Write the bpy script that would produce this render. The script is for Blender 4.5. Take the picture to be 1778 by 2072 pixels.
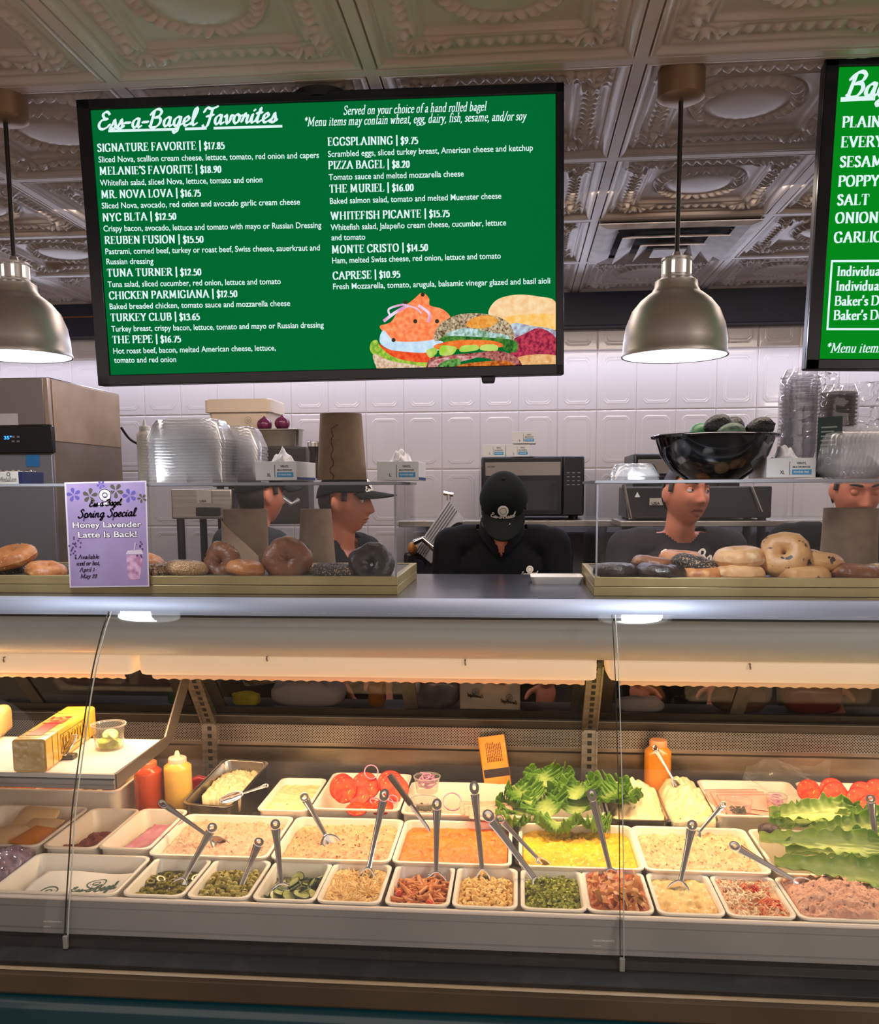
import bpy, bmesh, math, random
import numpy as np
from mathutils import Vector, Matrix, Euler, Quaternion, noise

for o in list(bpy.data.objects):
    bpy.data.objects.remove(o, do_unlink=True)
SC = bpy.context.scene
COL = SC.collection
random.seed(7)
PI = math.pi

# ------------------------------------------------------------------ camera
FPX, PPY = 1823.0, 1212.6
PITCH, YAW, ROLL = math.radians(7.034), math.radians(5.034), math.radians(0.300)
CAM_H = 1.6
_F = Vector((-math.sin(YAW) * math.cos(PITCH), math.cos(YAW) * math.cos(PITCH), -math.sin(PITCH)))
_R = _F.cross(Vector((0, 0, 1))).normalized()
_D = _F.cross(_R)
_R, _D = math.cos(ROLL) * _R + math.sin(ROLL) * _D, -math.sin(ROLL) * _R + math.cos(ROLL) * _D
cam_d = bpy.data.cameras.new('camera')
cam_d.sensor_fit = 'HORIZONTAL'
cam_d.sensor_width = 36.0
cam_d.lens = FPX / 1778.0 * 36.0
cam_d.shift_y = (PPY - 1036.0) / 1778.0
cam_d.clip_start = 0.05
cam_o = bpy.data.objects.new('camera', cam_d)
COL.objects.link(cam_o)
_up, _bk = -_D, -_F
cam_o.matrix_world = Matrix(((_R.x, _up.x, _bk.x, 0), (_R.y, _up.y, _bk.y, 0), (_R.z, _up.z, _bk.z, CAM_H), (0, 0, 0, 1)))
SC.camera = cam_o


def ray(px, py):
    return _R * ((px - 889.0) / FPX) + _D * ((py - PPY) / FPX) + _F


def PY(px, py, Y):
    v = ray(px, py)
    return v * (Y / v.y) + Vector((0, 0, CAM_H))


def PZ(px, py, Z):
    v = ray(px, py)
    return v * ((Z - CAM_H) / v.z) + Vector((0, 0, CAM_H))


def PX(px, py, X):
    v = ray(px, py)
    return v * (X / v.x) + Vector((0, 0, CAM_H))


# ------------------------------------------------------------------ world, exposure, big lights
SC.view_settings.view_transform = 'Standard'
SC.view_settings.look = 'None'
SC.view_settings.gamma = 1.0
SC.view_settings.use_curve_mapping = False
SC.view_settings.exposure = 0.0
SC.cycles.use_denoising = True
SC.cycles.max_bounces = 10
SC.cycles.transparent_max_bounces = 48
SC.cycles.glossy_bounces = 4
SC.cycles.diffuse_bounces = 4
SC.cycles.caustics_reflective = False
SC.cycles.caustics_refractive = False
SC.cycles.sample_clamp_indirect = 4.0
W = bpy.data.worlds.new('world')
SC.world = W
W.use_nodes = True
W.node_tree.nodes['Background'].inputs[0].default_value = (1.0, 0.83, 0.75, 1)
W.node_tree.nodes['Background'].inputs[1].default_value = 0.92


def area(name, loc, rot, sx, sy, power, color, spread=None):
    d = bpy.data.lights.new(name, 'AREA')
    d.shape = 'RECTANGLE'
    d.size, d.size_y, d.energy, d.color = sx, sy, power, color
    if spread:
        d.spread = spread
    o = bpy.data.objects.new(name, d)
    COL.objects.link(o)
    o.location, o.rotation_euler = loc, rot
    return o


COOL = (0.86, 0.88, 1.0)
WARM = (1.0, 0.71, 0.42)
# fluorescent tubes of the food case, shining down from under its canopy
area('case_tube_light', (-0.1, 2.47, 1.058), (math.radians(4), 0, 0), 4.2, 0.10, 26, WARM)
# led strip under the blue band, washing the tiles
area('cove_strip_light', (0.0, 4.575, 2.36), (math.radians(-28), 0, 0), 6.4, 0.05, 36, (0.78, 0.80, 1.0))
# added fill light, out of view behind the customer
area('shop_fill_light', (3.0, -0.9, 2.5), (0, math.radians(20), 0), 0.5, 1.6, 60, (1.0, 0.90, 0.80))
# added fill light over the work aisle, brightening the workers' faces
area('aisle_fill_light', (-0.1, 3.02, 2.535), (math.radians(12), 0, 0), 3.4, 0.22, 34, (1.0, 0.82, 0.70))

# ------------------------------------------------------------------ materials
_M = {}


def srgb(c):
    return tuple(((x / 255) / 12.92 if x / 255 <= 0.04045 else ((x / 255 + 0.055) / 1.055) ** 2.4) for x in c)


def mat(name, color, rough=0.5, metal=0.0, var=None, vscale=8.0, vdet=4.0, bump=0.0, bscale=40.0, spec=0.5,
        emit=None, estr=0.0, coat=0.0, sss=0.0, trans=0.0, ramp=(0.35, 0.65), stretch=None, coords='Object', col3=None, s3=90.0, r3=(0.62, 0.66), alpha=None):
    if name in _M:
        return _M[name]
    m = bpy.data.materials.new(name)
    m.use_nodes = True
    nt = m.node_tree
    b = nt.nodes['Principled BSDF']
    b.inputs['Base Color'].default_value = (*color, 1)
    b.inputs['Roughness'].default_value = rough
    b.inputs['Metallic'].default_value = metal
    b.inputs['Specular IOR Level'].default_value = spec
    b.inputs['Coat Weight'].default_value = coat
    b.inputs['Transmission Weight'].default_value = trans
    if alpha is not None:
        b.inputs['Alpha'].default_value = alpha
    if sss:
        b.inputs['Subsurface Weight'].default_value = sss
        b.inputs['Subsurface Radius'].default_value = (0.012, 0.005, 0.003)
        b.inputs['Subsurface Scale'].default_value = 0.5
    if emit:
        b.inputs['Emission Color'].default_value = (*emit, 1)
        b.inputs['Emission Strength'].default_value = estr
    vec = None
    if var is not None or bump or col3 is not None:
        tc = nt.nodes.new('ShaderNodeTexCoord')
        vec = tc.outputs[coords]
        if stretch:
            mp = nt.nodes.new('ShaderNodeMapping')
            mp.inputs['Scale'].default_value = stretch
            nt.links.new(vec, mp.inputs[0])
            vec = mp.outputs[0]

    def nz(scale, det):
        n = nt.nodes.new('ShaderNodeTexNoise')
        n.inputs['Scale'].default_value = scale
        n.inputs['Detail'].default_value = det
        nt.links.new(vec, n.inputs['Vector'])
        return n.outputs['Fac']

    def rmp(src, a, c):
        r = nt.nodes.new('ShaderNodeMapRange')
        r.inputs[1].default_value, r.inputs[2].default_value = a, c
        nt.links.new(src, r.inputs[0])
        return r.outputs[0]
    last = None
    if var is not None:
        mx = nt.nodes.new('ShaderNodeMixRGB')
        mx.inputs[1].default_value = (*color, 1)
        mx.inputs[2].default_value = (*var, 1)
        nt.links.new(rmp(nz(vscale, vdet), *ramp), mx.inputs[0])
        last = mx.outputs[0]
    if col3 is not None:
        mx = nt.nodes.new('ShaderNodeMixRGB')
        mx.inputs[1].default_value = (*color, 1)
        if last:
            nt.links.new(last, mx.inputs[1])
        mx.inputs[2].default_value = (*col3, 1)
        nt.links.new(rmp(nz(s3, 2.0), *r3), mx.inputs[0])
        last = mx.outputs[0]
    if last:
        nt.links.new(last, b.inputs['Base Color'])
        if emit == 'base':
            nt.links.new(last, b.inputs['Emission Color'])
    if bump:
        bp = nt.nodes.new('ShaderNodeBump')
        bp.inputs['Strength'].default_value = bump
        bp.inputs['Distance'].default_value = 0.004
        nt.links.new(nz(bscale, 3.0), bp.inputs['Height'])
        nt.links.new(bp.outputs[0], b.inputs['Normal'])
    _M[name] = m
    return m


def S(name, r, g, b, **k):
    """material from an sRGB colour"""
    for key in ('var', 'col3'):
        if key in k and k[key] is not None:
            k[key] = srgb(k[key])
    return mat(name, srgb((r, g, b)), **k)


def glass(name, tint=(1, 1, 1), refl=1.0, rough=0.0, ior=1.45, body=0.0, bodycol=(0.8, 0.8, 0.8)):
    """thin clear sheet: fresnel mix of a clear and a glossy shader, a little body haze"""
    if name in _M:
        return _M[name]
    m = bpy.data.materials.new(name)
    m.use_nodes = True
    nt = m.node_tree
    nt.nodes.remove(nt.nodes['Principled BSDF'])
    out = nt.nodes['Material Output']
    t = nt.nodes.new('ShaderNodeBsdfTransparent')
    t.inputs[0].default_value = (*tint, 1)
    g = nt.nodes.new('ShaderNodeBsdfGlossy')
    g.inputs['Roughness'].default_value = rough
    # Schlick reflectance, the same from both sides of the sheet
    f0 = ((ior - 1) / (ior + 1)) ** 2
    ge = nt.nodes.new('ShaderNodeNewGeometry')
    dt = nt.nodes.new('ShaderNodeVectorMath')
    dt.operation = 'DOT_PRODUCT'
    nt.links.new(ge.outputs['Normal'], dt.inputs[0])
    nt.links.new(ge.outputs['Incoming'], dt.inputs[1])

    def mth(op, x, y=0.0):
        n = nt.nodes.new('ShaderNodeMath')
        n.operation = op
        for i, q in enumerate((x, y)):
            if isinstance(q, (int, float)):
                n.inputs[i].default_value = q
            else:
                nt.links.new(q, n.inputs[i])
        return n.outputs[0]
    c = mth('SUBTRACT', 1.0, mth('ABSOLUTE', dt.outputs['Value']))
    fac = mth('MULTIPLY', mth('ADD', mth('MULTIPLY', mth('POWER', c, 5.0), 1 - f0), f0), refl)

    class _O:
        outputs = [fac]
    mu = _O
    mx = nt.nodes.new('ShaderNodeMixShader')
    nt.links.new(mu.outputs[0], mx.inputs[0])
    base = t.outputs[0]
    if body:
        d = nt.nodes.new('ShaderNodeBsdfDiffuse')
        d.inputs[0].default_value = (*bodycol, 1)
        m2 = nt.nodes.new('ShaderNodeMixShader')
        m2.inputs[0].default_value = body
        nt.links.new(t.outputs[0], m2.inputs[1])
        nt.links.new(d.outputs[0], m2.inputs[2])
        base = m2.outputs[0]
    nt.links.new(base, mx.inputs[1])
    nt.links.new(g.outputs[0], mx.inputs[2])
    nt.links.new(mx.outputs[0], out.inputs[0])
    _M[name] = m
    return m


def emis(name, color, strength=1.0, var=None, vscale=60.0, ramp=(0.4, 0.6), var2=None, vscale2=160.0):
    if name in _M:
        return _M[name]
    m = bpy.data.materials.new(name)
    m.use_nodes = True
    nt = m.node_tree
    nt.nodes.remove(nt.nodes['Principled BSDF'])
    e = nt.nodes.new('ShaderNodeEmission')
    e.inputs[0].default_value = (*color, 1)
    e.inputs[1].default_value = strength
    last = None
    if var is not None:
        tc = nt.nodes.new('ShaderNodeTexCoord')
        for vv, ss in ((var, vscale), (var2, vscale2)):
            if vv is None:
                continue
            n = nt.nodes.new('ShaderNodeTexNoise')
            n.inputs['Scale'].default_value = ss
            n.inputs['Detail'].default_value = 4
            nt.links.new(tc.outputs['Object'], n.inputs['Vector'])
            r = nt.nodes.new('ShaderNodeMapRange')
            r.inputs[1].default_value, r.inputs[2].default_value = ramp
            nt.links.new(n.outputs['Fac'], r.inputs[0])
            mx = nt.nodes.new('ShaderNodeMixRGB')
            mx.inputs[1].default_value = (*color, 1)
            if last:
                nt.links.new(last, mx.inputs[1])
            mx.inputs[2].default_value = (*vv, 1)
            nt.links.new(r.outputs[0], mx.inputs[0])
            last = mx.outputs[0]
        nt.links.new(last, e.inputs[0])
    nt.links.new(e.outputs[0], nt.nodes['Material Output'].inputs[0])
    _M[name] = m
    return m


# ------------------------------------------------------------------ mesh builder
def frame(d, up=Vector((0, 0, 1))):
    d = Vector(d).normalized()
    if abs(d.dot(up)) > 0.98:
        up = Vector((0, 1, 0))
    x = up.cross(d).normalized()
    y = d.cross(x)
    return x, y, d


class MB:
    def __init__(self, off=(0, 0, 0)):
        self.v, self.f, self.mi, self.off, self.cur = [], [], [], Vector(off), 0

    def add(self, vs, fs, mi=None):
        n = len(self.v)
        self.v.extend([Vector(p) for p in vs])
        m = self.cur if mi is None else mi
        for q in fs:
            self.f.append(tuple(i + n for i in q))
            self.mi.append(m)
        return self

    def box(self, c, s, rot=None, taper=1.0):
        c = Vector(c)
        R = rot.to_matrix() if isinstance(rot, (Euler, Quaternion)) else rot
        vs = []
        for z in (-.5, .5):
            k = taper if z > 0 else 1.0
            for x, y in ((-.5, -.5), (.5, -.5), (.5, .5), (-.5, .5)):
                p = Vector((x * s[0] * k, y * s[1] * k, z * s[2]))
                vs.append(c + (R @ p if R else p))
        return self.add(vs, [(3, 2, 1, 0), (4, 5, 6, 7), (0, 1, 5, 4), (1, 2, 6, 5), (2, 3, 7, 6), (3, 0, 4, 7)])

    def b2(self, x0, x1, y0, y1, z0, z1):
        return self.box(((x0 + x1) / 2, (y0 + y1) / 2, (z0 + z1) / 2), (abs(x1 - x0), abs(y1 - y0), abs(z1 - z0)))

    def tube(self, pts, rad, n=10, caps=True, flat=1.0, up=Vector((0, 0, 1)), closed=False):
        pts = [Vector(p) for p in pts]
        rs = rad if isinstance(rad, (list, tuple)) else [rad] * len(pts)
        vs, fs = [], []
        k = len(pts)
        for i, p in enumerate(pts):
            if closed:
                d = pts[(i + 1) % k] - pts[i - 1]
            else:
                d = pts[min(i + 1, k - 1)] - pts[max(i - 1, 0)]
            x, y, _ = frame(d, up)
            for j in range(n):
                a = 2 * PI * j / n
                vs.append(p + x * math.cos(a) * rs[i] + y * math.sin(a) * rs[i] * flat)
        for i in range(k if closed else k - 1):
            for j in range(n):
                a, b = i * n + j, i * n + (j + 1) % n
                c, d = ((i + 1) % k) * n + (j + 1) % n, ((i + 1) % k) * n + j
                fs.append((a, b, c, d))
        if caps and not closed:
            fs.append(tuple(range(n - 1, -1, -1)))
            fs.append(tuple((k - 1) * n + j for j in range(n)))
        return self.add(vs, fs)

    def cyl(self, p0, p1, r0, r1=None, n=20, caps=True):
        return self.tube([p0, p1], [r0, r0 if r1 is None else r1], n, caps)

    def lathe(self, prof, c=(0, 0, 0), n=32, M=None, closed=False, sx=1.0, sy=1.0):
        """prof: list of (r, z)"""
        c = Vector(c)
        vs, fs = [], []
        for r, z in prof:
            for j in range(n):
                a = 2 * PI * j / n
                p = Vector((r * math.cos(a) * sx, r * math.sin(a) * sy, z))
                vs.append(c + (M @ p if M else p))
        k = len(prof)
        for i in range(k if closed else k - 1):
            for j in range(n):
                a, b = i * n + j, i * n + (j + 1) % n
                i2 = (i + 1) % k
                fs.append((a, b, i2 * n + (j + 1) % n, i2 * n + j))
        return self.add(vs, fs)

    def ell(self, c, r, n=16, m=10, M=None):
        c = Vector(c)
        r = (r, r, r) if isinstance(r, (int, float)) else r
        vs, fs = [], []
        for i in range(m + 1):
            t = PI * i / m
            for j in range(n):
                a = 2 * PI * j / n
                p = Vector((r[0] * math.sin(t) * math.cos(a), r[1] * math.sin(t) * math.sin(a), r[2] * math.cos(t)))
                vs.append(c + (M @ p if M else p))
        for i in range(m):
            for j in range(n):
                fs.append((i * n + j, (i + 1) * n + j, (i + 1) * n + (j + 1) % n, i * n + (j + 1) % n))
        return self.add(vs, fs)

    def loops(self, loops, cap0=True, cap1=True):
        n = len(loops[0])
        vs = [p for l in loops for p in l]
        fs = []
        for i in range(len(loops) - 1):
            for j in range(n):
                fs.append((i * n + j, i * n + (j + 1) % n, (i + 1) * n + (j + 1) % n, (i + 1) * n + j))
        if cap0:
            fs.append(tuple(range(n - 1, -1, -1)))
        if cap1:
            fs.append(tuple((len(loops) - 1) * n + j for j in range(n)))
        return self.add(vs, fs)

    def prism(self, poly, fn0, fn1):
        """poly: 2-D points; fn0/fn1 map a 2-D point to 3-D for the two faces"""
        return self.loops([[fn0(*p) for p in poly], [fn1(*p) for p in poly]])

    def grid(self, fn, nu, nv, u=(0, 1), v=(0, 1), wrap=False):
        vs = [fn(u[0] + (u[1] - u[0]) * i / nu, v[0] + (v[1] - v[0]) * j / nv) for j in range(nv + 1) for i in range(nu + (0 if wrap else 1))]
        w = nu if wrap else nu + 1
        fs = [(j * w + i, j * w + (i + 1) % w, (j + 1) * w + (i + 1) % w, (j + 1) * w + i) for j in range(nv) for i in range(nu)]
        return self.add(vs, fs)

    def build(self, name, material, parent=None, smooth=40, bevel=0.0, seg=2, solid=0.0, loc=None, weld=False, recalc=False, sub=0):
        me = bpy.data.meshes.new(name)
        me.from_pydata([tuple(p - self.off) for p in self.v], [], self.f)
        ms = material if isinstance(material, (list, tuple)) else [material]
        for m in ms:
            me.materials.append(m)
        if len(ms) > 1:
            me.polygons.foreach_set('material_index', self.mi)
        me.validate()
        if weld or recalc or bevel:
            bm = bmesh.new()
            bm.from_mesh(me)
            if weld:
                bmesh.ops.remove_doubles(bm, verts=bm.verts, dist=1e-5)
            bmesh.ops.recalc_face_normals(bm, faces=bm.faces)
            bm.to_mesh(me)
            bm.free()
        if smooth is not None:
            me.polygons.foreach_set('use_smooth', [True] * len(me.polygons))
            if smooth < 180:
                me.set_sharp_from_angle(angle=math.radians(smooth))
        me.update()
        o = bpy.data.objects.new(name, me)
        COL.objects.link(o)
        if parent is not None:
            o.parent = parent
        elif self.off.length > 0:
            o.location = self.off
        if loc is not None:
            o.location = loc
        if solid:
            md = o.modifiers.new('thickness', 'SOLIDIFY')
            md.thickness = solid
            md.offset = 0
        if bevel:
            md = o.modifiers.new('bevel', 'BEVEL')
            md.width = bevel
            md.segments = seg
            md.limit_method = 'ANGLE'
            md.angle_limit = math.radians(40)
        if sub:
            md = o.modifiers.new('sub', 'SUBSURF')
            md.levels = md.render_levels = sub
        return o


def tag(o, label, cat, group=None, kind=None):
    o['label'], o['category'] = label, cat
    if group:
        o['group'] = group
    if kind:
        o['kind'] = kind
    return o


def thing(name, label, cat, loc=(0, 0, 0), group=None, rot=None):
    o = bpy.data.objects.new(name, None)
    o.empty_display_size = 0.03
    COL.objects.link(o)
    o.location = loc
    if rot:
        o.rotation_euler = rot
    return tag(o, label, cat, group)


def dup(root, label=None, loc=None, rot=None, group=None, scale=None):
    def rec(o, par):
        c = o.copy()
        COL.objects.link(c)
        if par is not None:
            c.parent = par
        for ch in list(o.children):
            rec(ch, c)
        return c
    r = rec(root, None)
    if label:
        r['label'] = label
    if group:
        r['group'] = group
    if loc is not None:
        r.location = loc
    if rot is not None:
        r.rotation_euler = rot
    if scale is not None:
        r.scale = scale if isinstance(scale, (tuple, list)) else (scale,) * 3
    return r


def rrect(w, d, r, n=5, cx=0.0, cy=0.0):
    pts = []
    for sx, sy, a0 in ((1, 1, 0), (-1, 1, 90), (-1, -1, 180), (1, -1, 270)):
        for i in range(n + 1):
            a = math.radians(a0 + 90 * i / n)
            pts.append((cx + sx * (w / 2 - r) + r * math.cos(a), cy + sy * (d / 2 - r) + r * math.sin(a)))
    return pts


def fbm(p, s=1.0, o=3):
    return noise.fractal(Vector(p) * s, 1.0, 2.0, o)


STEEL = S('stainless_steel', 205, 202, 200, rough=0.28, metal=1.0, bump=0.08, bscale=60, stretch=(1, 1, 30))
BRUSHED = S('brushed_steel', 192, 186, 180, rough=0.38, metal=1.0, var=(160, 156, 150), vscale=3, stretch=(1, 8, 30))
CHROME = S('chrome', 215, 213, 210, rough=0.12, metal=1.0)
BLACK = S('black_plastic', 18, 18, 20, rough=0.4)
MATTEBLACK = S('matte_black', 12, 12, 13, rough=0.7)
WHITEP = S('white_plastic', 236, 232, 228, rough=0.35)
CLEAR = glass('clear_glass', (0.97, 0.98, 0.98), 0.9, 0.0)
# ------------------------------------------------------------------ lettering
_cap = {}


def sans(s, bold=0.0, shear=0.0, space=1.0):
    """built-in sans text -> (verts 2-D scaled so the capital height is 1, faces, width)"""
    key = (s, bold, shear, space)
    if key in _cap:
        return _cap[key]
    cu = bpy.data.curves.new('lettering', 'FONT')
    cu.body = s
    cu.size = 1.0
    cu.offset = bold
    cu.shear = shear
    cu.space_character = space
    cu.resolution_u = 3
    o = bpy.data.objects.new('lettering', cu)
    COL.objects.link(o)
    dg = bpy.context.evaluated_depsgraph_get()
    me = bpy.data.meshes.new_from_object(o.evaluated_get(dg))
    vs = [(v.co.x, v.co.y) for v in me.vertices]
    fs = [tuple(p.vertices) for p in me.polygons]
    bpy.data.objects.remove(o)
    bpy.data.curves.remove(cu)
    bpy.data.meshes.remove(me)
    K = 1 / 0.729
    vs = [(x * K, y * K) for x, y in vs]
    x0 = min([v[0] for v in vs] or [0])
    x1 = max([v[0] for v in vs] or [1])
    _cap[key] = ([(x - x0, y) for x, y in vs], fs, x1 - x0)
    return _cap[key]


# pen-drawn alphabets: strokes as point lists in 1/100 of the capital height; '~' marks a smooth stroke,
# 'I x y0 y1' a serifed stem; first number is the advance width
ROMAN = {
    'A': '90;8,0 44,100;44,100 80,0;24,34 64,34;-2,0 20,0;66,0 96,0', 'B': '74;I14 0 100;14,100 34,100;~34,100 56,92 58,76 50,58 34,53;~34,53 60,48 66,27 56,6 34,0;14,0 34,0;14,53 36,53',
    'C': '80;~72,78 58,98 40,101 18,88 8,50 18,12 42,-1 62,5 74,22;73,100 73,74', 'D': '88;I14 0 100;14,100 36,100;~36,100 64,92 78,50 64,8 36,0;14,0 36,0',
    'E': '70;I14 0 100;14,100 62,100;62,100 62,80;14,52 48,52;48,62 48,42;14,0 64,0;64,0 66,22', 'F': '66;I14 0 100;14,100 60,100;60,100 60,80;14,50 46,50;46,60 46,40',
    'G': '86;~72,80 58,98 40,101 18,88 8,50 18,12 42,-1 60,2 72,10;72,6 72,42;60,42 84,42;72,100 72,76', 'H': '92;I14 0 100;I76 0 100;14,52 76,52', 'I': '36;I18 0 100',
    'J': '46;~24,100 24,10 14,-14 0,-16;10,100 38,100', 'K': '86;I14 0 100;18,50 68,100;30,60 76,0;54,100 82,100;62,0 90,0', 'L': '66;I14 0 100;14,0 60,0;60,0 62,24',
    'M': '110;18,0 20,100;20,100 54,14;54,14 88,100;88,100 92,0;4,0 30,0;78,0 106,0;8,100 22,100;86,100 102,100', 'N': '90;16,0 16,100;16,100 74,2;74,0 74,100;4,0 28,0;62,100 86,100;4,100 18,100',
    'O': '90;~44,101 18,88 8,50 18,12 44,-1 70,12 80,50 70,88 44,101', 'P': '68;I14 0 100;14,100 36,100;~36,100 58,90 62,72 54,52 34,46;14,46 34,46', 'Q': '90;~44,101 18,88 8,50 18,12 44,-1 70,12 80,50 70,88 44,101;50,0 88,-24',
    'R': '80;I14 0 100;14,100 34,100;~34,100 56,92 60,74 50,56 32,50;14,50 34,50;38,50 72,0;64,0 86,0', 'S': '62;~50,82 36,100 16,96 10,76 24,58 44,46 52,26 42,4 24,-1 8,16;50,100 50,78;8,24 8,0',
    'T': '76;I38 0 100;4,100 72,100;4,100 3,78;72,100 73,78', 'U': '88;~18,100 18,30 28,4 46,-1 62,6 72,30 72,100;4,100 32,100;60,100 86,100', 'V': '86;10,100 44,0;44,0 76,100;-2,100 26,100;62,100 88,100',
    'W': '122;10,100 38,0;38,0 62,96;62,96 86,0;86,0 112,100;-2,100 26,100;98,100 124,100', 'X': '84;12,100 70,0;12,0 70,100;0,100 28,100;56,100 82,100;0,0 26,0;56,0 84,0', 'Y': '80;8,100 40,46;40,46 72,100;I40 0 46;-2,100 24,100;58,100 82,100',
    'Z': '72;12,100 64,100;64,100 8,0;8,0 66,0;12,100 10,80;66,0 68,22',
    '0': '56;~27,84 12,72 8,42 12,12 27,-1 42,12 46,42 42,72 27,84', '1': '42;22,0 22,84;22,84 10,72;8,0 36,0', '2': '54;~10,64 16,82 32,84 42,68 36,46 10,0;10,0 46,0;46,0 48,16', '3': '50;~10,70 22,84 38,78 38,56 22,46;~22,46 42,38 44,16 30,-2 10,0 6,6',
    '4': '56;36,-2 36,84;36,84 4,24;4,24 52,24', '5': '50;14,82 42,82;14,82 12,44;~12,44 32,50 44,30 38,6 20,-2 6,4', '6': '54;~42,84 18,64 8,34 14,6 28,-1 42,8 44,30 34,46 20,44 10,32', '7': '50;8,82 46,82;46,82 18,-2;8,82 6,66',
    '8': '54;~27,84 12,74 14,56 28,46 42,34 44,12 27,-1 10,10 12,32 28,46 40,58 40,74 27,84', '9': '54;~12,0 36,20 46,50 40,78 27,84 12,76 10,56 18,40 32,40 44,54', '$': '52;~44,70 30,84 12,74 14,56 30,44 44,30 40,6 24,-2 8,12;26,98 26,-16',
    '|': '34;16,112 16,-22', '.': '26;10,2 12,4', ',': '26;~12,4 14,-4 6,-18', "'": '24;~12,104 14,92 8,78', '-': '36;6,36 30,36', '/': '42;4,-14 38,104', '*': '44;20,60 20,104;4,72 36,92;36,72 4,92', ' ': '30',
    'a': '54;~12,52 26,62 38,52 38,10 46,0 52,4;~38,36 16,28 10,12 20,-1 38,12', 'b': '60;14,104 14,0;4,104 14,104;~14,44 28,62 46,52 50,30 42,4 24,-2 14,10', 'c': '50;~42,50 30,62 14,52 8,30 16,6 30,-2 44,10', 'd': '60;44,104 44,0;34,104 44,104;44,0 54,0;~44,44 30,62 12,52 8,30 14,4 32,-2 44,12',
    'e': '52;10,34 44,36;~44,36 40,56 28,62 14,54 8,30 16,6 30,-2 44,10', 'f': '38;~46,98 34,104 22,92 20,70 20,0;6,60 38,60;8,0 34,0', 'g': '54;~26,62 12,54 12,36 26,26 40,36 40,54 26,62;~14,28 8,14 38,8 50,-6 40,-26 18,-30 4,-18 12,-2;40,58 52,62', 'h': '62;I14 0 104;~14,44 30,62 44,56 46,40 46,0;36,0 56,0',
    'i': '32;16,0 16,60;6,60 16,60;6,0 28,0;15,86 17,88', 'j': '30;~16,60 16,-14 6,-28;15,86 17,88', 'k': '60;I14 0 104;16,28 44,58;24,36 48,0;34,58 54,58;40,0 58,0', 'l': '32;16,0 16,104;6,104 16,104;6,0 28,0', 'm': '92;14,0 14,60;4,60 14,60;4,0 24,0;~14,44 28,62 42,54 44,0;34,0 54,0;~44,44 60,62 74,54 76,0;66,0 88,0',
    'n': '62;14,0 14,60;4,60 14,60;4,0 26,0;~14,44 30,62 44,56 46,38 46,0;36,0 58,0', 'o': '56;~27,62 12,54 8,30 12,6 27,-2 42,6 46,30 42,54 27,62', 'p': '60;14,-32 14,60;4,60 14,60;4,-32 26,-32;~14,44 28,62 46,52 50,30 42,4 26,-2 14,10', 'q': '60;44,-32 44,60;34,-32 54,-32;~44,44 30,62 12,52 8,30 14,4 32,-2 44,12',
    'r': '44;14,0 14,60;4,60 14,60;4,0 26,0;~14,40 24,58 36,62 42,54', 's': '44;~36,50 24,62 10,52 14,38 30,26 36,12 24,-2 8,8', 't': '38;~18,80 18,16 24,0 36,6;6,60 34,60', 'u': '62;~14,60 14,16 24,-2 36,2 46,18;46,60 46,0;4,60 14,60;36,60 46,60;46,0 56,0', 'v': '54;8,60 27,0;27,0 46,60;0,60 18,60;38,60 54,60',
    'w': '80;8,60 24,0;24,0 39,56;39,56 54,0;54,0 70,60;0,60 18,60;62,60 78,60', 'x': '54;10,60 44,0;10,0 44,60;2,60 20,60;34,0 54,0', 'y': '54;8,60 28,4;~46,60 24,-10 12,-30 2,-26;0,60 18,60;38,60 54,60', 'z': '50;8,60 42,60;42,60 8,0;8,0 44,0', 'B2': '0', '’': '24;~12,104 14,92 8,78', '–': '56;4,36 52,36', '!': '30;14,100 14,28;13,2 15,4',
}
SCRIPT = {
    'E': '70;~66,86 52,100 34,96 28,80 40,62 56,58;~52,58 26,54 10,32 14,8 34,0 58,10 72,26', 's': '38;~2,4 18,30 26,52 28,44 34,18 24,0 8,4;~24,0 36,6 42,14', '-': '44;6,32 38,32', 'a': '56;~44,48 30,54 12,40 8,16 18,2 32,10 44,44;~44,52 40,16 46,2 58,10', 'B': '74;24,96 8,4;~4,74 22,96 48,104 66,90 56,66 30,56;~30,56 58,54 64,30 46,4 16,-2 2,10',
    'g': '54;~44,48 30,54 12,40 8,16 18,2 32,10 44,44;~46,52 38,0 28,-32 12,-36 10,-22 34,-2 56,12', 'e': '44;~10,20 30,30 38,44 28,54 14,44 8,22 14,4 28,2 46,14', 'l': '36;~4,8 28,60 36,94 26,100 16,70 14,16 22,2 38,12', 'F': '60;~2,76 18,100 44,92 78,104;~50,94 40,40 28,-6 10,-16 2,-2;20,50 58,56', 'v': '48;~4,44 14,52 16,20 22,2 36,20 42,50;~42,50 46,46 52,48',
    'o': '50;~26,54 10,40 8,16 20,2 36,14 40,38 26,54;~34,50 44,42 54,46', 'r': '46;~2,10 12,40 20,58 22,44 36,44;~36,44 30,14 36,2 48,12', 'i': '30;~2,10 14,50;~14,50 10,14 16,2 30,12;22,72 24,76', 't': '36;~2,10 22,60 28,84;~26,84 12,20 18,2 34,12;6,56 36,58', 'S': '66;~64,84 52,102 34,94 34,76 50,54 54,28 38,2 14,0 4,16', 'p': '54;~2,10 18,50;18,54 4,-36;~14,34 30,54 46,42 42,14 26,2 14,10;~30,2 46,6 56,14', 'n': '58;~2,10 14,50;14,52 8,0;~10,26 28,50 38,50 36,16 42,2 58,12',
    'c': '44;~38,44 28,54 12,40 8,16 16,2 30,4 46,14', ' ': '34', 'P': '70;26,96 10,0;~4,74 22,98 50,102 66,86 56,60 28,48', 'd': '56;~44,48 30,54 12,40 8,16 18,2 32,10 44,44;~58,100 40,16 46,2 58,10',
}


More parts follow.
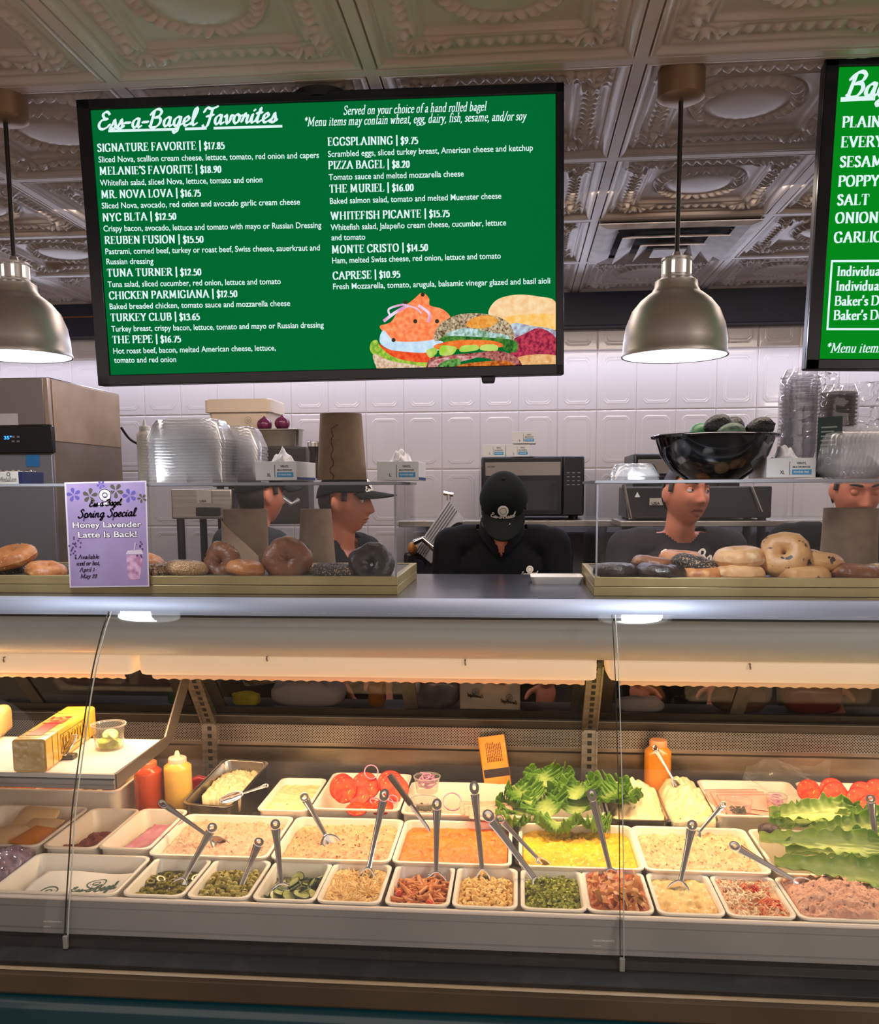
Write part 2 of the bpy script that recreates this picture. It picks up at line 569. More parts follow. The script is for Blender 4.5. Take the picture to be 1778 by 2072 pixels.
def smooth_pts(p, n=5):
    out = []
    closed = p[0] == p[-1]
    for i in range(len(p) - 1):
        p1, p2 = p[i], p[i + 1]
        p0 = p[i - 1] if i > 0 else (p[-2] if closed else p[0])
        p3 = p[i + 2] if i + 2 < len(p) else (p[1] if closed else p[-1])
        for k in range(n):
            t = k / n
            out.append(tuple(0.5 * (2 * b + (c - a) * t + (2 * a - 5 * b + 4 * c - d) * t * t + (3 * b - a - 3 * c + d) * t ** 3)
                             for a, b, c, d in zip(p0, p1, p2, p3)))
    out.append(p[-1])
    return out


def hull(P):
    P = sorted(set((round(x, 4), round(y, 4)) for x, y in P))

    def half(Q):
        h = []
        for p in Q:
            while len(h) > 1 and (h[-1][0] - h[-2][0]) * (p[1] - h[-2][1]) - (h[-1][1] - h[-2][1]) * (p[0] - h[-2][0]) <= 0:
                h.pop()
            h.append(p)
        return h[:-1]
    return half(P) + half(P[::-1])


def pen(s, font=ROMAN, nib=(0.17, 0.055), ang=10.0, shear=0.0, space=1.0, extra=0.0):
    a = math.radians(ang)
    nx, ny = nib[0] / 2, nib[1] / 2
    rect = [(x * math.cos(a) - y * math.sin(a), x * math.sin(a) + y * math.cos(a)) for x, y in ((-nx, -ny), (nx, -ny), (nx, ny), (-nx, ny))]
    serif = [(x, y) for x in (-0.03, 0.03) for y in (-0.028, 0.028)]
    vs, fs, X = [], [], 0.0

    def sweep(pts, r):
        for p, q2 in zip(pts[:-1], pts[1:]):
            h = hull([(p[0] + x, p[1] + y) for x, y in r] + [(q2[0] + x, q2[1] + y) for x, y in r])
            n = len(vs)
            vs.extend([(x + shear * y + X, y) for x, y in h])
            fs.append(tuple(range(n, n + len(h))))
    for ch in s:
        g = font.get(ch) or ROMAN.get(ch) or ROMAN['-']
        parts = g.split(';')
        for st in parts[1:]:
            if st[0] == 'I':
                x, y0, y1 = [float(k) / 100 for k in st[1:].split()]
                sweep([(x, y0), (x, y1)], rect)
                for yy in (y0, y1):
                    if yy not in (0.46,):
                        sweep([(x - 0.13, yy + (0.025 if yy == 0 else -0.025)), (x + 0.13, yy + (0.025 if yy == 0 else -0.025))], serif)
                continue
            sm = st[0] == '~'
            pts = [tuple(float(k) / 100 for k in w.split(',')) for w in st.lstrip('~').split()]
            if sm:
                sweep(smooth_pts(pts, 4), rect)
            else:
                dx, dy = abs(pts[1][0] - pts[0][0]), abs(pts[1][1] - pts[0][1])
                short = (dy == 0 and font is ROMAN) or (dx < 0.03 and dy < 0.28 and dy > 0.03 and font is ROMAN)
                sweep(pts, serif if short else rect)
        X += float(parts[0]) / 100 * space + extra
    x0 = min([v[0] for v in vs] or [0])
    x1 = max([v[0] for v in vs] or [1])
    return ([(x - x0, y) for x, y in vs], fs, x1 - x0)


def lay(mb, glyphs, org, right, up, h, width=None, centre=False):
    """put 2-D lettering on a plane: org = left end of the baseline, h = capital height"""
    vs, fs, w = glyphs
    kx = (width / w) if width else h
    o = Vector(org)
    r, u = Vector(right).normalized(), Vector(up).normalized()
    if centre:
        o = o - r * (w * kx / 2)
    mb.add([o + r * (x * kx) + u * (y * h) for x, y in vs], fs)
# ------------------------------------------------------------------ the room
def struct(o):
    o['kind'] = 'structure'
    return o


CEIL_Z = CAM_H + 0.96
T = 0.6096
GX0, GY0 = -0.953, 2.184
WALL_Y = 4.70

floor_m = S('floor_tile', 96, 84, 74, rough=0.45, var=(78, 66, 58), vscale=5)
fl = MB()
fl.b2(-3.4, 3.4, -2.5, WALL_Y, -0.05, 0)
struct(fl.build('floor', floor_m))

tin = S('pressed_tin', 206, 196, 190, rough=0.36, var=(180, 160, 142), vscale=1.3, ramp=(0.4, 0.7), spec=0.7,
        col3=(150, 122, 96), s3=3.0, r3=(0.60, 0.80))


def tin_height(U, V):
    a, b = np.abs(U), np.abs(V)
    m = np.maximum(a, b)
    o = np.minimum(a, b)
    al = np.where(a > b, V, U)                      # coordinate along the nearest side

    def st(x, c, w):
        return 1 / (1 + np.exp(-(x - c) / w))

    def g(x, c, w):
        return np.exp(-((x - c) / w) ** 2)
    h = np.zeros_like(U)
    h += 0.013 * (1 - st(m, 0.442, 0.006))          # tile field is raised off the bars
    h += 0.016 * g(m, 0.4725, 0.0022)                # dark seam beside the bar
    h -= 0.006 * g(m, 0.415, 0.010)                 # outer roll moulding
    # egg and dart
    per = 20.0
    ph = np.cos(al * per * 2 * PI)
    h -= (0.0085 * (0.5 + 0.5 * ph) ** 0.7) * g(m, 0.345, 0.020) * (o < 0.345)
    h -= 0.003 * g(m, 0.372, 0.005)
    h -= 0.0035 * g(m, 0.305, 0.0045) + 0.0035 * g(m, 0.287, 0.0045)
    h += 0.006 * (1 - st(m, 0.276, 0.004))
    # wreath
    r = np.hypot(U, V)
    th = np.arctan2(V, U)
    leaf = 0.5 + 0.5 * np.cos(th * 30 + (r - 0.2) * 90 * np.sign(U * V))
    h -= (0.004 + 0.008 * leaf) * np.exp(-((r - 0.205) / 0.022) ** 4)
    h += 0.004 * g(r, 0.238, 0.006)
    h -= 0.010 * (1 - st(r, 0.165, 0.012)) * (1 - (r / 0.3) ** 2)
    # corner acanthus
    c = np.hypot(a - 0.300, b - 0.300)
    ca = np.arctan2(b - 0.300, a - 0.300)
    h -= 0.010 * (0.35 + 0.65 * (0.5 + 0.5 * np.cos(ca * 14))) * g(c, 0.065, 0.036) * (m > 0.30)
    return h * 1.35


def height_tile(name, fn, n, m, w, d, dense=()):
    """height-field tile in the XY plane, corner at the origin"""
    us, vs_ = np.linspace(-.5, .5, n + 1), np.linspace(-.5, .5, m + 1)
    if len(dense):
        us = vs_ = np.unique(np.round(np.concatenate([us, dense, -np.asarray(dense)]), 5))
        n = m = len(us) - 1
    u, v = np.meshgrid(us, vs_)
    h = fn(u, v)
    co = np.stack([(u + .5) * w, (v + .5) * d, h], -1).reshape(-1, 3)
    i = np.arange(n * (m + 1)).reshape(m + 1, n)[:m]
    idx = (np.arange(m)[:, None] * (n + 1) + np.arange(n)[None, :]).reshape(-1)
    q = np.stack([idx, idx + 1, idx + n + 2, idx + n + 1], -1)
    return co, q


def np_mesh(name, co, q, material, parent=None, smooth=True):
    me = bpy.data.meshes.new(name)
    me.vertices.add(len(co))
    me.vertices.foreach_set('co', np.ascontiguousarray(co, dtype=np.float32).reshape(-1))
    k = q.shape[1]
    me.loops.add(q.size)
    me.loops.foreach_set('vertex_index', np.ascontiguousarray(q, dtype=np.int32).reshape(-1))
    me.polygons.add(len(q))
    me.polygons.foreach_set('loop_start', np.arange(0, q.size, k, dtype=np.int32))
    me.polygons.foreach_set('use_smooth', np.full(len(q), smooth))
    me.update(calc_edges=True)
    for m in (material if isinstance(material, (list, tuple)) else [material]):
        me.materials.append(m)
    o = bpy.data.objects.new(name, me)
    COL.objects.link(o)
    if parent:
        o.parent = parent
    return o


def array(o, nx, ny, dx, dy):
    for nm, k, vec in (('repeat_x', nx, dx), ('repeat_y', ny, dy)):
        md = o.modifiers.new(nm, 'ARRAY')
        md.count = k
        md.use_relative_offset = False
        md.use_constant_offset = True
        md.constant_offset_displace = vec


co, q = height_tile('ceiling', tin_height, 140, 140, T, T, np.concatenate([np.linspace(.464, .482, 9), np.linspace(.425, .455, 8)]))
ceil = np_mesh('ceiling', co, q[:, ::-1], tin)
ceil.location = (GX0 - 3 * T, GY0 - 5 * T, CEIL_Z - 0.013)
array(ceil, 9, 9, (T, 0, 0), (0, T, 0))
struct(ceil)

# glossy white wall tiles with a pressed notched frame
TW, TH = 0.197, 0.292


def tile_height(U, V):
    x, z = np.abs(U) * TW, np.abs(V) * TH
    hw, hh = TW * 0.5, TH * 0.5

    def sd(ix, iz, cut):
        a, b = x - (hw - ix), z - (hh - iz)
        d = np.maximum(a, b)
        return np.maximum(d, (a + b + cut) * 0.7071)
    h = np.zeros_like(U)
    for ins, cut, amp in ((0.034, 0.016, 0.0013), (0.042, 0.015, 0.0010)):
        h += amp * np.exp(-(sd(ins, ins, cut) / 0.0024) ** 2)
    e = np.minimum(hw - x, hh - z)
    h -= 0.0045 * np.exp(-(e / 0.0022) ** 2)
    return h


wt = S('white_wall_tile', 214, 207, 208, rough=0.16, spec=0.5, coat=0.3)
co, q = height_tile('wall_back', tile_height, 66, 90, TW, TH)
co = np.stack([co[:, 0], -co[:, 2], co[:, 1]], -1)
wb = np_mesh('wall_back', co, q, wt)
x_joint = PY(1207, 830, WALL_Y).x
z_joint = PY(1207, 830, WALL_Y).z
wb.location = (x_joint - 18 * TW, WALL_Y, z_joint - 7 * TH)
array(wb, 36, 9, (TW, 0, 0), (0, 0, TH))
struct(wb)

band = MB()
band.b2(-3.4, 3.4, 4.60, WALL_Y + 0.05, 2.385, 2.60)
struct(band.build('trim_1', S('navy_band', 28, 32, 58, rough=0.5, var=(22, 26, 44), vscale=4), bevel=0.006))
bl = MB()
bl.b2(-3.4, -1.0, 4.592, 4.60, 2.478, 2.486)
struct(bl.build('trim_2', S('rust_line', 120, 78, 52, rough=0.6)))

wl = MB()
wl.b2(-3.45, -3.4, -2.5, 4.75, 0, 2.6)
struct(wl.build('wall_left', S('side_wall_paint', 196, 190, 184, rough=0.6)))
wr = MB()
wr.b2(3.4, 3.45, -2.5, 4.75, 0, 2.6)
struct(wr.build('wall_right', _M['side_wall_paint']))

# ------------------------------------------------------------------ air diffuser in the ceiling
vx, vy = GX0 + 2.5 * T, GY0 + 2.5 * T
vent = thing('ceiling_vent', 'square grey air diffuser with stepped cones set in the pressed tin ceiling', 'vent', (vx, vy, CEIL_Z - 0.016))
vm = S('vent_paint', 214, 206, 204, rough=0.45, var=(170, 160, 158), vscale=14)
dk = S('vent_dark', 20, 19, 20, rough=0.9)


def sq_ring(mb, r0, z0, r1, z1, th=0.003):
    L = []
    for r, z in ((r0, z0), (r1, z1), (r1, z1 - th), (r0, z0 - th)):
        L.append([Vector((s * r, t * r, z)) for s, t in ((-1, -1), (1, -1), (1, 1), (-1, 1))])
    mb.loops(L + [L[0]], False, False)


m = MB()
m.box((0, 0, 0.004), (0.56, 0.56, 0.004))
m.build('backing_plate', dk, vent)
for i, (r0, r1, z0, z1) in enumerate(((0.29, 0.255, -0.004, -0.012), (0.255, 0.21, -0.012, -0.002), (0.195, 0.135, -0.030, -0.006), (0.120, 0.078, -0.040, -0.012))):
    m = MB()
    sq_ring(m, r0, z0, r1, z1)
    m.build('outer_frame' if i < 1 else 'cone', vm, vent, smooth=None)
m = MB()
m.box((0, 0, -0.040), (0.125, 0.125, 0.006))
m.build('centre_plate', vm, vent, bevel=0.002)
# ------------------------------------------------------------------ the two menu screens
SCR_Y = 2.25
white_e = emis('lit_white', srgb((222, 246, 244)), 1.0)


class Panel:
    """a flat panel with its own axes; px() turns a photograph pixel into a point on its face"""

    def __init__(self, c, yaw, tilt, roll):
        self.c = Vector(c)
        Rm = Euler((0, 0, yaw)).to_matrix() @ Euler((tilt, 0, 0)).to_matrix() @ Euler((0, roll, 0)).to_matrix()
        self.R = Rm
        self.x, self.n, self.z = Rm @ Vector((1, 0, 0)), Rm @ Vector((0, -1, 0)), Rm @ Vector((0, 0, 1))

    def px(self, px, py, lift=0.0):
        d = ray(px, py)
        o = Vector((0, 0, CAM_H))
        t = ((self.c + self.n * lift - o).dot(self.n)) / d.dot(self.n)
        v = o + d * t - self.c
        return Vector((v.dot(self.x), -lift, v.dot(self.z)))


def screen(name, label, P, w, h, green, bez=0.032):
    t = thing(name, label, 'menu screen', P.c)
    t.rotation_euler = P.R.to_euler()
    m = MB()
    m.b2(-w / 2, w / 2, 0.004, 0.035, -h / 2, h / 2)
    m.b2(-w * .32, w * .32, 0.035, 0.062, -h * .42, h * .25)
    m.build('housing', BLACK, t, bevel=0.004)
    b = MB()
    for a in ((-w / 2, w / 2, h / 2 - bez * .72, h / 2), (-w / 2, w / 2, -h / 2, -h / 2 + bez * .8), (-w / 2, -w / 2 + bez, -h / 2, h / 2), (w / 2 - bez * .62, w / 2, -h / 2, h / 2)):
        b.b2(a[0], a[1], -0.006, 0.006, a[2], a[3])
    b.build('bezel', S('screen_bezel', 14, 16, 26, rough=0.22), t, bevel=0.002)
    f = MB()
    f.b2(-w / 2 + .01, w / 2 - .01, 0.001, 0.004, -h / 2 + .01, h / 2 - .01)
    return t, f.build('screen', green, t)


P1 = Panel((-0.4764, SCR_Y, 2.2018), 0.0540, 0.0354, -0.0143)
P2 = Panel((1.2625, SCR_Y, 2.2080), 0.0, 0.0, 0.0213)
P2.w, P2.h = 1.1635, 0.6923
s1, f1_ = screen('menu_screen', 'wide green menu screen listing favourites, a bagel sandwich photo in its lower corner', P1, 1.1635, 0.6683, emis('screen_green', srgb((0, 104, 48)), 1.0))
s2, f2_ = screen('menu_screen', 'green bagel menu screen cut off by the right edge of the picture', P2, P2.w, P2.h, emis('screen_bright_green', srgb((4, 134, 28)), 1.0), bez=0.030)

XR, ZU = Vector((1, 0, 0)), Vector((0, 0, 1))


def line(mb, P, g, a, b, h, lift=0.0008):
    """lettering from pixel a (left end of baseline) to pixel b"""
    pa, pb = P.px(*a, lift), P.px(*b, lift)
    d = pb - pa
    up = Vector((-d.z, 0, d.x))
    lay(mb, g, pa, d, up, h, width=d.length)


HEAD = [("SIGNATURE FAVORITE | $17.85", (197, 307), (455, 300.8)), ("MELANIE'S FAVORITE | $18.90", (201.5, 353.6), (448, 349)), ("MR. NOVA LOVA | $16.75", (205, 401), (407, 397)),
        ("NYC BLTA | $12.50", (208, 447.5), (357, 444)), ("REUBEN FUSION | $15.50", (212, 493.5), (412, 490.5)), ("TUNA TURNER | $12.50", (217, 559.5), (407.6, 556.5)),
        ("CHICKEN PARMIGIANA | $12.50", (220.6, 605.4), (480.5, 600.5)), ("TURKEY CLUB | $13.65", (224, 649.8), (404.7, 647)), ("THE PEPE | $16.75", (227.5, 694.6), (366.6, 692)),
        ("EGGSPLAINING | $9.75", (662.8, 294.5), (846, 290.7)), ("PIZZA BAGEL | $8.20", (664, 342), (829, 338.7)), ("THE MURIEL | $16.00", (666.5, 389.7), (837, 385.7)),
        ("WHITEFISH PICANTE | $15.75", (668, 444.5), (910, 438.3)), ("MONTE CRISTO | $14.50", (671, 512.5), (866, 507)), ("CAPRESE | $10.95", (673, 565.5), (810, 561))]
DESC = [("Sliced Nova, scallion cream cheese, lettuce, tomato, red onion and capers", (199.5, 328.6), (645, 319.4)), ("Whitefish salad, sliced Nova, lettuce, tomato and onion", (202.5, 375.8), (531, 369)),
        ("Sliced Nova, avocado, red onion and avocado garlic cream cheese", (206, 422), (607, 414)), ("Crispy bacon, avocado, lettuce and tomato with mayo or Russian Dressing", (209.5, 468.3), (650, 461)),
        ("Pastrami, corned beef, turkey or roast beef, Swiss cheese, sauerkraut and", (213.5, 514.5), (647, 506.5)), ("Russian dressing", (215.5, 535), (310.6, 533.6)),
        ("Tuna salad, sliced cucumber, red onion, lettuce and tomato", (218, 581), (568, 574.7)), ("Baked breaded chicken, tomato sauce and mozzarella cheese", (222, 625.7), (587, 619)),
        ("Turkey breast, crispy bacon, lettuce, tomato and mayo or Russian dressing", (225.4, 671), (655, 662.7)), ("Hot roast beef, bacon, melted American cheese, lettuce,", (229.5, 715.8), (558, 709)), ("tomato and red onion", (231, 734.2), (356.5, 732.4)),
        ("Scrambled eggs, sliced turkey breast, American cheese and ketchup", (663.4, 317.6), (1078, 304.6)), ("Tomato sauce and melted mozzarella cheese", (665, 364.4), (938, 357)), ("Baked salmon salad, tomato and melted Muenster cheese", (667.4, 412.6), (1014, 402)),
        ("Whitefish salad, Jalapeño cream cheese, cucumber, lettuce", (668.7, 465.8), (1023.8, 456)), ("and tomato", (670.5, 486.4), (739, 484.7)), ("Ham, melted Swiss cheese, red onion, lettuce and tomato", (672, 533), (1013, 523)),
        ("Fresh Mozzarella, tomato, arugula, balsamic vinegar glazed and basil aioli", (674, 585.5), (1113, 573.5))]
K = SCR_Y / FPX * 1.0
mb = MB()
for s, a, b in HEAD:
    line(mb, P1, pen(s, nib=(0.205, 0.075), space=1.12), a, b, 14.2 * K)
mb.build('item_names', white_e, f1_, smooth=None)
mb = MB()
for s, a, b in DESC:
    line(mb, P1, sans(s, bold=0.012), a, b, 11.5 * K)
mb.build('item_descriptions', white_e, f1_, smooth=None)
mb = MB()
line(mb, P1, pen("Served on your choice of a hand rolled bagel", nib=(0.13, 0.055), shear=0.22, space=1.05), (695, 232), (985, 223.3), 15.5 * K)
line(mb, P1, pen("*Menu items may contain wheat, egg, dairy, fish, sesame, and/or soy", nib=(0.13, 0.055), shear=0.22, space=1.05), (617, 255.2), (1066, 242.4), 15.5 * K)
mb.build('italic_note', white_e, f1_, smooth=None)
mb = MB()
line(mb, P1, pen("Ess-a-Bagel Favorites", SCRIPT, nib=(0.14, 0.09), ang=35, shear=0.18, space=1.06), (198, 262), (563, 246.5), 31 * K)
for a, b in (((219, 265), (358, 261.5)), ((374, 261), (418, 259.6)), ((432, 259.4), (571, 255.3))):
    pa, pb = P1.px(*a, 0.0008), P1.px(*b, 0.0008)
    d = (pb - pa).normalized()
    u = Vector((-d.z, 0, d.x)) * (2.4 * K)
    mb.add([pa - u, pb - u, pb + u, pa + u], [(0, 1, 2, 3)])
mb.build('script_title', white_e, f1_, smooth=None)
mb = MB()
line(mb, P1, sans("SAMSUNG", space=1.1), (653, 765.5), (680, 765), 4.6 * K, lift=0.0068)
mb.build('maker_lettering', S('dim_grey_print', 92, 94, 100, rough=0.5), s1, smooth=None)
mb = MB()
pc = P1.px(988, 768)
mb.box((pc.x, 0.006, pc.z), (0.030, 0.016, 0.018), taper=1.2)
mb.build('sensor', BLACK, s1, bevel=0.004)
mb = MB()
mb.cyl((0.0, 0.05, 0.1), (0.0, 0.05, 0.345), 0.030)
mb.box((0.0, 0.05, 0.08), (0.22, 0.02, 0.3))
mb.lathe([(0.060, 0.325), (0.064, 0.345), (0.0, 0.345)], (0.0, 0.05, 0), 24)
mb.build('ceiling_mount', MATTEBLACK, s1)

# the sandwich photograph shown in the corner of the screen: flat shapes on the display
PH = [
    ('bread', (244, 196, 138), (255, 226, 180), [(988, 636), (996, 615), (1015, 602), (1050, 596), (1090, 600), (1123, 610), (1123, 655), (1060, 655), (1010, 650)], 45),
    ('cheese', (250, 190, 90), (255, 214, 140), [(1020, 642), (1122, 636), (1123, 668), (1080, 662), (1040, 668)], 60),
    ('spread', (196, 222, 236), (150, 130, 150), [(1035, 655), (1080, 660), (1122, 668), (1122, 690), (1040, 690)], 60),
    ('sliced_beef', (120, 30, 60), (210, 70, 90), [(1036, 690), (1060, 676), (1090, 664), (1123, 682), (1123, 724), (1040, 722)], 90),
    ('bread', (240, 196, 140), (220, 150, 80), [(1050, 722), (1123, 719), (1123, 748), (1060, 752), (1030, 752)], 60),
    ('salmon', (250, 120, 70), (255, 164, 110), [(768, 660), (790, 652), (806, 630), (836, 606), (854, 592), (868, 604), (870, 618), (896, 626), (912, 646), (890, 672), (868, 692), (800, 694), (780, 676)], 70),
    ('spread', (214, 236, 248), (180, 214, 236), [(776, 668), (800, 690), (860, 690), (892, 684), (890, 708), (830, 716), (790, 708), (768, 692)], 40),
    ('tomato', (226, 60, 30), (250, 110, 60), [(766, 696), (790, 708), (850, 714), (880, 712), (866, 732), (820, 734), (780, 722)], 60),
    ('lettuce', (110, 170, 50), (190, 210, 80), [(750, 694), (762, 688), (770, 702), (796, 722), (836, 732), (868, 734), (860, 742), (810, 738), (770, 726), (750, 712)], 90),
    ('bread', (232, 214, 190), (196, 150, 110), [(756, 716), (790, 730), (850, 740), (868, 744), (860, 751), (776, 753), (760, 740)], 120),
    ('bread', (216, 196, 160), (90, 66, 44), [(880, 690), (884, 664), (900, 648), (930, 636), (970, 634), (1010, 642), (1034, 660), (1038, 690), (990, 682), (930, 680)], 150),
    ('bread_top', (226, 140, 50), (240, 180, 90), [(942, 656), (960, 642), (990, 638), (1008, 648), (990, 662), (956, 664)], 80),
    ('spread', (206, 232, 240), (90, 140, 80), [(900, 678), (940, 664), (990, 672), (1030, 680), (1020, 692), (940, 692)], 90),
    ('lettuce', (30, 84, 34), (90, 150, 60), [(894, 682), (930, 680), (1000, 684), (1044, 690), (1044, 712), (1020, 708), (1000, 694), (900, 692)], 90),
    ('tomato', (222, 96, 40), (250, 140, 60), [(880, 698), (930, 688), (1000, 690), (1016, 702), (960, 704), (890, 708)], 60),
    ('avocado', (150, 196, 60), (206, 220, 120), [(862, 710), (880, 704), (884, 714), (870, 724)], 30),
    ('avocado', (160, 206, 60), (206, 220, 120), [(892, 700), (912, 700), (924, 704), (914, 718), (890, 718)], 30),
    ('avocado', (170, 210, 80), (206, 220, 120), [(934, 700), (964, 698), (966, 708), (932, 712)], 30),
    ('avocado', (180, 214, 100), (206, 220, 120), [(976, 698), (1004, 698), (1004, 710), (972, 708)], 30),
    ('bacon', (110, 30, 36), (200, 130, 120), [(870, 726), (900, 720), (960, 714), (1010, 710), (1046, 724), (1056, 746), (1030, 744), (990, 726), (930, 724), (880, 744), (862, 748)], 110),
    ('bacon', (222, 180, 176), (170, 60, 60), [(866, 742), (880, 728), (930, 720), (966, 722), (930, 732), (896, 736), (874, 750)], 90),
    ('lettuce', (36, 92, 40), (120, 180, 90), [(884, 742), (900, 730), (930, 726), (926, 744), (890, 750)], 90),
    ('bread', (150, 66, 30), (226, 130, 50), [(920, 746), (940, 736), (1000, 730), (1032, 732), (1040, 746), (1000, 748)], 110),
]


def blob(P, pts, lift, mb):
    q2 = smooth_pts(pts + [pts[0]], 4)[:-1]
    mb.add([P.px(x, y, lift) for x, y in q2], [tuple(range(len(q2)))])


cnt = {}
for i, (nm, c1, c2, pts, sc) in enumerate(PH):
    m = MB()
    blob(P1, pts, 0.0009 + 0.00012 * i, m)
    m.build('pictured_' + nm, emis('picture_%d' % i, srgb(c1), 1.0, var=srgb(c2), vscale=sc * 1.3, ramp=(0.36, 0.66)), f1_, smooth=None)
m = MB()
for pts, r in ((((776, 650), (800, 632), (826, 618)), 3), (((846, 618), (868, 634), (866, 652)), 2.6), (((790, 640), (786, 626), (806, 618), (822, 616)), 2.0), (((822, 618), (842, 624), (852, 634)), 1.6)):
    m.tube([P1.px(x, y, 0.0036) for x, y in smooth_pts(list(pts), 4)], r * K, 6, flat=0.1, up=Vector((0, 1, 0)))
m.build('pictured_onion_ring', emis('picture_onion', srgb((226, 150, 200)), 1.0, var=srgb((236, 220, 244)), vscale=30), f1_, smooth=None)
for x, y in ((855, 596), (840, 650), (884, 650), (796, 688), (820, 612)):
    m = MB()
    m.lathe([(0.0, 0.0), (4.2 * K, 0.0)], P1.px(x, y, 0.0038), 12, Matrix.Rotation(PI / 2, 3, 'X'))
    m.build('pictured_caper', emis('picture_caper', srgb((60, 52, 38)), 1.0), f1_, smooth=None)

# second screen
mb = MB()


def pitch(mb, P, g, a, slope, h, lift=0.0008):
    pa = P.px(*a, lift)
    pb = P.px(a[0] + 100, a[1] + 100 * slope, lift)
    d = pb - pa
    lay(mb, g, pa, d, Vector((-d.z, 0, d.x)), h, width=g[2] * h * 0.98)


for s, a in (("PLAIN", (1703, 257.5)), ("EVERYTHING", (1700.7, 297.7)), ("SESAME", (1698, 338)), ("POPPY SEED", (1695, 377)), ("SALT", (1692.6, 415)), ("ONION", (1688.7, 451.4)), ("GARLIC", (1686, 490.7))):
    pitch(mb, P2, pen(s, nib=(0.215, 0.08), space=1.10), a, -0.016, 18.5 * K)
for s, a in (("Individual", (1693, 558)), ("Individual", (1690.7, 587.6)), ("Baker's Dozen", (1687.6, 618)), ("Baker's Dozen", (1685.6, 647))):
    pitch(mb, P2, pen(s, nib=(0.19, 0.07), space=1.05), a, -0.008, 17 * K)
mb.build('item_names', white_e, f2_, smooth=None)
mb = MB()
pitch(mb, P2, pen("*Menu items may contain wheat", nib=(0.13, 0.05), shear=0.22, space=1.0), (1673, 713), -0.004, 17 * K)
mb.build('italic_note', white_e, f2_, smooth=None)
mb = MB()
pitch(mb, P2, pen("Bagels", SCRIPT, nib=(0.15, 0.09), ang=35, shear=0.18), (1709, 197), -0.035, 42 * K)
pa, pb = P2.px(1700, 206, 0.0008), P2.px(1770, 203, 0.0008)
mb.add([pa, pb, pb + Vector((0, 0, 8 * K)), pa + Vector((0, 0, 8 * K))], [(0, 1, 2, 3)])
mb.build('script_title', white_e, f2_, smooth=None)
mb = MB()
c0, c1 = P2.px(1681, 526, 0.0008), P2.px(1670, 668, 0.0008)
xe = P2.w / 2 - 0.06
for x0, x1, z0, z1 in ((c0.x, xe, c0.z, c0.z - 0.005), (c0.x - .0, xe, c1.z, c1.z + 0.005), (c0.x, c0.x + 0.0045, c1.z, c0.z), (xe - .0045, xe, c1.z, c0.z)):
    mb.add([(x0, -0.0008, z0), (x1, -0.0008, z0), (x1, -0.0008, z1), (x0, -0.0008, z1)], [(0, 1, 2, 3)])
mb.build('price_box', white_e, f2_, smooth=None)
mb = MB()
mb.cyl((0, 0.05, 0.1), (0, 0.05, 0.345), 0.024)
mb.box((0, 0.05, 0.08), (0.22, 0.02, 0.3))
mb.build('ceiling_mount', MATTEBLACK, s2)

# ------------------------------------------------------------------ pendant lamps
nickel = S('brushed_nickel_shade', 212, 208, 206, rough=0.42, metal=0.9, var=(186, 180, 176), vscale=2.5)
shade_in = S('shade_white_lining', 240, 240, 240, rough=0.5)
brass = S('aged_brass', 150, 122, 96, rough=0.45, metal=0.8)


def pendant(label, x, y, zb):
    t = thing('pendant_lamp', label, 'pendant lamp', (x, y, zb), group='pendant lamps over the counter')
    prof = [(0.125, 0.0), (0.1265, 0.004), (0.1225, 0.012), (0.1215, 0.037), (0.1160, 0.072), (0.1020, 0.107), (0.0830, 0.130), (0.064, 0.145), (0.056, 0.150), (0.0555, 0.153), (0.051, 0.160), (0.050, 0.174), (0.040, 0.180), (0.036, 0.182)]
    m = MB()
    m.lathe(prof, n=48)
    m.build('lamp_shade', nickel, t, smooth=50)
    m = MB()
    m.lathe([(a - 0.003, z + 0.0015) for a, z in prof], n=48)
    m.build('shade_lining', shade_in, t, smooth=60)
    m = MB()
    m.lathe([(0.0, 0.178), (0.036, 0.178), (0.036, 0.186), (0.0335, 0.188), (0.0335, 0.220), (0.036, 0.222), (0.036, 0.227), (0.012, 0.230), (0.008, 0.242), (0, 0.242)], n=32)
    m.build('socket_cup', nickel, t, smooth=35)
    m = MB()
    for k in range(8):
        a = 2 * PI * (k + .5) / 8
        m.box((0.0335 * math.cos(a), 0.0335 * math.sin(a), 0.204), (0.0025, 0.0075, 0.028), Euler((0, 0, a)))
    m.build('lit_slot', emis('slot_glow', (1.0, 0.93, 0.78), 1.3), t)
    m = MB()
    m.cyl((0, 0, 0.24), (0, 0, CEIL_Z - zb - 0.07), 0.0055, n=12)
    m.build('rod', S('lamp_rod', 22, 17, 14, rough=0.4), t)
    m = MB()
    ct = CEIL_Z - zb
    m.lathe([(0.0, ct - 0.072), (0.040, ct - 0.071), (0.054, ct - 0.064), (0.054, ct - 0.006), (0, ct - 0.004)], n=36)
    m.build('canopy', brass, t, smooth=40)
    m = MB()
    m.lathe([(0.0, 0.018), (0.070, 0.020), (0.112, 0.030)], n=40)
    m.build('diffuser', emis('lamp_diffuser', (0.94, 0.97, 1.0), 5.0), t)
    d = bpy.data.lights.new('pendant_bulb', 'SPOT')
    d.energy, d.color, d.spot_size, d.spot_blend, d.shadow_soft_size = 22, (0.90, 0.95, 1.0), math.radians(150), 0.6, 0.09
    o = bpy.data.objects.new('pendant_bulb', d)
    COL.objects.link(o)
    o.parent = t
    o.location = (0, 0, 0.012)
    return t


pc = PY(1364, 722, 2.26)
pendant('brushed nickel pendant lamp hanging between the two menu screens', pc.x, 2.26, pc.z)
pc = PY(40, 722, 2.22)
pendant('brushed nickel pendant lamp left of the wide menu screen, cut by the picture edge', pc.x, 2.22, pc.z)
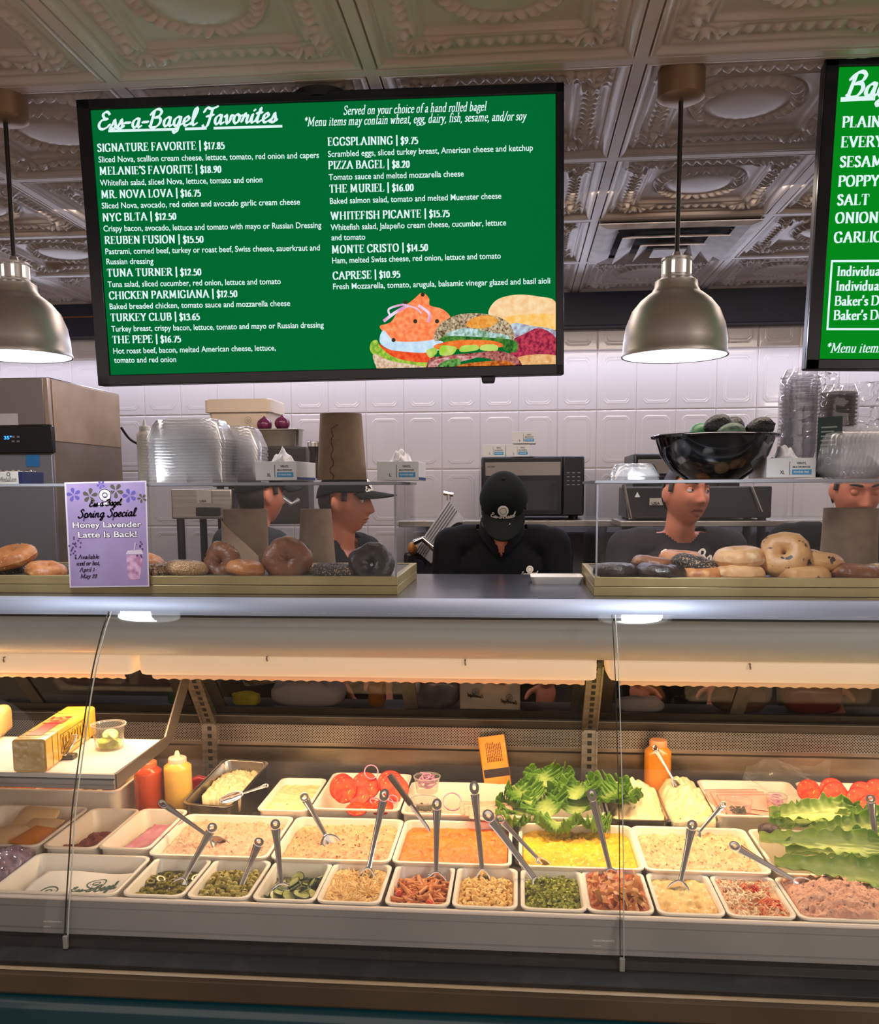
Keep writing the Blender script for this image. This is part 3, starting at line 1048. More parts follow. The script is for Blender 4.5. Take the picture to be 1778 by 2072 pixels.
# ------------------------------------------------------------------ the refrigerated display case
CX0, CX1 = -2.35, 1.85
JX = [-1.0655, 0.2370]                       # joints of the curved glass
case = thing('display_case', 'long refrigerated deli case with curved glass front and dark teal base', 'display case', (0, 2.4, 0))
OFF = (0, 2.4, 0)


def extrude_x(mb, prof, x0, x1, caps=True):
    """closed (Y, z) outline swept along X"""
    return mb.loops([[Vector((x0, y, z)) for y, z in prof], [Vector((x1, y, z)) for y, z in prof]], caps, caps)


def strip_x(mb, prof, x0, x1, n=1):
    for i in range(n):
        a, b = x0 + (x1 - x0) * i / n, x0 + (x1 - x0) * (i + 1) / n
        vs = [Vector((a, y, z)) for y, z in prof] + [Vector((b, y, z)) for y, z in prof]
        k = len(prof)
        mb.add(vs, [(j, k + j, k + j + 1, j + 1) for j in range(k - 1)])


teal = S('teal_enamel', 14, 62, 72, rough=0.22, coat=0.5)
m = MB(OFF)
extrude_x(m, [(3.02, 0.0), (1.90, 0.0), (1.90, 0.10), (1.862, 0.10), (1.862, 0.405), (1.868, 0.424), (1.885, 0.436), (1.93, 0.440), (1.93, 0.47), (3.02, 0.47)], CX0, CX1)
m.build('lower_body', teal, case)
m = MB(OFF)
extrude_x(m, [(1.93, 0.438), (1.875, 0.438), (1.868, 0.446), (1.868, 0.488), (1.876, 0.496), (1.93, 0.50)], CX0, CX1)
m.build('bumper_strip', S('brown_bumper', 92, 76, 58, rough=0.5, var=(78, 62, 46), vscale=3), case)
m = MB(OFF)
extrude_x(m, [(1.878, 0.4965), (1.872, 0.4985), (1.878, 0.5005), (1.90, 0.5005)], CX0, CX1)
m.build('bumper_bead', S('bumper_bead', 176, 152, 120, rough=0.4), case)
gasket = S('black_gasket', 30, 27, 25, rough=0.6, var=(56, 50, 46), vscale=12, ramp=(0.5, 0.75))
m = MB(OFF)
extrude_x(m, [(1.97, 0.49), (1.885, 0.500), (1.885, 0.512), (1.94, 0.522), (1.945, 0.540), (1.97, 0.540)], CX0, CX1)
m.build('glass_gasket', gasket, case, bevel=0.002)
# grey front wall of the tank with its ribs and the pale lip on top
greym = S('grey_enamel', 152, 150, 148, rough=0.45, var=(138, 136, 134), vscale=4)
m = MB(OFF)
prof = [(1.974, 0.515), (1.964, 0.520), (1.964, 0.527), (1.968, 0.529), (1.964, 0.531), (1.964, 0.538), (1.968, 0.540), (1.964, 0.542), (1.964, 0.552), (1.968, 0.553), (1.966, 0.556), (1.966, 0.606), (1.968, 0.607), (1.966, 0.609), (1.966, 0.624)]
extrude_x(m, prof + [(1.985, 0.624), (1.985, 0.515)], CX0, CX1)
m.build('front_apron', greym, case, smooth=None)
m = MB(OFF)
m.b2(CX0, CX1, 1.964, 1.978, 0.624, 0.634)
m.build('front_lip', S('cream_lip', 244, 228, 214, rough=0.35), case, bevel=0.004)
deckm = S('case_liner', 196, 186, 172, rough=0.4)
m = MB(OFF)
m.b2(CX0, CX1, 1.978, 2.92, 0.47, 0.505)
m.build('tank_floor', deckm, case)
m = MB(OFF)
m.b2(CX0, CX1, 2.42, 2.70, 1.262, 1.284)  # white reflector added under the deck to brighten the spoons
m.build('added_reflector', S('reflector_white', 236, 230, 222, rough=0.4), case)
m = MB(OFF)
m.b2(CX0, CX1, 2.93, 3.12, 0.838, 0.852)
m.build('work_ledge', S('ledge_board', 60, 58, 56, rough=0.5), case)
rearm = S('rear_stainless', 176, 166, 158, rough=0.33, metal=0.9, var=(120, 110, 102), vscale=3.5, ramp=(0.3, 0.75), bump=0.05, bscale=25, stretch=(1, 6, 6))
m = MB(OFF)
extrude_x(m, [(2.925, 0.505), (2.900, 0.505), (2.895, 0.735), (2.885, 0.745), (2.885, 0.757), (2.925, 0.757)], CX0, CX1)
m.build('rear_panel', rearm, case, smooth=None)


def perforated():
    mm = S('perforated_steel', 150, 146, 142, rough=0.35, metal=0.9)
    nt = mm.node_tree
    b = nt.nodes['Principled BSDF']
    tc = nt.nodes.new('ShaderNodeTexCoord')
    mp = nt.nodes.new('ShaderNodeMapping')
    mp.inputs['Rotation'].default_value = (0, math.radians(45), 0)
    mp.inputs['Scale'].default_value = (150, 0, 150)
    fr = nt.nodes.new('ShaderNodeVectorMath')
    fr.operation = 'FRACTION'
    sb = nt.nodes.new('ShaderNodeVectorMath')
    sb.operation = 'SUBTRACT'
    sb.inputs[1].default_value = (.5, 0, .5)
    ln = nt.nodes.new('ShaderNodeVectorMath')
    ln.operation = 'LENGTH'
    lt = nt.nodes.new('ShaderNodeMath')
    lt.operation = 'LESS_THAN'
    lt.inputs[1].default_value = 0.33
    mx = nt.nodes.new('ShaderNodeMixRGB')
    mx.inputs[1].default_value = (*srgb((170, 164, 158)), 1)
    mx.inputs[2].default_value = (*srgb((22, 20, 20)), 1)
    nt.links.new(tc.outputs['Object'], mp.inputs[0])
    nt.links.new(mp.outputs[0], fr.inputs[0])
    nt.links.new(fr.outputs[0], sb.inputs[0])
    nt.links.new(sb.outputs[0], ln.inputs[0])
    nt.links.new(ln.outputs['Value'], lt.inputs[0])
    nt.links.new(lt.outputs[0], mx.inputs[0])
    nt.links.new(mx.outputs[0], b.inputs['Base Color'])
    return mm


m = MB(OFF)
m.b2(CX0, CX1, 2.889, 2.925, 0.757, 0.818)
m.build('vent_grille', perforated(), case)
m = MB(OFF)
extrude_x(m, [(2.925, 0.818), (2.882, 0.818), (2.878, 0.822), (2.872, 0.848), (2.878, 0.852), (2.925, 0.852)], CX0, CX1)
m.build('door_sill', S('sill_grey', 70, 66, 64, rough=0.35, metal=0.6), case, bevel=0.002)

# sloping rear sliding doors: black rails, stiles and dark glass
frm = S('door_black', 20, 18, 18, rough=0.3)
ry = lambda z: 2.885 - (z - 0.852) * 0.92


def slope_box(m, x0, x1, z0, z1, d0=0.0, d1=0.02):
    extrude_x(m, [(ry(z0) + d0, z0), (ry(z1) + d0, z1), (ry(z1) + d1, z1), (ry(z0) + d1, z0)], x0, x1)


m = MB(OFF)
slope_box(m, CX0, CX1, 0.852, 0.884, 0.0, 0.02)
m.build('bottom_rail', frm, case, smooth=None)
m = MB(OFF)
slope_box(m, CX0, CX1, 1.09, 1.12, 0.0, 0.02)
m.build('top_rail', frm, case, smooth=None)
stiles = [-2.0, -1.62, -1.10, -0.99, -0.345, 0.19, 0.275, 0.69, 1.16, 1.60]
for x in stiles:
    m = MB(OFF)
    slope_box(m, x - 0.022, x + 0.022, 0.884, 1.09, 0.002, 0.018)
    m.build('door_stile', frm, case, smooth=None)
dg = glass('door_glass', (0.62, 0.62, 0.64), 0.8)
for x0, x1 in zip([CX0] + stiles, stiles + [CX1]):
    m = MB(OFF)
    slope_box(m, x0 + (0.022 if x0 != CX0 else 0), x1 - (0.022 if x1 != CX1 else 0), 0.884, 1.09, 0.008, 0.012)
    m.build('door_pane', dg, case, smooth=None)

# slotted steel uprights
for x in (-1.0330, 0.2330, 1.50, -2.25):
    m = MB(OFF)
    for s in (-1, 1):
        extrude_x(m, [(2.872, 0.505), (2.872, 0.815), (2.655, 1.115), (2.690, 1.115), (2.905, 0.822), (2.905, 0.505)], x + s * 0.0225 - 0.003, x + s * 0.0225 + 0.003)
    extrude_x(m, [(2.878, 0.505), (2.878, 0.818), (2.662, 1.115), (2.670, 1.115), (2.886, 0.822), (2.886, 0.505)], x - 0.0225, x + 0.0225)
    up_ = m.build('slotted_upright', BRUSHED, case, smooth=None)
    m = MB(OFF)
    for k in range(10):
        z = 0.56 + k * 0.026
        m.b2(x - 0.007, x + 0.007, 2.8765, 2.880, z, z + 0.014)
    for k in range(12):
        z = 0.832 + k * 0.0225
        y = 2.878 - (z - 0.818) * 0.7273
        m.box((x, y, z), (0.013, 0.014, 0.0035), Euler((math.radians(126), 0, 0)))
    m.build('upright_slots', MATTEBLACK, up_, smooth=None)['kind'] = 'stuff'

# top of the case: steel deck, silver nosing, black seam, canopy roll, lamp housings
m = MB(OFF)
m.b2(CX0, CX1, 2.345, 3.06, 1.285, 1.308)
m.build('top_deck', S('deck_steel', 160, 162, 172, rough=0.2, metal=0.9, var=(120, 122, 132), vscale=3), case)
m = MB(OFF)
P_ = [(2.36, 1.309), (2.345, 1.312), (2.335, 1.311), (2.326, 1.307), (2.312, 1.298), (2.302, 1.288), (2.295, 1.277), (2.292, 1.270), (2.30, 1.268), (2.36, 1.270)]
extrude_x(m, P_, CX0, CX1)
m.build('top_nosing', S('silver_nosing', 158, 165, 184, rough=0.55, metal=0.5), case, smooth=70)
m = MB(OFF)
m.b2(CX0, CX1, 2.296, 2.36, 1.263, 1.269)
m.build('black_seam', BLACK, case)
m = MB(OFF)
pr = [(2.345, 1.263)]
for k in range(13):
    a = math.radians(150 + k * 9.5)
    pr.append((2.405 + 0.062 * math.cos(a), 1.207 + 0.066 * math.sin(a)))
extrude_x(m, pr + [(y + .003, z) for y, z in pr[::-1]], CX0, CX1)
m.build('canopy_roll', S('canopy_enamel', 186, 192, 192, rough=0.4, coat=0.3), case, smooth=40)

lampw = S('lamp_housing_white', 250, 238, 222, rough=0.4, emit=srgb((255, 205, 150)), estr=0.28)
lampf = S('diffuser_fringe', 236, 206, 180, rough=0.4, emit=srgb((255, 190, 130)), estr=0.12)
HX = [(CX0, PY(272, 1330, 2.42).x), (PY(286, 1330, 2.42).x, PY(1206, 1345, 2.42).x), (PY(1232, 1345, 2.42).x, CX1)]
for i, (x0, x1) in enumerate(HX):
    m = MB(OFF)
    ys = [(2.402, 1.143), (2.398, 1.130), (2.400, 1.092), (2.406, 1.084), (2.52, 1.082), (2.57, 1.094), (2.575, 1.143)]
    e = 0.018
    L = []
    for xx, k in ((x0, 0.90), (x0 + e * .3, 0.97), (x0 + e, 1.0), (x1 - e, 1.0), (x1 - e * .3, .97), (x1, .90)):
        L.append([Vector((xx, 2.4875 + (y - 2.4875) * k, 1.143 + (z - 1.143) * k)) for y, z in ys])
    m.loops(L)
    hs_ = m.build('lamp_housing', lampw, case, smooth=50)
    m = MB(OFF)
    n = int((x1 - x0) / 0.006)

    def fr_(u, v, x0=x0, x1=x1):
        x = x0 + 0.03 + (x1 - x0 - 0.06) * u
        w = 0.0035 * (0.5 + 0.5 * math.sin(x * 190)) ** 2
        return Vector((x, 2.415 + 0.012 * v, 1.083 - (0.013 + w) * math.sin(v * PI / 2) if v > 0 else 1.084))
    m.grid(fr_, n, 3)
    m.build('diffuser_fringe', lampf, hs_, solid=0.002)
for px, py in ((10, 1334), (541, 1332), (941, 1340), (1516, 1348)):
    c = PY(px, py, 2.398)
    m = MB(OFF)
    m.tube([c + Vector((0, 0.004, 0.006)), c + Vector((0, -0.006, 0.006)), c + Vector((0, -0.008, 0)), c + Vector((0.001, -0.006, -0.007))], 0.0026, 8)
    m.build('housing_clip', BRUSHED, case)

# curved glass front
GP = [(2.322, 1.300), (2.300, 1.292), (2.268, 1.282), (2.240, 1.256), (2.212, 1.222), (2.178, 1.174), (2.138, 1.105), (2.100, 1.022), (2.056, 0.920), (2.020, 0.830), (1.992, 0.718), (1.966, 0.616), (1.950, 0.536), (1.948, 0.520)]
GP = [(y - 0.010, z) for y, z in smooth_pts(GP[2:], 4)]
fg = glass('curved_glass', (0.985, 0.99, 0.985), 0.55, 0.0, 1.5)
fe = S('glass_edge', 206, 214, 206, rough=0.2)
fd = S('glass_edge_dark', 40, 48, 44, rough=0.2)
for x0, x1 in ((CX0, JX[0] - 0.003), (JX[0] + 0.003, JX[1] - 0.003), (JX[1] + 0.003, CX1)):
    m = MB(OFF)
    extrude_x(m, GP + [(y + .0058, z + .0015) for y, z in GP[::-1]], x0, x1)
    m.build('front_glass', fg, case, smooth=40)
for jx in JX:
    for s, mt in ((-1, fd), (1, fe)):
        m = MB(OFF)
        strip_x(m, GP, jx + s * 0.0042 - 0.0009, jx + s * 0.0042 + 0.0009)
        m.build('glass_edge', mt, case, smooth=180, solid=0.0045)
    m = MB(OFF)
    m.box((jx, 1.938, 0.534), (0.012, 0.010, 0.034))
    m.build('glass_clip', S('clear_clip', 150, 150, 146, rough=0.3), case, bevel=0.002)
for px, py, px2, py2 in ((88, 1866, 125, 1867), (1200, 1905, 1242, 1906)):
    a, b = PY(px, py, 1.9625), PY(px2, py2, 1.9625)
    m = MB(OFF)
    lay(m, sans("HUSSMANN", bold=0.02, space=1.1), a, b - a, (0, 0, 1), 0.0048, width=(b - a).length)
    ml_ = m.build('maker_lettering', S('white_print', 236, 234, 232, rough=0.5), case, smooth=None)
    a2, b2_ = PY(px, py + 10, 1.9625), PY(px + 16, py + 10, 1.9625)
    m = MB(OFF)
    lay(m, sans("Insight", bold=0.02), a2, b2_ - a2, (0, 0, 1), 0.003, width=(b2_ - a2).length)
    m.build('model_lettering', _M['white_print'], case, smooth=None)
m = MB(OFF)
for x in (CX0 - 0.02, CX1):
    extrude_x(m, [(1.95, 0.5), (2.24, 1.26), (2.345, 1.30), (3.05, 1.30), (3.05, 0.47), (1.95, 0.47)], x, x + 0.02)
    break
m.build('end_panel', S('end_panel_grey', 120, 112, 106, rough=0.4), case, smooth=None)
m = MB(OFF)
extrude_x(m, [(1.95, 0.5), (2.24, 1.26), (2.345, 1.30), (3.05, 1.30), (3.05, 0.47), (1.95, 0.47)], CX1, CX1 + 0.02)
m.build('end_panel', _M['end_panel_grey'], case, smooth=None)

# the glass-fronted shelf at the left of the case
shelf = thing('case_shelf', 'white shelf with a striped tag moulding held by a slanted bracket inside the case', 'shelf', (-1.6, 2.36, 0.861))
so = (-1.6, 2.36, 0.861)
m = MB(so)
m.b2(CX0, -1.056, 2.205, 2.53, 0.853, 0.861)
m.build('shelf_board', S('shelf_cream', 240, 226, 216, rough=0.3), shelf, bevel=0.002)
m = MB(so)
extrude_x(m, [(2.206, 0.861), (2.198, 0.861), (2.196, 0.850), (2.200, 0.849), (2.200, 0.846), (2.195, 0.845), (2.195, 0.836), (2.199, 0.835), (2.199, 0.832), (2.196, 0.831), (2.197, 0.822), (2.206, 0.822)], CX0, -1.050)
m.build('tag_moulding', S('moulding_aluminium', 190, 184, 178, rough=0.3, metal=0.6), shelf, smooth=None)
m = MB(so)
for z in (0.8475, 0.8335, 0.8215):
    m.b2(CX0, -1.050, 2.1995, 2.2015, z - 0.001, z + 0.001)
m.build('moulding_grooves', MATTEBLACK, shelf, smooth=None)
m = MB(so)
extrude_x(m, [(2.206, 0.822), (2.206, 0.860), (2.54, 0.866), (2.72, 1.04), (2.76, 0.995), (2.60, 0.845), (2.54, 0.832)], -1.052, -1.047)
m.build('slanted_bracket', S('bracket_grey', 112, 102, 94, rough=0.35, metal=0.5), shelf, smooth=None)
# ------------------------------------------------------------------ food pans standing in the case
RIM = 0.640
pan_w = S('white_food_pan', 246, 234, 216, rough=0.3, spec=0.5)
pan_s = S('steam_pan_steel', 176, 170, 162, rough=0.25, metal=1.0)


def pan(label, x, y, w, d, z=RIM, h=0.130, material=None, r=0.024, name='food_pan', cat='food pan', group='white food pans in the case', rot=None):
    material = material or pan_w
    t = thing(name, label, cat, (x, y, z - h), group, rot)
    tp = 0.012
    L = []
    for a, zz, k in ((tp + .004, 0.003, .8), (tp, 0.0, .8), (tp * .9, 0.004, .9), (0.006, h - 0.010, 1), (0.0045, h - 0.006, 1), (0.0, h - 0.005, 1), (0.0, h - 0.001, 1), (0.002, h, 1), (0.007, h, 1), (0.0095, h - 0.003, 1), (tp + .003, 0.007, .9), (tp + .012, 0.004, .8)):
        L.append([Vector((px, py, zz)) for px, py in rrect(w - 2 * a, d - 2 * a, max(r * k - a * .3, .006), 5)])
    m = MB()
    m.loops(L)
    m.build('pan_body', material, t, smooth=50)
    t['_w'], t['_d'], t['_z'] = w, d, z
    del t['_w'], t['_d'], t['_z']
    return t


def fill(name, label, cat, x, y, w, d, z, material, amp=0.006, sc=45, lump=0.004, heap=0.0, tilt=0.0, seed=0, nx=None, ny=None, kind=None, group=None, depth=0.05, skew=0.0, r=0.022, hx=0.0, hy=0.0, fine=0.0):
    """food levelled in a pan: a lumpy closed body with rounded-rectangle outline, top around z"""
    nx = nx or int(w / 0.0035)
    ny = ny or int(d / 0.0035)
    off = Vector((x, y, z - depth))
    m = MB(off)

    def top(u, v):
        # squircle mapping keeps the outline a rounded rectangle
        a, b = u * 2 - 1, v * 2 - 1
        k = 1.0
        if abs(a) > .0 or abs(b) > .0:
            ex = (abs(a) ** 8 + abs(b) ** 8) ** (1 / 8)
            k = max(abs(a), abs(b)) / max(ex, 1e-6)
        X, Y = x + a * k * w / 2, y + b * k * d / 2
        e = max(abs(a), abs(b))
        p = Vector((X * 1.0, Y * 1.0, seed * 3.1))
        h = noise.fractal(p * sc, 0.9, 2.1, 4) * amp * 1.35
        h += (abs(noise.noise(p * sc * 2.6)) - .25) * lump * 1.6
        if fine:
            h += (0.5 - noise.voronoi(p * sc * 4.5)[0][0]) * fine
        h += heap * max(0, 1 - ((a - hx) ** 2 + (b - hy) ** 2) * .75)
        h += tilt * b * d / 2 + skew * a * w / 2
        h *= (1 - max(0, (e - .9) / .1) * .6)
        return Vector((X, Y, z + h))
    m.grid(top, nx, ny)
    n0 = len(m.v)
    # skirt
    ring = [i for i in range(nx + 1)] + [(j + 1) * (nx + 1) - 1 for j in range(1, ny + 1)] + [ny * (nx + 1) + i for i in range(nx - 1, -1, -1)] + [j * (nx + 1) for j in range(ny - 1, 0, -1)]
    c = Vector((x, y, 0))
    for i in ring:
        p = m.v[i]
        m.v.append(Vector((c.x + (p.x - c.x) * .96, c.y + (p.y - c.y) * .96, z - depth)))
    k = len(ring)
    for i in range(k):
        a, b = ring[i], ring[(i + 1) % k]
        m.f.append((b, a, n0 + i, n0 + (i + 1) % k))
        m.mi.append(0)
    m.f.append(tuple(n0 + i for i in range(k))[::-1])
    m.mi.append(0)
    o = m.build(name, material, None, smooth=180)
    return tag(o, label, cat, group, kind)


# ---- front row of quarter-size pans (rims read off the photograph land on a 0.159 m pitch)
FRONT = [(-0.868, 'jal'), (-0.709, 'oli'), (-0.549, 'cuc'), (-0.394, 'col'), (-0.232, 'pen'), (-0.074, 'mac'), (0.086, 'fus'), (0.238, 'red'), (0.397, 'pot'), (0.553, 'sla')]
LBL = dict(jal='white pan of pickled jalapeños in the front row', oli='white pan of green olives in the front row', cuc='white pan of cucumber salad in the front row', col='white pan of shredded cabbage slaw left of the penne',
           pen='white pan of penne salad in the front row', mac='white pan of macaroni salad in the front row', fus='white pan of green pesto pasta in the front row', red='white pan of red roasted vegetables in the front row',
           pot='white pan of mashed egg potato salad in the front row', sla='white pan of crab salad shreds in the front row')
for x, k in FRONT:
    pan(LBL[k], x, 2.088, 0.153, 0.222)
pan('large white pan lined with printed wax paper at the left of the front row', -1.115, 2.088, 0.315, 0.230, h=0.10)
pan('white pan heaped with pink salmon salad in the front row', 0.745, 2.088, 0.225, 0.222)
pan('white pan of pink salmon salad cut off by the right picture edge', 0.942, 2.088, 0.162, 0.222)
# ---- second row, half-size pans
SEC = [(-0.808, .322, 'tuna', 'white pan of pink flaked salmon spread in the second row'), (-0.482, .316, 'sal', 'white pan of shredded chicken spread with a serving fork in the second row'), (-0.167, .308, 'org', 'white pan of orange cream spread in the second row'),
       (0.163, .316, 'yel', 'white pan of yellow egg salad in the second row'), (0.476, .312, 'chk', 'white pan of pale whitefish salad in the second row'), (0.81, .34, 'let', 'white pan under the big romaine leaves at the right')]
for x, w, k, l in SEC:
    pan(l, x, 2.340, w, 0.300, z=0.650, h=0.140)
pan('white pan holding two browned patties', -1.196, 2.362, 0.152, 0.300, z=0.652, h=0.140)
pan('white pan holding pink sliced radish left of the pink salmon spread', -1.047, 2.368, 0.146, 0.300, z=0.652, h=0.140)
pan('white pan of sliced white and orange cheese under the shelf', -1.425, 2.362, 0.290, 0.300, z=0.654, h=0.142)
# ---- third row
pan('white pan of cheese spread with herbs in the back row', -0.687, 2.635, 0.150, 0.300, z=0.668, h=0.150)
pan('white pan of sliced tomatoes behind the chicken spread', -0.474, 2.680, 0.262, 0.340, z=0.668, h=0.150)
pan('white pan holding onion cups and smoked salmon in the back row', -0.182, 2.645, 0.312, 0.290, z=0.664, h=0.148)
pan('white pan under the curly lettuce in the back row', 0.118, 2.640, 0.270, 0.290, z=0.664, h=0.148)
pan('white pan of sliced ham and lox at the right of the back row', 0.715, 2.700, 0.290, 0.320, z=0.668, h=0.150)
pan('white pan of sliced tomatoes at the right edge of the back row', 1.030, 2.700, 0.310, 0.320, z=0.668, h=0.150)
pan('steel pan of cream cheese standing tilted in the back row', -0.905, 2.690, 0.165, 0.300, z=0.690, h=0.110, material=pan_s, name='steel_pan', group='steel pans in the case', rot=(math.radians(10), 0, math.radians(-8)))
pan('steel pan heaped with whipped white spread in the back row', 0.350, 2.660, 0.175, 0.290, z=0.655, h=0.110, material=pan_s, name='steel_pan', group='steel pans in the case')
pan('clear plastic tub of scallion cream cheese in the back row', 0.510, 2.660, 0.150, 0.290, z=0.655, h=0.110, material=glass('clear_plastic', (0.93, 0.93, 0.92), 1.0, 0.05, body=0.10), name='plastic_tub', group='steel pans in the case')
pan('white pan of mixed cold cuts under the shelf at the left', -1.44, 2.70, 0.46, 0.30, z=0.690, h=0.140, r=0.03)


# ---------------------------------------------------------------- levelled salads
def food(name, c, var, col3=None, vs=60, s3=110, bump=1.0, bs=130, rough=0.45, **k):
    return S(name, *c, var=var, col3=col3, vscale=vs, s3=s3, bump=bump, bscale=bs, rough=rough, **k)


TROUT = 'spread'
fill('salmon_spread', 'pink flaked baked salmon spread in the second row', 'spread', -0.808, 2.345, 0.296, 0.270, 0.627, food('f_tuna', (240, 190, 156), (226, 164, 130), (150, 116, 92), r3=(.61, .68)), amp=0.008, fine=0.007, tilt=0.05, seed=1)
fill('chicken_spread', 'peach shredded chicken spread with brown flecks in the second row', 'spread', -0.482, 2.345, 0.290, 0.270, 0.628, food('f_sal', (240, 188, 138), (222, 160, 112), (128, 92, 62), r3=(.60, .67)), amp=0.009, fine=0.008, tilt=0.03, skew=0.06, seed=2)
fill('orange_spread', 'smooth orange tomato cream spread in the second row', 'spread', -0.167, 2.340, 0.284, 0.272, 0.632, food('f_org', (248, 136, 48), (240, 118, 34), (190, 74, 22), vs=20, s3=50, r3=(.66, .70), bump=0.4, bs=60), amp=0.006, fine=0.003, seed=3)
fill('egg_salad', 'bright yellow egg salad in the second row', 'egg salad', 0.163, 2.340, 0.292, 0.272, 0.632, food('f_yel', (250, 204, 36), (244, 176, 14), (255, 232, 120), vs=30, s3=70), amp=0.006, fine=0.006, seed=4)
fill('whitefish_salad', 'pale beige whitefish salad in the second row', 'salad', 0.476, 2.345, 0.288, 0.272, 0.628, food('f_chk', (238, 204, 154), (218, 176, 126), (120, 92, 62), r3=(.61, .68)), amp=0.009, fine=0.009, heap=0.012, hx=.7, hy=.8, seed=5)
fill('salmon_salad', 'pink heaped salmon salad in the front row', 'salad', 0.752, 2.090, 0.215, 0.206, 0.640, food('f_slm', (236, 178, 148), (220, 152, 124), (112, 72, 66), r3=(.61, .68)), amp=0.007, fine=0.006, heap=0.028, seed=6, r=0.03)
fill('salmon_salad', 'second mound of pink salmon salad cut off by the right edge', 'salad', 0.942, 2.086, 0.138, 0.198, 0.636, _M['f_slm'], amp=0.007, fine=0.006, heap=0.03, seed=26)
fill('cabbage_slaw', 'cream coloured shredded cabbage slaw in the front row', 'slaw', -0.394, 2.086, 0.132, 0.198, 0.628, food('f_col', (250, 212, 142), (240, 190, 112), (208, 110, 60), r3=(.72, .75)), amp=0.007, fine=0.008, seed=7, kind='stuff')
fill('roasted_vegetables', 'red oily roasted pepper and vegetable salad in the front row', 'salad', 0.238, 2.086, 0.134, 0.198, 0.638, food('f_red', (206, 112, 52), (186, 78, 32), (212, 150, 80), vs=40, s3=60, rough=0.2), amp=0.010, fine=0.004, heap=0.006, seed=8)
fill('egg_potato_salad', 'pale mashed egg potato salad in the front row', 'salad', 0.397, 2.086, 0.132, 0.198, 0.628, food('f_pot', (244, 202, 128), (234, 180, 100), (250, 228, 180), vs=25, s3=60, bump=0.3), amp=0.007, fine=0.004, seed=9)
fill('crab_salad', 'shredded crab salad with red pepper bits in the front row', 'salad', 0.553, 2.086, 0.132, 0.198, 0.632, food('f_sla', (240, 202, 158), (232, 170, 118), (226, 96, 58), vs=70, s3=80, r3=(.60, .64)), amp=0.006, fine=0.010, seed=10, kind='stuff')
fill('pickled_jalapenos', 'green brine over the pickled jalapeños in the front row', 'pickles', -0.868, 2.086, 0.132, 0.198, 0.608, food('f_jal', (112, 96, 22), (78, 66, 12), (150, 132, 50), vs=30, s3=50, rough=0.12), amp=0.006, fine=0.006, seed=11)
fill('pesto_pasta', 'dressing under the green pesto pasta in the front row', 'pasta salad', 0.086, 2.086, 0.132, 0.198, 0.614, food('f_fus', (132, 136, 46), (92, 98, 26), None), amp=0.005, fine=0.006, seed=12)
fill('macaroni_base', 'creamy dressing under the macaroni in the front row', 'pasta salad', -0.074, 2.086, 0.132, 0.198, 0.616, food('f_mac', (246, 200, 124), (222, 166, 86), None), amp=0.005, seed=13)
fill('tomato_dressing', 'tomato dressing under the penne in the front row', 'dressing', -0.232, 2.086, 0.132, 0.198, 0.608, food('f_pen', (196, 112, 54), (150, 72, 30), None), amp=0.004, seed=14)
fill('olive_brine', 'brown brine at the bottom of the olive pan', 'brine', -0.709, 2.086, 0.130, 0.198, 0.602, food('f_oli', (104, 90, 36), (80, 66, 24), None, rough=0.15), amp=0.002, seed=15)
fill('cucumber_dressing', 'oily green dressing under the cucumber slices', 'dressing', -0.549, 2.086, 0.130, 0.198, 0.602, food('f_cuc', (150, 140, 78), (112, 104, 50), None, rough=0.2), amp=0.003, seed=16)
fill('herb_spread', 'pale cheese spread with specks of dill in the back row', 'spread', -0.687, 2.640, 0.132, 0.276, 0.648, food('f_herb', (240, 222, 172), (232, 208, 150), (96, 104, 50), vs=12, s3=70, r3=(.72, .74), bump=0.25), amp=0.005, fine=0.002, seed=17)
o = fill('cream_cheese', 'scraped white cream cheese in the tilted steel pan', 'cream cheese', -0.900, 2.690, 0.120, 0.260, 0.672, food('f_cream', (244, 222, 176), (232, 202, 150), None, vs=20, bump=0.4), amp=0.012, fine=0.004, heap=0.012, seed=18)
fill('whipped_spread', 'whipped white spread heaped above its steel pan', 'spread', 0.350, 2.672, 0.155, 0.270, 0.650, food('f_whip', (250, 226, 178), (242, 210, 156), None, vs=14, bump=0.3, bs=40), amp=0.020, sc=16, lump=0.010, heap=0.062, hy=.2, seed=19)
fill('scallion_cream_cheese', 'white scallion cream cheese with green specks mounded in the clear tub', 'cream cheese', 0.505, 2.668, 0.135, 0.280, 0.648, food('f_scal', (240, 224, 178), (228, 208, 156), (120, 118, 60), vs=14, s3=90, r3=(.70, .72), bump=0.3, bs=40), amp=0.016, sc=18, lump=0.008, heap=0.050, hy=.5, seed=20)


# ---------------------------------------------------------------- pieces that can be counted
def mesh_thing(m, name, material, label, cat, group, loc=(0, 0, 0), rot=None, **k):
    o = m.build(name, material, None, **k)
    o.location = loc
    if rot:
        o.rotation_euler = rot
    return tag(o, label, cat, group)


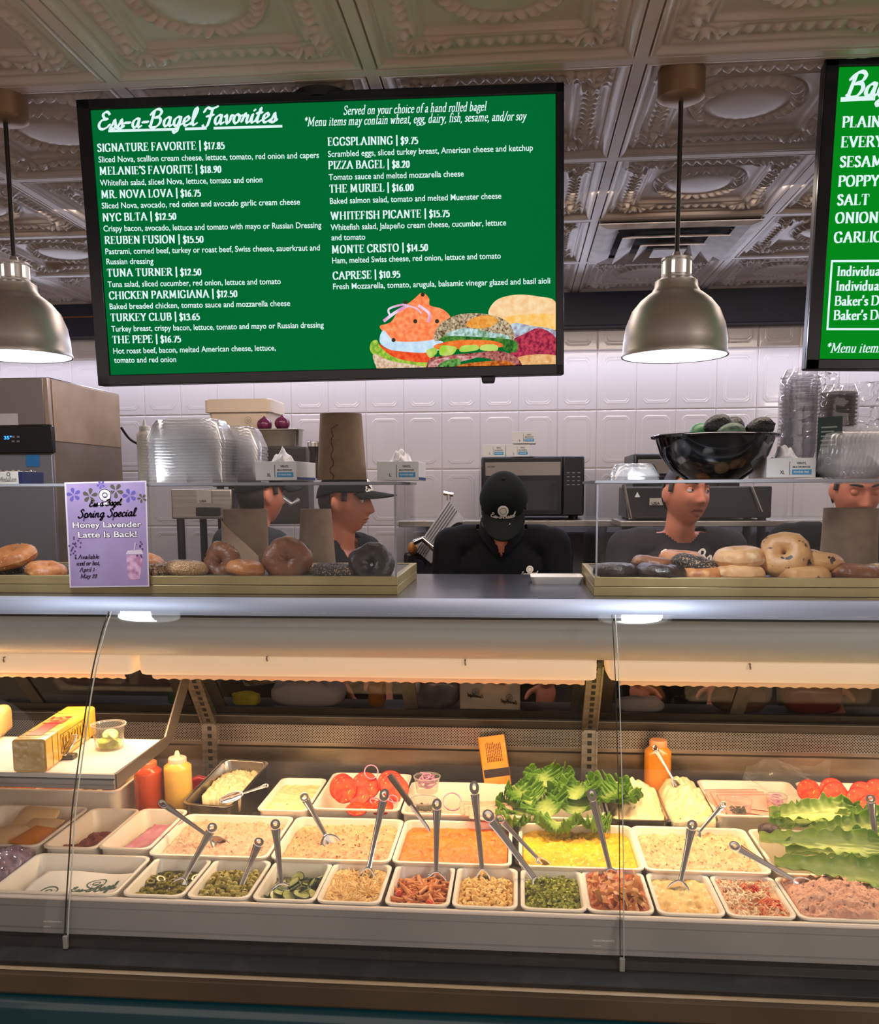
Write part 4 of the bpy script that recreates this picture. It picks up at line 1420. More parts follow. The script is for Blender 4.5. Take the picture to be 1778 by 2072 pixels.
def scatter(proto, n, x, y, w, d, z, jz, group=None, tiltmax=PI, seed=0, flat=False, heap=0.0, mind=0.0, smin=.9, smax=1.12, first=True):
    rnd = random.Random(seed)
    pts = []
    tries = 0
    while len(pts) < n and tries < n * 60:
        tries += 1
        a, b = rnd.uniform(-1, 1), rnd.uniform(-1, 1)
        if mind and any((a * w / 2 - p[0] * w / 2) ** 2 + (b * d / 2 - p[1] * d / 2) ** 2 < mind * mind for p in pts):
            continue
        pts.append((a, b))
    for i, (a, b) in enumerate(pts):
        loc = (x + a * w / 2, y + b * d / 2, z + rnd.uniform(-jz, jz) + heap * (1 - max(abs(a), abs(b))))
        rot = (rnd.uniform(-.35, .35), rnd.uniform(-.35, .35), rnd.uniform(0, 2 * PI)) if flat else (rnd.uniform(-tiltmax, tiltmax) * .3, rnd.uniform(-tiltmax, tiltmax) * .3, rnd.uniform(0, 2 * PI))
        if i == 0:
            o = proto
            o.location, o.rotation_euler = loc, rot
        else:
            o = dup(proto, loc=loc, rot=rot)
        o.scale = (rnd.uniform(smin, smax),) * 3


# olives
m = MB()
m.lathe([(0.0025, 0.0095), (0.0035, 0.0098), (0.0065, 0.0075), (0.0085, 0.003), (0.0088, -0.001), (0.0078, -0.006), (0.0045, -0.0095), (0, -0.0105)], n=16)
m.lathe([(0.0, 0.0035), (0.0022, 0.004), (0.0026, 0.0095)], n=10)
ol = mesh_thing(m, 'green_olive', S('olive_green', 176, 160, 66, rough=0.25, var=(146, 128, 42), vscale=60), 'pitted green olive in the olive pan, right of the jalapeños', 'olive', 'green olives in their pan')
scatter(ol, 84, -0.709, 2.075, 0.114, 0.172, 0.618, 0.004, tiltmax=PI, seed=3, mind=0.0115, heap=0.016)
# jalapeno rings
m = MB()
m.lathe([(0.007, 0.0025), (0.0115, 0.0025), (0.0125, 0), (0.0115, -0.0025), (0.007, -0.0025), (0.0062, 0)], n=18, closed=True)
ja = mesh_thing(m, 'jalapeno_ring', S('jalapeno_green', 150, 136, 34, rough=0.15, var=(112, 104, 22), vscale=40), 'olive green pickled jalapeño ring in the leftmost small pan', 'jalapeño ring', 'pickled jalapeño rings')
scatter(ja, 34, -0.868, 2.075, 0.110, 0.160, 0.613, 0.004, tiltmax=1.8, seed=5, mind=0.013, heap=0.006)
# cucumber slices
cu = thing('cucumber_slice', 'pale cucumber slice with dark green rind in the cucumber pan', 'cucumber slice', group='cucumber slices in their pan')
m = MB()
m.lathe([(0, 0.0022), (0.0175, 0.0022), (0.0178, 0), (0.0175, -0.0022), (0, -0.0022)], n=22)
m.build('flesh', S('cucumber_flesh', 206, 206, 140, rough=0.2, var=(176, 180, 100), vscale=60), cu)
m = MB()
m.lathe([(0.0175, 0.0026), (0.0192, 0.0022), (0.0196, 0), (0.0192, -0.0022), (0.0175, -0.0026)], n=22, closed=True)
m.build('rind', S('cucumber_rind', 36, 58, 28, rough=0.25), cu)
scatter(cu, 20, -0.545, 2.075, 0.095, 0.160, 0.614, 0.004, tiltmax=2.2, seed=11, mind=0.017, heap=0.020)
# penne
m = MB()
n = 12
L = []
for r, z0 in ((0.0052, 0), (0.0052, 1), (0.0040, 1), (0.0040, 0)):
    L.append([Vector((-0.019 + 0.038 * z0 + (0.006 if True else 0) * math.cos(2 * PI * j / n) * (1 if z0 else 1), r * math.sin(2 * PI * j / n), r * math.cos(2 * PI * j / n))) for j in range(n)])
m.loops(L + [L[0]], False, False)
pe = mesh_thing(m, 'penne', S('penne_pasta', 224, 140, 68, rough=0.3, var=(196, 104, 42), vscale=50), 'orange dressed penne tube in the penne salad pan', 'pasta', 'penne in their pan')
scatter(pe, 95, -0.232, 2.075, 0.108, 0.165, 0.616, 0.006, tiltmax=1.3, seed=17, mind=0.009, heap=0.018)
m = MB()
m.ell((0, 0, 0), (0.012, 0.009, 0.007), 14, 8)
to = mesh_thing(m, 'tomato_chunk', S('tomato_red', 206, 44, 26, rough=0.15, var=(226, 84, 40), vscale=60), 'red tomato chunk among the penne', 'tomato chunk', 'tomato chunks in the penne')
scatter(to, 4, -0.240, 2.06, 0.09, 0.12, 0.628, 0.003, seed=9, mind=0.03)


# tangled pastas: nobody could count these
def stuff_pieces(name, label, cat, material, piece, n, x, y, w, d, z, jz, heap, seed, mind=0.0):
    rnd = random.Random(seed)
    base = MB()
    piece(base)
    off = Vector((x, y, z - 0.01))
    m = MB(off)
    for i in range(n):
        a, b = rnd.uniform(-1, 1), rnd.uniform(-1, 1)
        R_ = Euler((rnd.uniform(-.9, .9), rnd.uniform(-.9, .9), rnd.uniform(0, 6.28))).to_matrix()
        k = rnd.uniform(.85, 1.15)
        c = Vector((x + a * w / 2, y + b * d / 2, z + rnd.uniform(-jz, jz) + heap * (1 - max(abs(a), abs(b)))))
        m.add([c + R_ @ (p * k) for p in base.v], base.f)
    o = m.build(name, material, None, smooth=60)
    return tag(o, label, cat, None, 'stuff')


stuff_pieces('macaroni', 'short cream dressed macaroni elbows in the front row', 'pasta salad', S('macaroni_pasta', 250, 212, 136, rough=0.3, var=(244, 196, 112), vscale=40),
             lambda b: b.tube([(0.007 * math.cos(t), 0.007 * math.sin(t), 0) for t in (0, .6, 1.2, 1.8, 2.4, 3.0)], 0.0036, 7), 330, -0.074, 2.078, 0.112, 0.172, 0.620, 0.005, 0.012, 21)
stuff_pieces('pesto_rotini', 'green pesto coated twisted pasta in the front row', 'pasta salad', S('pesto_green_pasta', 204, 202, 92, rough=0.3, var=(160, 164, 52), vscale=50, col3=(216, 208, 120), s3=90),
             lambda b: b.grid(lambda u, v: Vector(((u - .5) * .034, (v - .5) * .009 * math.cos(u * 9), (v - .5) * .009 * math.sin(u * 9) + .004 * math.sin(u * 3))), 16, 3), 190, 0.086, 2.078, 0.112, 0.172, 0.622, 0.006, 0.014, 23)
stuff_pieces('cabbage_shreds', 'thin cream cabbage shreds on top of the slaw left of the penne', 'slaw', S('cabbage_shred', 252, 222, 160, rough=0.35, var=(246, 204, 128), vscale=30),
             lambda b: b.tube([(-.012, 0, 0), (-.004, .003, .001), (.005, 0, 0), (.012, -.003, .001)], [.0012, .0018, .0018, .001], 5, flat=.6), 260, -0.394, 2.08, 0.116, 0.176, 0.630, 0.004, 0.006, 25)
stuff_pieces('crab_shreds', 'white and orange crab shreds in the slaw at the right of the front row', 'salad', S('crab_shred', 250, 224, 186, rough=0.3, var=(236, 130, 80), vscale=26, ramp=(.52, .56), col3=(214, 40, 30), s3=24, r3=(.66, .68)),
             lambda b: b.tube([(-.011, 0, 0), (-.004, .003, .001), (.005, 0, 0), (.011, -.003, .001)], [.0014, .0026, .0026, .001], 5, flat=.6), 260, 0.553, 2.08, 0.116, 0.176, 0.635, 0.004, 0.006, 27)
stuff_pieces('roasted_strips', 'soft roasted pepper strips lying in the red oil', 'salad', S('roast_strip', 216, 122, 62, rough=0.3, var=(200, 144, 76), vscale=24, col3=(214, 60, 40), s3=18, r3=(.66, .68)),
             lambda b: b.grid(lambda u, v: Vector(((u - .5) * .05, (v - .5) * .013, .004 * math.sin(u * 5))), 10, 2), 46, 0.238, 2.08, 0.11, 0.17, 0.642, 0.003, 0.006, 29)
# ------------------------------------------------------------------ serving spoons and knife
UT = S('utensil_steel', 240, 237, 233, rough=0.16, metal=0.94)


def aim(bowl, top):
    z = (top - bowl).normalized()
    view = (Vector((0, 0, CAM_H)) - bowl).normalized()
    y = -(view - z * view.dot(z)).normalized()          # local -y looks at the customer
    x = y.cross(z)
    return Matrix((x, y, z)).transposed()


def reach(bowl, px, py, k=1.03):
    d = ray(px, py).normalized()
    o = Vector((0, 0, CAM_H))
    t0 = (bowl - o).dot(d)
    md = ((o + d * t0) - bowl).length
    L = md * k
    return o + d * (t0 + math.sqrt(max(L * L - md * md, 0)))


def spoon(label, bp, tp, z, k=1.03, wide=0.5, name='serving_spoon', w=1.0, turn=0.0, kz=1.0, mt=None):
    mt = mt or UT
    b = PZ(*bp, z)
    top = reach(b, *tp, k)
    L = (top - b).length
    t = thing(name, label, 'spoon', b, 'steel serving spoons in the pans')
    R_ = aim(b, top)
    t.rotation_mode = 'QUATERNION'
    t.rotation_quaternion = (R_ @ Euler((0, 0, turn)).to_matrix()).to_quaternion()
    m = MB()
    sec = []
    for f_, ww, dd in ((0.10, .0060, .0030), (0.18, .0058, .0034), (0.40, .0066, .0036), (0.65, .0080, .0034), (0.80, .0104, .0030), (0.855, .0118, .0030)):
        ww *= w
        zc = L * f_
        sec.append([Vector((x * ww, y * dd, zc)) for x, y in ((-1, -1), (-.72, -1.15), (-.5, .1), (.5, .1), (.72, -1.15), (1, -1), (1.0, .4), (.6, 1.0), (-.6, 1.0), (-1, .4))])
    m.loops(sec)
    # looped end with its hanging hole
    n = 26
    cz = L * 0.925
    ro = []
    for rx, rz, y in ((.0125 * w, L - cz, -.0030), (.0125 * w, L - cz, .0030), (.0044 * w, (L - cz) * .34, .0020), (.0044 * w, (L - cz) * .34, -.0012), (.0098 * w, (L - cz) * .80, -.0036)):
        ro.append([Vector((rx * math.cos(2 * PI * j / n), y, cz + rz * math.sin(2 * PI * j / n) - (0.0 if math.sin(2 * PI * j / n) > 0 else (cz - L * .86) * .0))) for j in range(n)])
    m.loops(ro + [ro[0]], False, False)
    m.build('handle', mt, t, smooth=50)
    m = MB()

    def scoop(u, v):
        a, r = 2 * PI * u, v
        x = .024 * wide * 2 * r * math.cos(a)
        zz = -.030 + .034 * r * math.sin(a)
        dz = .012 * (r * r - 1)
        return Vector((x, -dz * .9 - .002 + .006 * (zz / .03) ** 2, zz + L * .10 * (0.9 if math.sin(a) > .9 else .75)))
    m.grid(scoop, 24, 6, wrap=True)
    m.build('bowl', mt, t, smooth=180, solid=0.0014)
    return t


spoon('long steel spoon standing in the pickled jalapeños', (366, 1790), (434, 1666), 0.612, 1.05, wide=.5)
spoon('steel spoon with bent handle standing in the green olives', (482, 1806), (527, 1696), 0.615, 1.05, wide=.55)
spoon('steel spoon with a wide bright bowl in the cucumber pan', (570, 1802), (556, 1658), 0.621, 1.03, wide=.78)
spoon('steel fork spoon stuck into the peach chicken spread', (664, 1700), (612, 1606), .636, 1.12, wide=.6)
spoon('tall steel spoon standing in the cabbage slaw', (742, 1774), (780, 1596), 0.631, 1.03, wide=.5)
spoon('steel spoon standing in the penne pan', (882, 1780), (884, 1616), 0.623, 1.03, wide=.6)
spoon('tallest bright spoon standing in the macaroni', (977, 1778), (958, 1580), 0.625, 1.03, wide=.4)
spoon('flat handled spoon leaning over from the pesto pasta', (1092, 1792), (980, 1640), 0.627, 1.02, wide=.45, w=1.15)
spoon('thin spoon leaning from orange spread to the yellow egg salad', (1096, 1746), (1005, 1650), .636, 1.02, wide=.3, w=.8)
spoon('steel spoon standing in the red roasted vegetables', (1238, 1776), (1194, 1596), .632, 1.03, wide=.55)
spoon('steel spoon standing in the mashed egg potato salad', (1374, 1796), (1402, 1660), 0.631, 1.04, wide=.6)
spoon('slim spoon leaning right in the whitefish salad', (1408, 1690), (1466, 1624), .640, 1.05, wide=.4, w=.7)
spoon('bright spoon lying across from whitefish salad to pink salmon salad', (1620, 1788), (1476, 1706), .654, 1.02, wide=.4, w=.9)
spoon('steel spoon at the right picture edge before the tomatoes', (1775, 1726), (1760, 1608), .664, 1.04, wide=.5)
spoon('dark steel spoon lying in the pink salmon spread', (438, 1704), (321, 1620), .634, 1.02, wide=.4, w=.8, mt=S('dark_steel', 168, 160, 152, rough=0.25, metal=1.0))
spoon('little spoon lying on the cream cheese in the tilted steel pan', (484, 1608), (543, 1588), .690, 1.1, wide=.3, w=.5)
spoon('thin spoon propped against the orange squeeze bottle', (1366, 1585), (1322, 1508), .70, 1.06, wide=.25, w=.6, mt=_M['dark_steel'])

kb = PZ(868, 1679, .640)
kt = reach(kb, 788, 1568, 1.02)
kn = thing('paring_knife', 'black handled paring knife sticking into the orange spread', 'knife', kb)
kn.rotation_mode = 'QUATERNION'
kn.rotation_quaternion = aim(kb, kt).to_quaternion()
KL = (kt - kb).length
m = MB()
m.loops([[Vector((x, y, z)) for x, y in ((-w_, 0), (0, -.0012), (w_ * .9, -.0008), (w_ * .9, .0008), (0, .0012))] for w_, z in ((.001, -.012), (.005, .006), (.0065, KL * .3), (.0068, KL * .46))])
m.build('blade', CHROME, kn, smooth=30)
m = MB()
m.loops([[Vector((x, y, z)) for x, y in rrect(2 * w_, 2 * d_, min(w_, d_) * .8, 3)] for w_, d_, z in ((.0078, .005, KL * .45), (.0088, .006, KL * .5), (.0082, .006, KL * .7), (.0098, .006, KL * .92), (.0086, .005, KL))])
m.build('knife_handle', S('knife_black', 46, 40, 36, rough=0.45), kn, smooth=50)

# ------------------------------------------------------------------ tomatoes
tom_f = S('tomato_flesh', 206, 36, 14, spec=.25, rough=0.45, var=(230, 84, 34), vscale=60, col3=(238, 170, 90), s3=90, r3=(.68, .71))
tom_s = S('tomato_skin', 200, 28, 14, rough=0.3, spec=.3)
ts = thing('tomato_slice', 'round red tomato slice in the tray behind the chicken spread', 'tomato slice', group='tomato slices in the left tray')
m = MB()
m.lathe([(0, .0030), (.020, .0032), (.0385, .0030)], n=30)
m.lathe([(.0385, -.0030), (.020, -.0032), (0, -.0030)], n=30)
m.build('flesh', tom_f, ts)
m = MB()
m.lathe([(.0385, .0031), (.0405, .0022), (.0412, 0), (.0405, -.0022), (.0385, -.0031)], n=30)
m.build('skin', tom_s, ts)


def place_slices(lst, group, label, first):
    for i, (px, py, z, tilt, spin, k) in enumerate(lst):
        p = PZ(px, py, z)
        rot = Euler((math.radians(tilt), 0, math.radians(spin)))
        if first and i == 0:
            o = ts
            o.location, o.rotation_euler = p, rot
        else:
            o = dup(ts, label, p, rot, group)
        o.scale = (k, k, k * 1.1)
    return


place_slices([(690, 1592, .697, 62, -24, 1), (694, 1595, .695, 60, -20, 1), (698, 1599, .693, 58, -16, .98), (738, 1588, .692, 55, 4, 1), (742, 1593, .686, 50, 8, .96), (726, 1611, .680, 40, 0, .8), (790, 1585, .700, 56, 16, 1.0), (795, 1590, .697, 54, 18, 1.0), (800, 1596, .690, 52, 18, 1),
              (722, 1637, .664, 16, 10, .8), (772, 1634, .664, 18, -10, .85), (748, 1632, .660, 12, 0, .9)], 'tomato slices in the left tray', None, True)
place_slices([(1636, 1600, .697, 64, -8, .82), (1690, 1608, .690, 58, 6, .95), (1684, 1600, .697, 60, 6, .95), (1746, 1610, .692, 58, 14, 1.05), (1740, 1622, .684, 56, 14, 1.05), (1765, 1636, .676, 50, 10, 1.0), (1775, 1604, .698, 60, 10, 1)],
             'tomato slices in the right tray', 'round red tomato slice in the tray at the right edge', False)

# onion rings
onm = S('red_onion_flesh', 226, 176, 196, rough=0.25, var=(206, 130, 170), vscale=30)


def ring_mesh(r, th=.0022):
    m = MB()
    m.lathe([(r - th, th), (r, th * 1.3), (r + th * .6, 0), (r, -th * 1.3), (r - th, -th)], n=28, closed=True)
    return m


r0 = mesh_thing(ring_mesh(.022), 'onion_ring', onm, 'purple red onion ring lying over the sliced tomatoes', 'onion ring', 'red onion rings over the tomatoes', PZ(751, 1562, .73), (1.1, .2, .3))
for px, py, z, rx, k in ((760, 1622, .668, .3, .8), (785, 1622, .668, .4, .7), (770, 1628, .664, .2, .9), (795, 1617, .672, .5, .7)):
    dup(r0, None, PZ(px, py, z), (rx, .3, .2), scale=k)


def deli_cup(label, px, py, z, r, h, content=None, name='deli_cup'):
    b = PZ(px, py, z)
    t = thing(name, label, 'cup', b)
    m = MB()
    m.lathe([(0, 0), (r * .80, 0), (r * .82, .002), (r * .97, h - .006), (r * 1.0, h - .006), (r * 1.04, h - .003), (r * 1.04, h), (r * .99, h), (r * .95, h - .006), (r * .80, .004)], n=36)
    m.build('cup_wall', glass('cup_plastic', (0.955, 0.955, 0.95), 1.4, 0.02, body=0.05), t, smooth=50)
    m = MB()
    m.lathe([(r * 1.0, h - .004), (r * 1.045, h - .003), (r * 1.045, h + .0005), (r * .99, h + .0005)], n=36)
    m.build('cup_rim', S('clear_rim', 206, 196, 190, rough=0.15, alpha=0.55), t, smooth=60)
    return t, b


c1, b1 = deli_cup('clear cup of sliced red onion beside the tomato tray, upper of two', 864, 1602, .668, .040, .050)
c2, b2 = deli_cup('clear cup of capers standing before the onion cup', 858, 1648, .640, .042, .046)
r1 = mesh_thing(ring_mesh(.024), 'onion_ring', onm, 'thin red onion ring in or beside the upper clear cup', 'onion ring', 'red onion rings in the cup', b1 + Vector((0, 0, .03)), (.5, .2, 0))
for i in range(9):
    rnd = random.Random(i)
    dup(r1, None, b1 + Vector((rnd.uniform(-.014, .014), rnd.uniform(-.014, .014), .020 + i * .0042)), (rnd.uniform(-.5, .5), rnd.uniform(-.5, .5), 0), scale=rnd.uniform(.6, 1.0))
dup(r1, 'large loose red onion ring standing right of the onion cup', PZ(915, 1622, .672), (.9, 0, .2), group='loose onion', scale=1.15)
m = MB()
m.ell((0, 0, 0), .0042, 10, 7)
cp = mesh_thing(m, 'caper', S('caper_green', 70, 64, 34, rough=0.4, var=(46, 40, 22), vscale=90), 'dark green caper in the clear cup before the onions', 'caper', 'capers in the front cup')
scatter(cp, 60, b2.x, b2.y, .044, .044, b2.z + .022, .002, seed=2, mind=.0052)
m = MB()
for i in range(3):
    m.grid(lambda u, v, i=i: Vector(((u - .5) * .13 + i * .012, (v - .5) * .085 - i * .02, i * .003 + .010 * math.sin(u * 3 + i) * (1 - v) + .004 * noise.noise((u * 5, v * 5, i)))), 24, 14)
lox = S('lox_pink', 240, 160, 132, rough=0.25, var=(250, 190, 166), vscale=40, stretch=(1, 6, 1))
mesh_thing(m, 'smoked_salmon', lox, 'folded slices of pink smoked salmon right of the caper cup', 'smoked salmon', None, PZ(975, 1636, .668), (.15, 0, .1), solid=.0015, smooth=180)
m = MB()
for i in range(3):
    m.grid(lambda u, v, i=i: Vector(((u - .5) * .16 + i * .012, (v - .5) * .12 - i * .02, i * .004 + .012 * math.sin(u * 3 + i) * (1 - v))), 24, 14)
mesh_thing(m, 'sliced_ham', S('ham_pink', 222, 150, 130, rough=0.3, var=(236, 176, 160), vscale=14), 'pink sliced ham fanned in the right back tray', 'ham', None, PZ(1490, 1620, .672), (.25, 0, .1), solid=.0015, smooth=180)
c3, b3 = deli_cup('clear cup of chopped dark capers right of the scallion cream cheese', 1492, 1652, .650, .040, .050)
cp2 = dup(cp, 'dark caper in the right clear cup', group='capers in the right cup')
scatter(cp2, 34, b3.x, b3.y, .042, .042, b3.z + .020, .002, seed=12, mind=.0052)
c4, b4 = deli_cup('small clear cup of onion beside the romaine leaves', 1570, 1640, .655, .030, .046)
r2 = dup(r1, 'thin red onion ring in the small cup beside the romaine', b4 + Vector((0, 0, .03)), (.3, .2, 0), group='onion in the small cup', scale=.8)
for i in range(4):
    dup(r2, None, b4 + Vector((0, 0, .022 + i * .005)), (.4 * (-1) ** i, .2, i), scale=.5 + .1 * i)

# ------------------------------------------------------------------ lettuce
lm = bpy.data.materials.new('lettuce_leaf')
lm.use_nodes = True
nt = lm.node_tree
bs = nt.nodes['Principled BSDF']
bs.inputs['Roughness'].default_value = 0.35
at = nt.nodes.new('ShaderNodeAttribute')
at.attribute_name = 'leaf'
mx = nt.nodes.new('ShaderNodeMixRGB')
mx.inputs[1].default_value = (*srgb((226, 230, 150)), 1)
mx.inputs[2].default_value = (*srgb((124, 166, 44)), 1)
nt.links.new(at.outputs['Fac'], mx.inputs[0])
nz_ = nt.nodes.new('ShaderNodeTexNoise')
nz_.inputs['Scale'].default_value = 30
tc_ = nt.nodes.new('ShaderNodeTexCoord')
nt.links.new(tc_.outputs['Object'], nz_.inputs['Vector'])
mx2 = nt.nodes.new('ShaderNodeMixRGB')
mx2.blend_type = 'MULTIPLY'
mx2.inputs[2].default_value = (0.55, 0.72, 0.40, 1)
nt.links.new(nz_.outputs['Fac'], mx2.inputs[0])
nt.links.new(mx.outputs[0], mx2.inputs[1])
nt.links.new(mx2.outputs[0], bs.inputs['Base Color'])
tr_ = nt.nodes.new('ShaderNodeBsdfTranslucent')
nt.links.new(mx2.outputs[0], tr_.inputs[0])
ms_ = nt.nodes.new('ShaderNodeMixShader')
ms_.inputs[0].default_value = 0.25
nt.links.new(bs.outputs[0], ms_.inputs[1])
nt.links.new(tr_.outputs[0], ms_.inputs[2])
nt.links.new(ms_.outputs[0], nt.nodes['Material Output'].inputs[0])


def leaf(label, group, loc, rot, L, W_, ruf, seed, fq=9.0, curl=.25, pale=.35, romaine=False):
    m = MB()
    nu, nv = 56, 84
    vals = []

    def fn(u, v):
        a = u * 2 - 1
        if romaine:
            sh = (.34 + .66 * min(1, v * 1.5)) * (1 - max(0, (v - .80) / .2) ** 2.2 * .65)
        else:
            sh = math.sin(PI * min(1, .12 + .80 * v)) ** .6
        rf = abs(a) ** 1.6 * (.35 + .65 * v)
        ph = seed * 1.7
        z = ruf * rf * (math.sin(fq * v * 2.4 + ph + 2 * a) + .6 * math.sin(fq * 5.3 * v + ph * 2 - 3 * a))
        z += .5 * ruf * max(0, v - .75) * 4 * math.sin(fq * 1.7 * a + ph)
        edge = ruf * .5 * rf * math.sin(fq * 4.1 * v + ph)
        z += W_ * .18 * a * a * (1 if not romaine else 1.5)
        z += -curl * L * v * v
        z += .12 * ruf * noise.noise((a * 6, v * 9, seed))
        vals.append(max(0, min(1, abs(a) * 1.5 + v * .8 - pale + .12 * noise.noise((a * 5, v * 12, seed)))))
        return Vector((a * W_ / 2 * sh + edge, v * L + .4 * edge, z))
    m.grid(fn, nu, nv)
    o = m.build('lettuce_leaf', lm, None, smooth=180, solid=.0008)
    ca = o.data.attributes.new('leaf', 'FLOAT', 'POINT')
    ca.data.foreach_set('value', vals)
    o.location = loc
    o.rotation_euler = rot
    return tag(o, label, 'lettuce', group)


rnd = random.Random(4)
g_ = 'curly lettuce leaves in the back row'
l_ = 'curly green lettuce leaf piled between smoked salmon and white spread'
for i, (px, py, z, rx, rz, L, w_) in enumerate(((1060, 1640, .668, .5, .5, .12, .13), (1110, 1645, .672, .6, .1, .14, .15), (1165, 1640, .672, .6, -.2, .14, .15), (1080, 1618, .690, .7, .7, .12, .13), (1120, 1600, .700, .8, 0, .12, .15),
                                                  (1160, 1610, .705, .6, -.4, .12, .14), (1200, 1610, .700, .5, -.9, .13, .14), (1235, 1615, .695, .6, -.9, .12, .13), (1060, 1655, .662, .2, 2.2, .10, .11), (1180, 1655, .668, .2, -2.5, .10, .12), (1130, 1655, .666, .3, 3.0, .11, .13), (1105, 1585, .715, .9, .2, .10, .12))):
    leaf(l_, g_, PZ(px, py + 8, z - .010), (rx * .62, rnd.uniform(-.3, .3), rz), L * .78, w_ * .95, .017, i + 1, fq=14, pale=.10, curl=.15)
g_ = 'romaine leaves over the right pan'
for i, (px, py, z, rx, ry, rz, L, w_, lab) in enumerate((
        (1556, 1655, .700, .12, .55, -1.45, .25, .090, 'ruffled light green romaine leaf lying on top of the right pile'),
        (1536, 1702, .690, .02, .60, -1.60, .34, .078, 'long romaine leaf with a pale thick rib pointing left in the right pile'),
        (1566, 1752, .668, .02, .55, -1.74, .33, .085, 'lowest long romaine leaf drooping over the pink salmon salad'),
        (1590, 1728, .660, .0, .4, -1.40, .32, .12, 'darker romaine leaf tucked under the pale ribbed leaf'),
        (1560, 1680, .676, .10, .3, -1.10, .20, .10, 'ruffled romaine leaf behind the avocado half'),
        (1640, 1690, .688, .12, .55, -1.35, .22, .085, 'frilly romaine leaf in the middle of the right pile'),
        (1690, 1662, .690, .12, .5, -1.6, .20, .09, 'romaine leaf tip before the right tomatoes'))):
    leaf(lab, g_, PZ(px, py, z), (rx, ry, rz), L, w_, .011, i + 20, fq=13, curl=.08, pale=(1.05, 1.1, .9, .35, .5, .9, .8)[i], romaine=True)
m = MB()
m.ell((0, 0, 0), (.034, .026, .022), 20, 12)
mesh_thing(m, 'avocado_half', S('avocado_dark', 52, 34, 26, rough=0.5, var=(84, 56, 44), vscale=50, bump=.6, bscale=150), 'dark brown avocado half at the left of the romaine pile', 'avocado', None, PZ(1557, 1682, .690), (0, .2, .4))

# ------------------------------------------------------------------ squeeze bottles
def bottle(label, x, y, z, r, h, col, capcol, name='squeeze_bottle', tip=True, group='squeeze bottles in the case'):
    t = thing(name, label, 'squeeze bottle', (x, y, z), group)
    m = MB()
    m.lathe([(0, 0), (r * .94, 0), (r, .006), (r, h * .80), (r * .98, h * .86), (r * .62, h * .92), (r * .60, h * .93), (0, h * .93)], n=32)
    m.build('bottle_body', S('bottle_%d_%d_%d' % col, *col, rough=0.22, coat=.3, var=tuple(int(c * .92) for c in col), vscale=20), t, smooth=50)
    m = MB()
    m.lathe([(0, h * .92), (r * .66, h * .92), (r * .66, h * .985), (r * .60, h), (r * .2, h * 1.005), (0, h * 1.005)], n=28)
    cp_ = m.build('cap', S('cap_%d_%d_%d' % capcol, *capcol, rough=0.4, sss=0), t, smooth=40)
    if tip:
        m = MB()
        m.lathe([(r * .26, h), (r * .14, h + .018), (r * .10, h + .020), (0, h + .020)], n=14)
        m.build('nozzle', _M['cap_%d_%d_%d' % capcol], cp_, smooth=50)
    return t


def bpos(px, py, z):
    p = PZ(px, py, z)
    return p


p = PY(363, 1640, 2.62)
bottle('yellow squeeze bottle with white nozzle standing beside the steel pan', p.x, 2.62, .595, .042, .185, (246, 196, 92), (236, 206, 180))
p = PY(303, 1640, 2.62)
bottle('red orange squeeze bottle left of the yellow one', p.x, 2.62, .575, .042, .190, (214, 84, 40), (238, 120, 70), tip=False)
p = PY(258, 1640, 2.72)
bottle('pale cream squeeze bottle half hidden behind the red orange one', p.x, 2.74, .575, .036, .175, (236, 196, 130), (238, 210, 180))
p = PY(1330, 1560, 2.83)
bottle('orange squeeze bottle standing at the rear wall right of the lettuce', p.x, 2.83, .560, .042, .245, (224, 140, 40), (222, 150, 100), tip=False)
p = PY(232, 1630, 2.66)
jr = thing('spread_jar', 'clear jar with a mauve spread under the shelf edge', 'jar', (p.x, 2.66, .600))
m = MB()
m.lathe([(0, 0), (.034, 0), (.036, .01), (.036, .085), (.034, .095), (0, .095)], n=28)
m.build('jar_body', S('mauve_spread', 156, 112, 106, rough=0.3, var=(110, 70, 76), vscale=24), jr, smooth=50)
m = MB()
m.lathe([(0, .094), (.037, .094), (.038, .112), (0, .114)], n=28)
m.build('lid', S('frosted_lid', 214, 196, 186, rough=0.3), jr, smooth=40)

# red packet behind the bottles
rp = thing('red_packet', 'red plastic packet with a dark label behind the yellow bottle', 'packet', PY(425, 1600, 2.78))
m = MB()
m.grid(lambda u, v: Vector(((u - .5) * .10, .012 * math.cos((v - .5) * 3) - .02, (v - .5) * .095 + .006 * math.sin(u * 7))), 16, 12)
m.build('packet_body', S('packet_red', 166, 20, 30, rough=0.2, coat=.4), rp, smooth=180, solid=.016)
m = MB()
m.box((.004, -.028, -.012), (.055, .003, .050))
m.build('packet_label', S('packet_dark', 44, 30, 30, rough=0.4), rp)

# cold cuts and cheese at the left
def slab(name, label, cat, px, py, z, w, d, h, mt, rot=0.0, tilt=0.0, group=None, r=.01):
    m = MB()
    L = [[Vector((x, y, zz)) for x, y in rrect(w - 2 * i, d - 2 * i, r, 4)] for i, zz in ((.002, 0), (0, .002), (0, h - .002), (.002, h))]
    m.loops(L)
    return mesh_thing(m, name, mt, label, cat, group, PZ(px, py, z), (tilt, 0, rot), smooth=50)


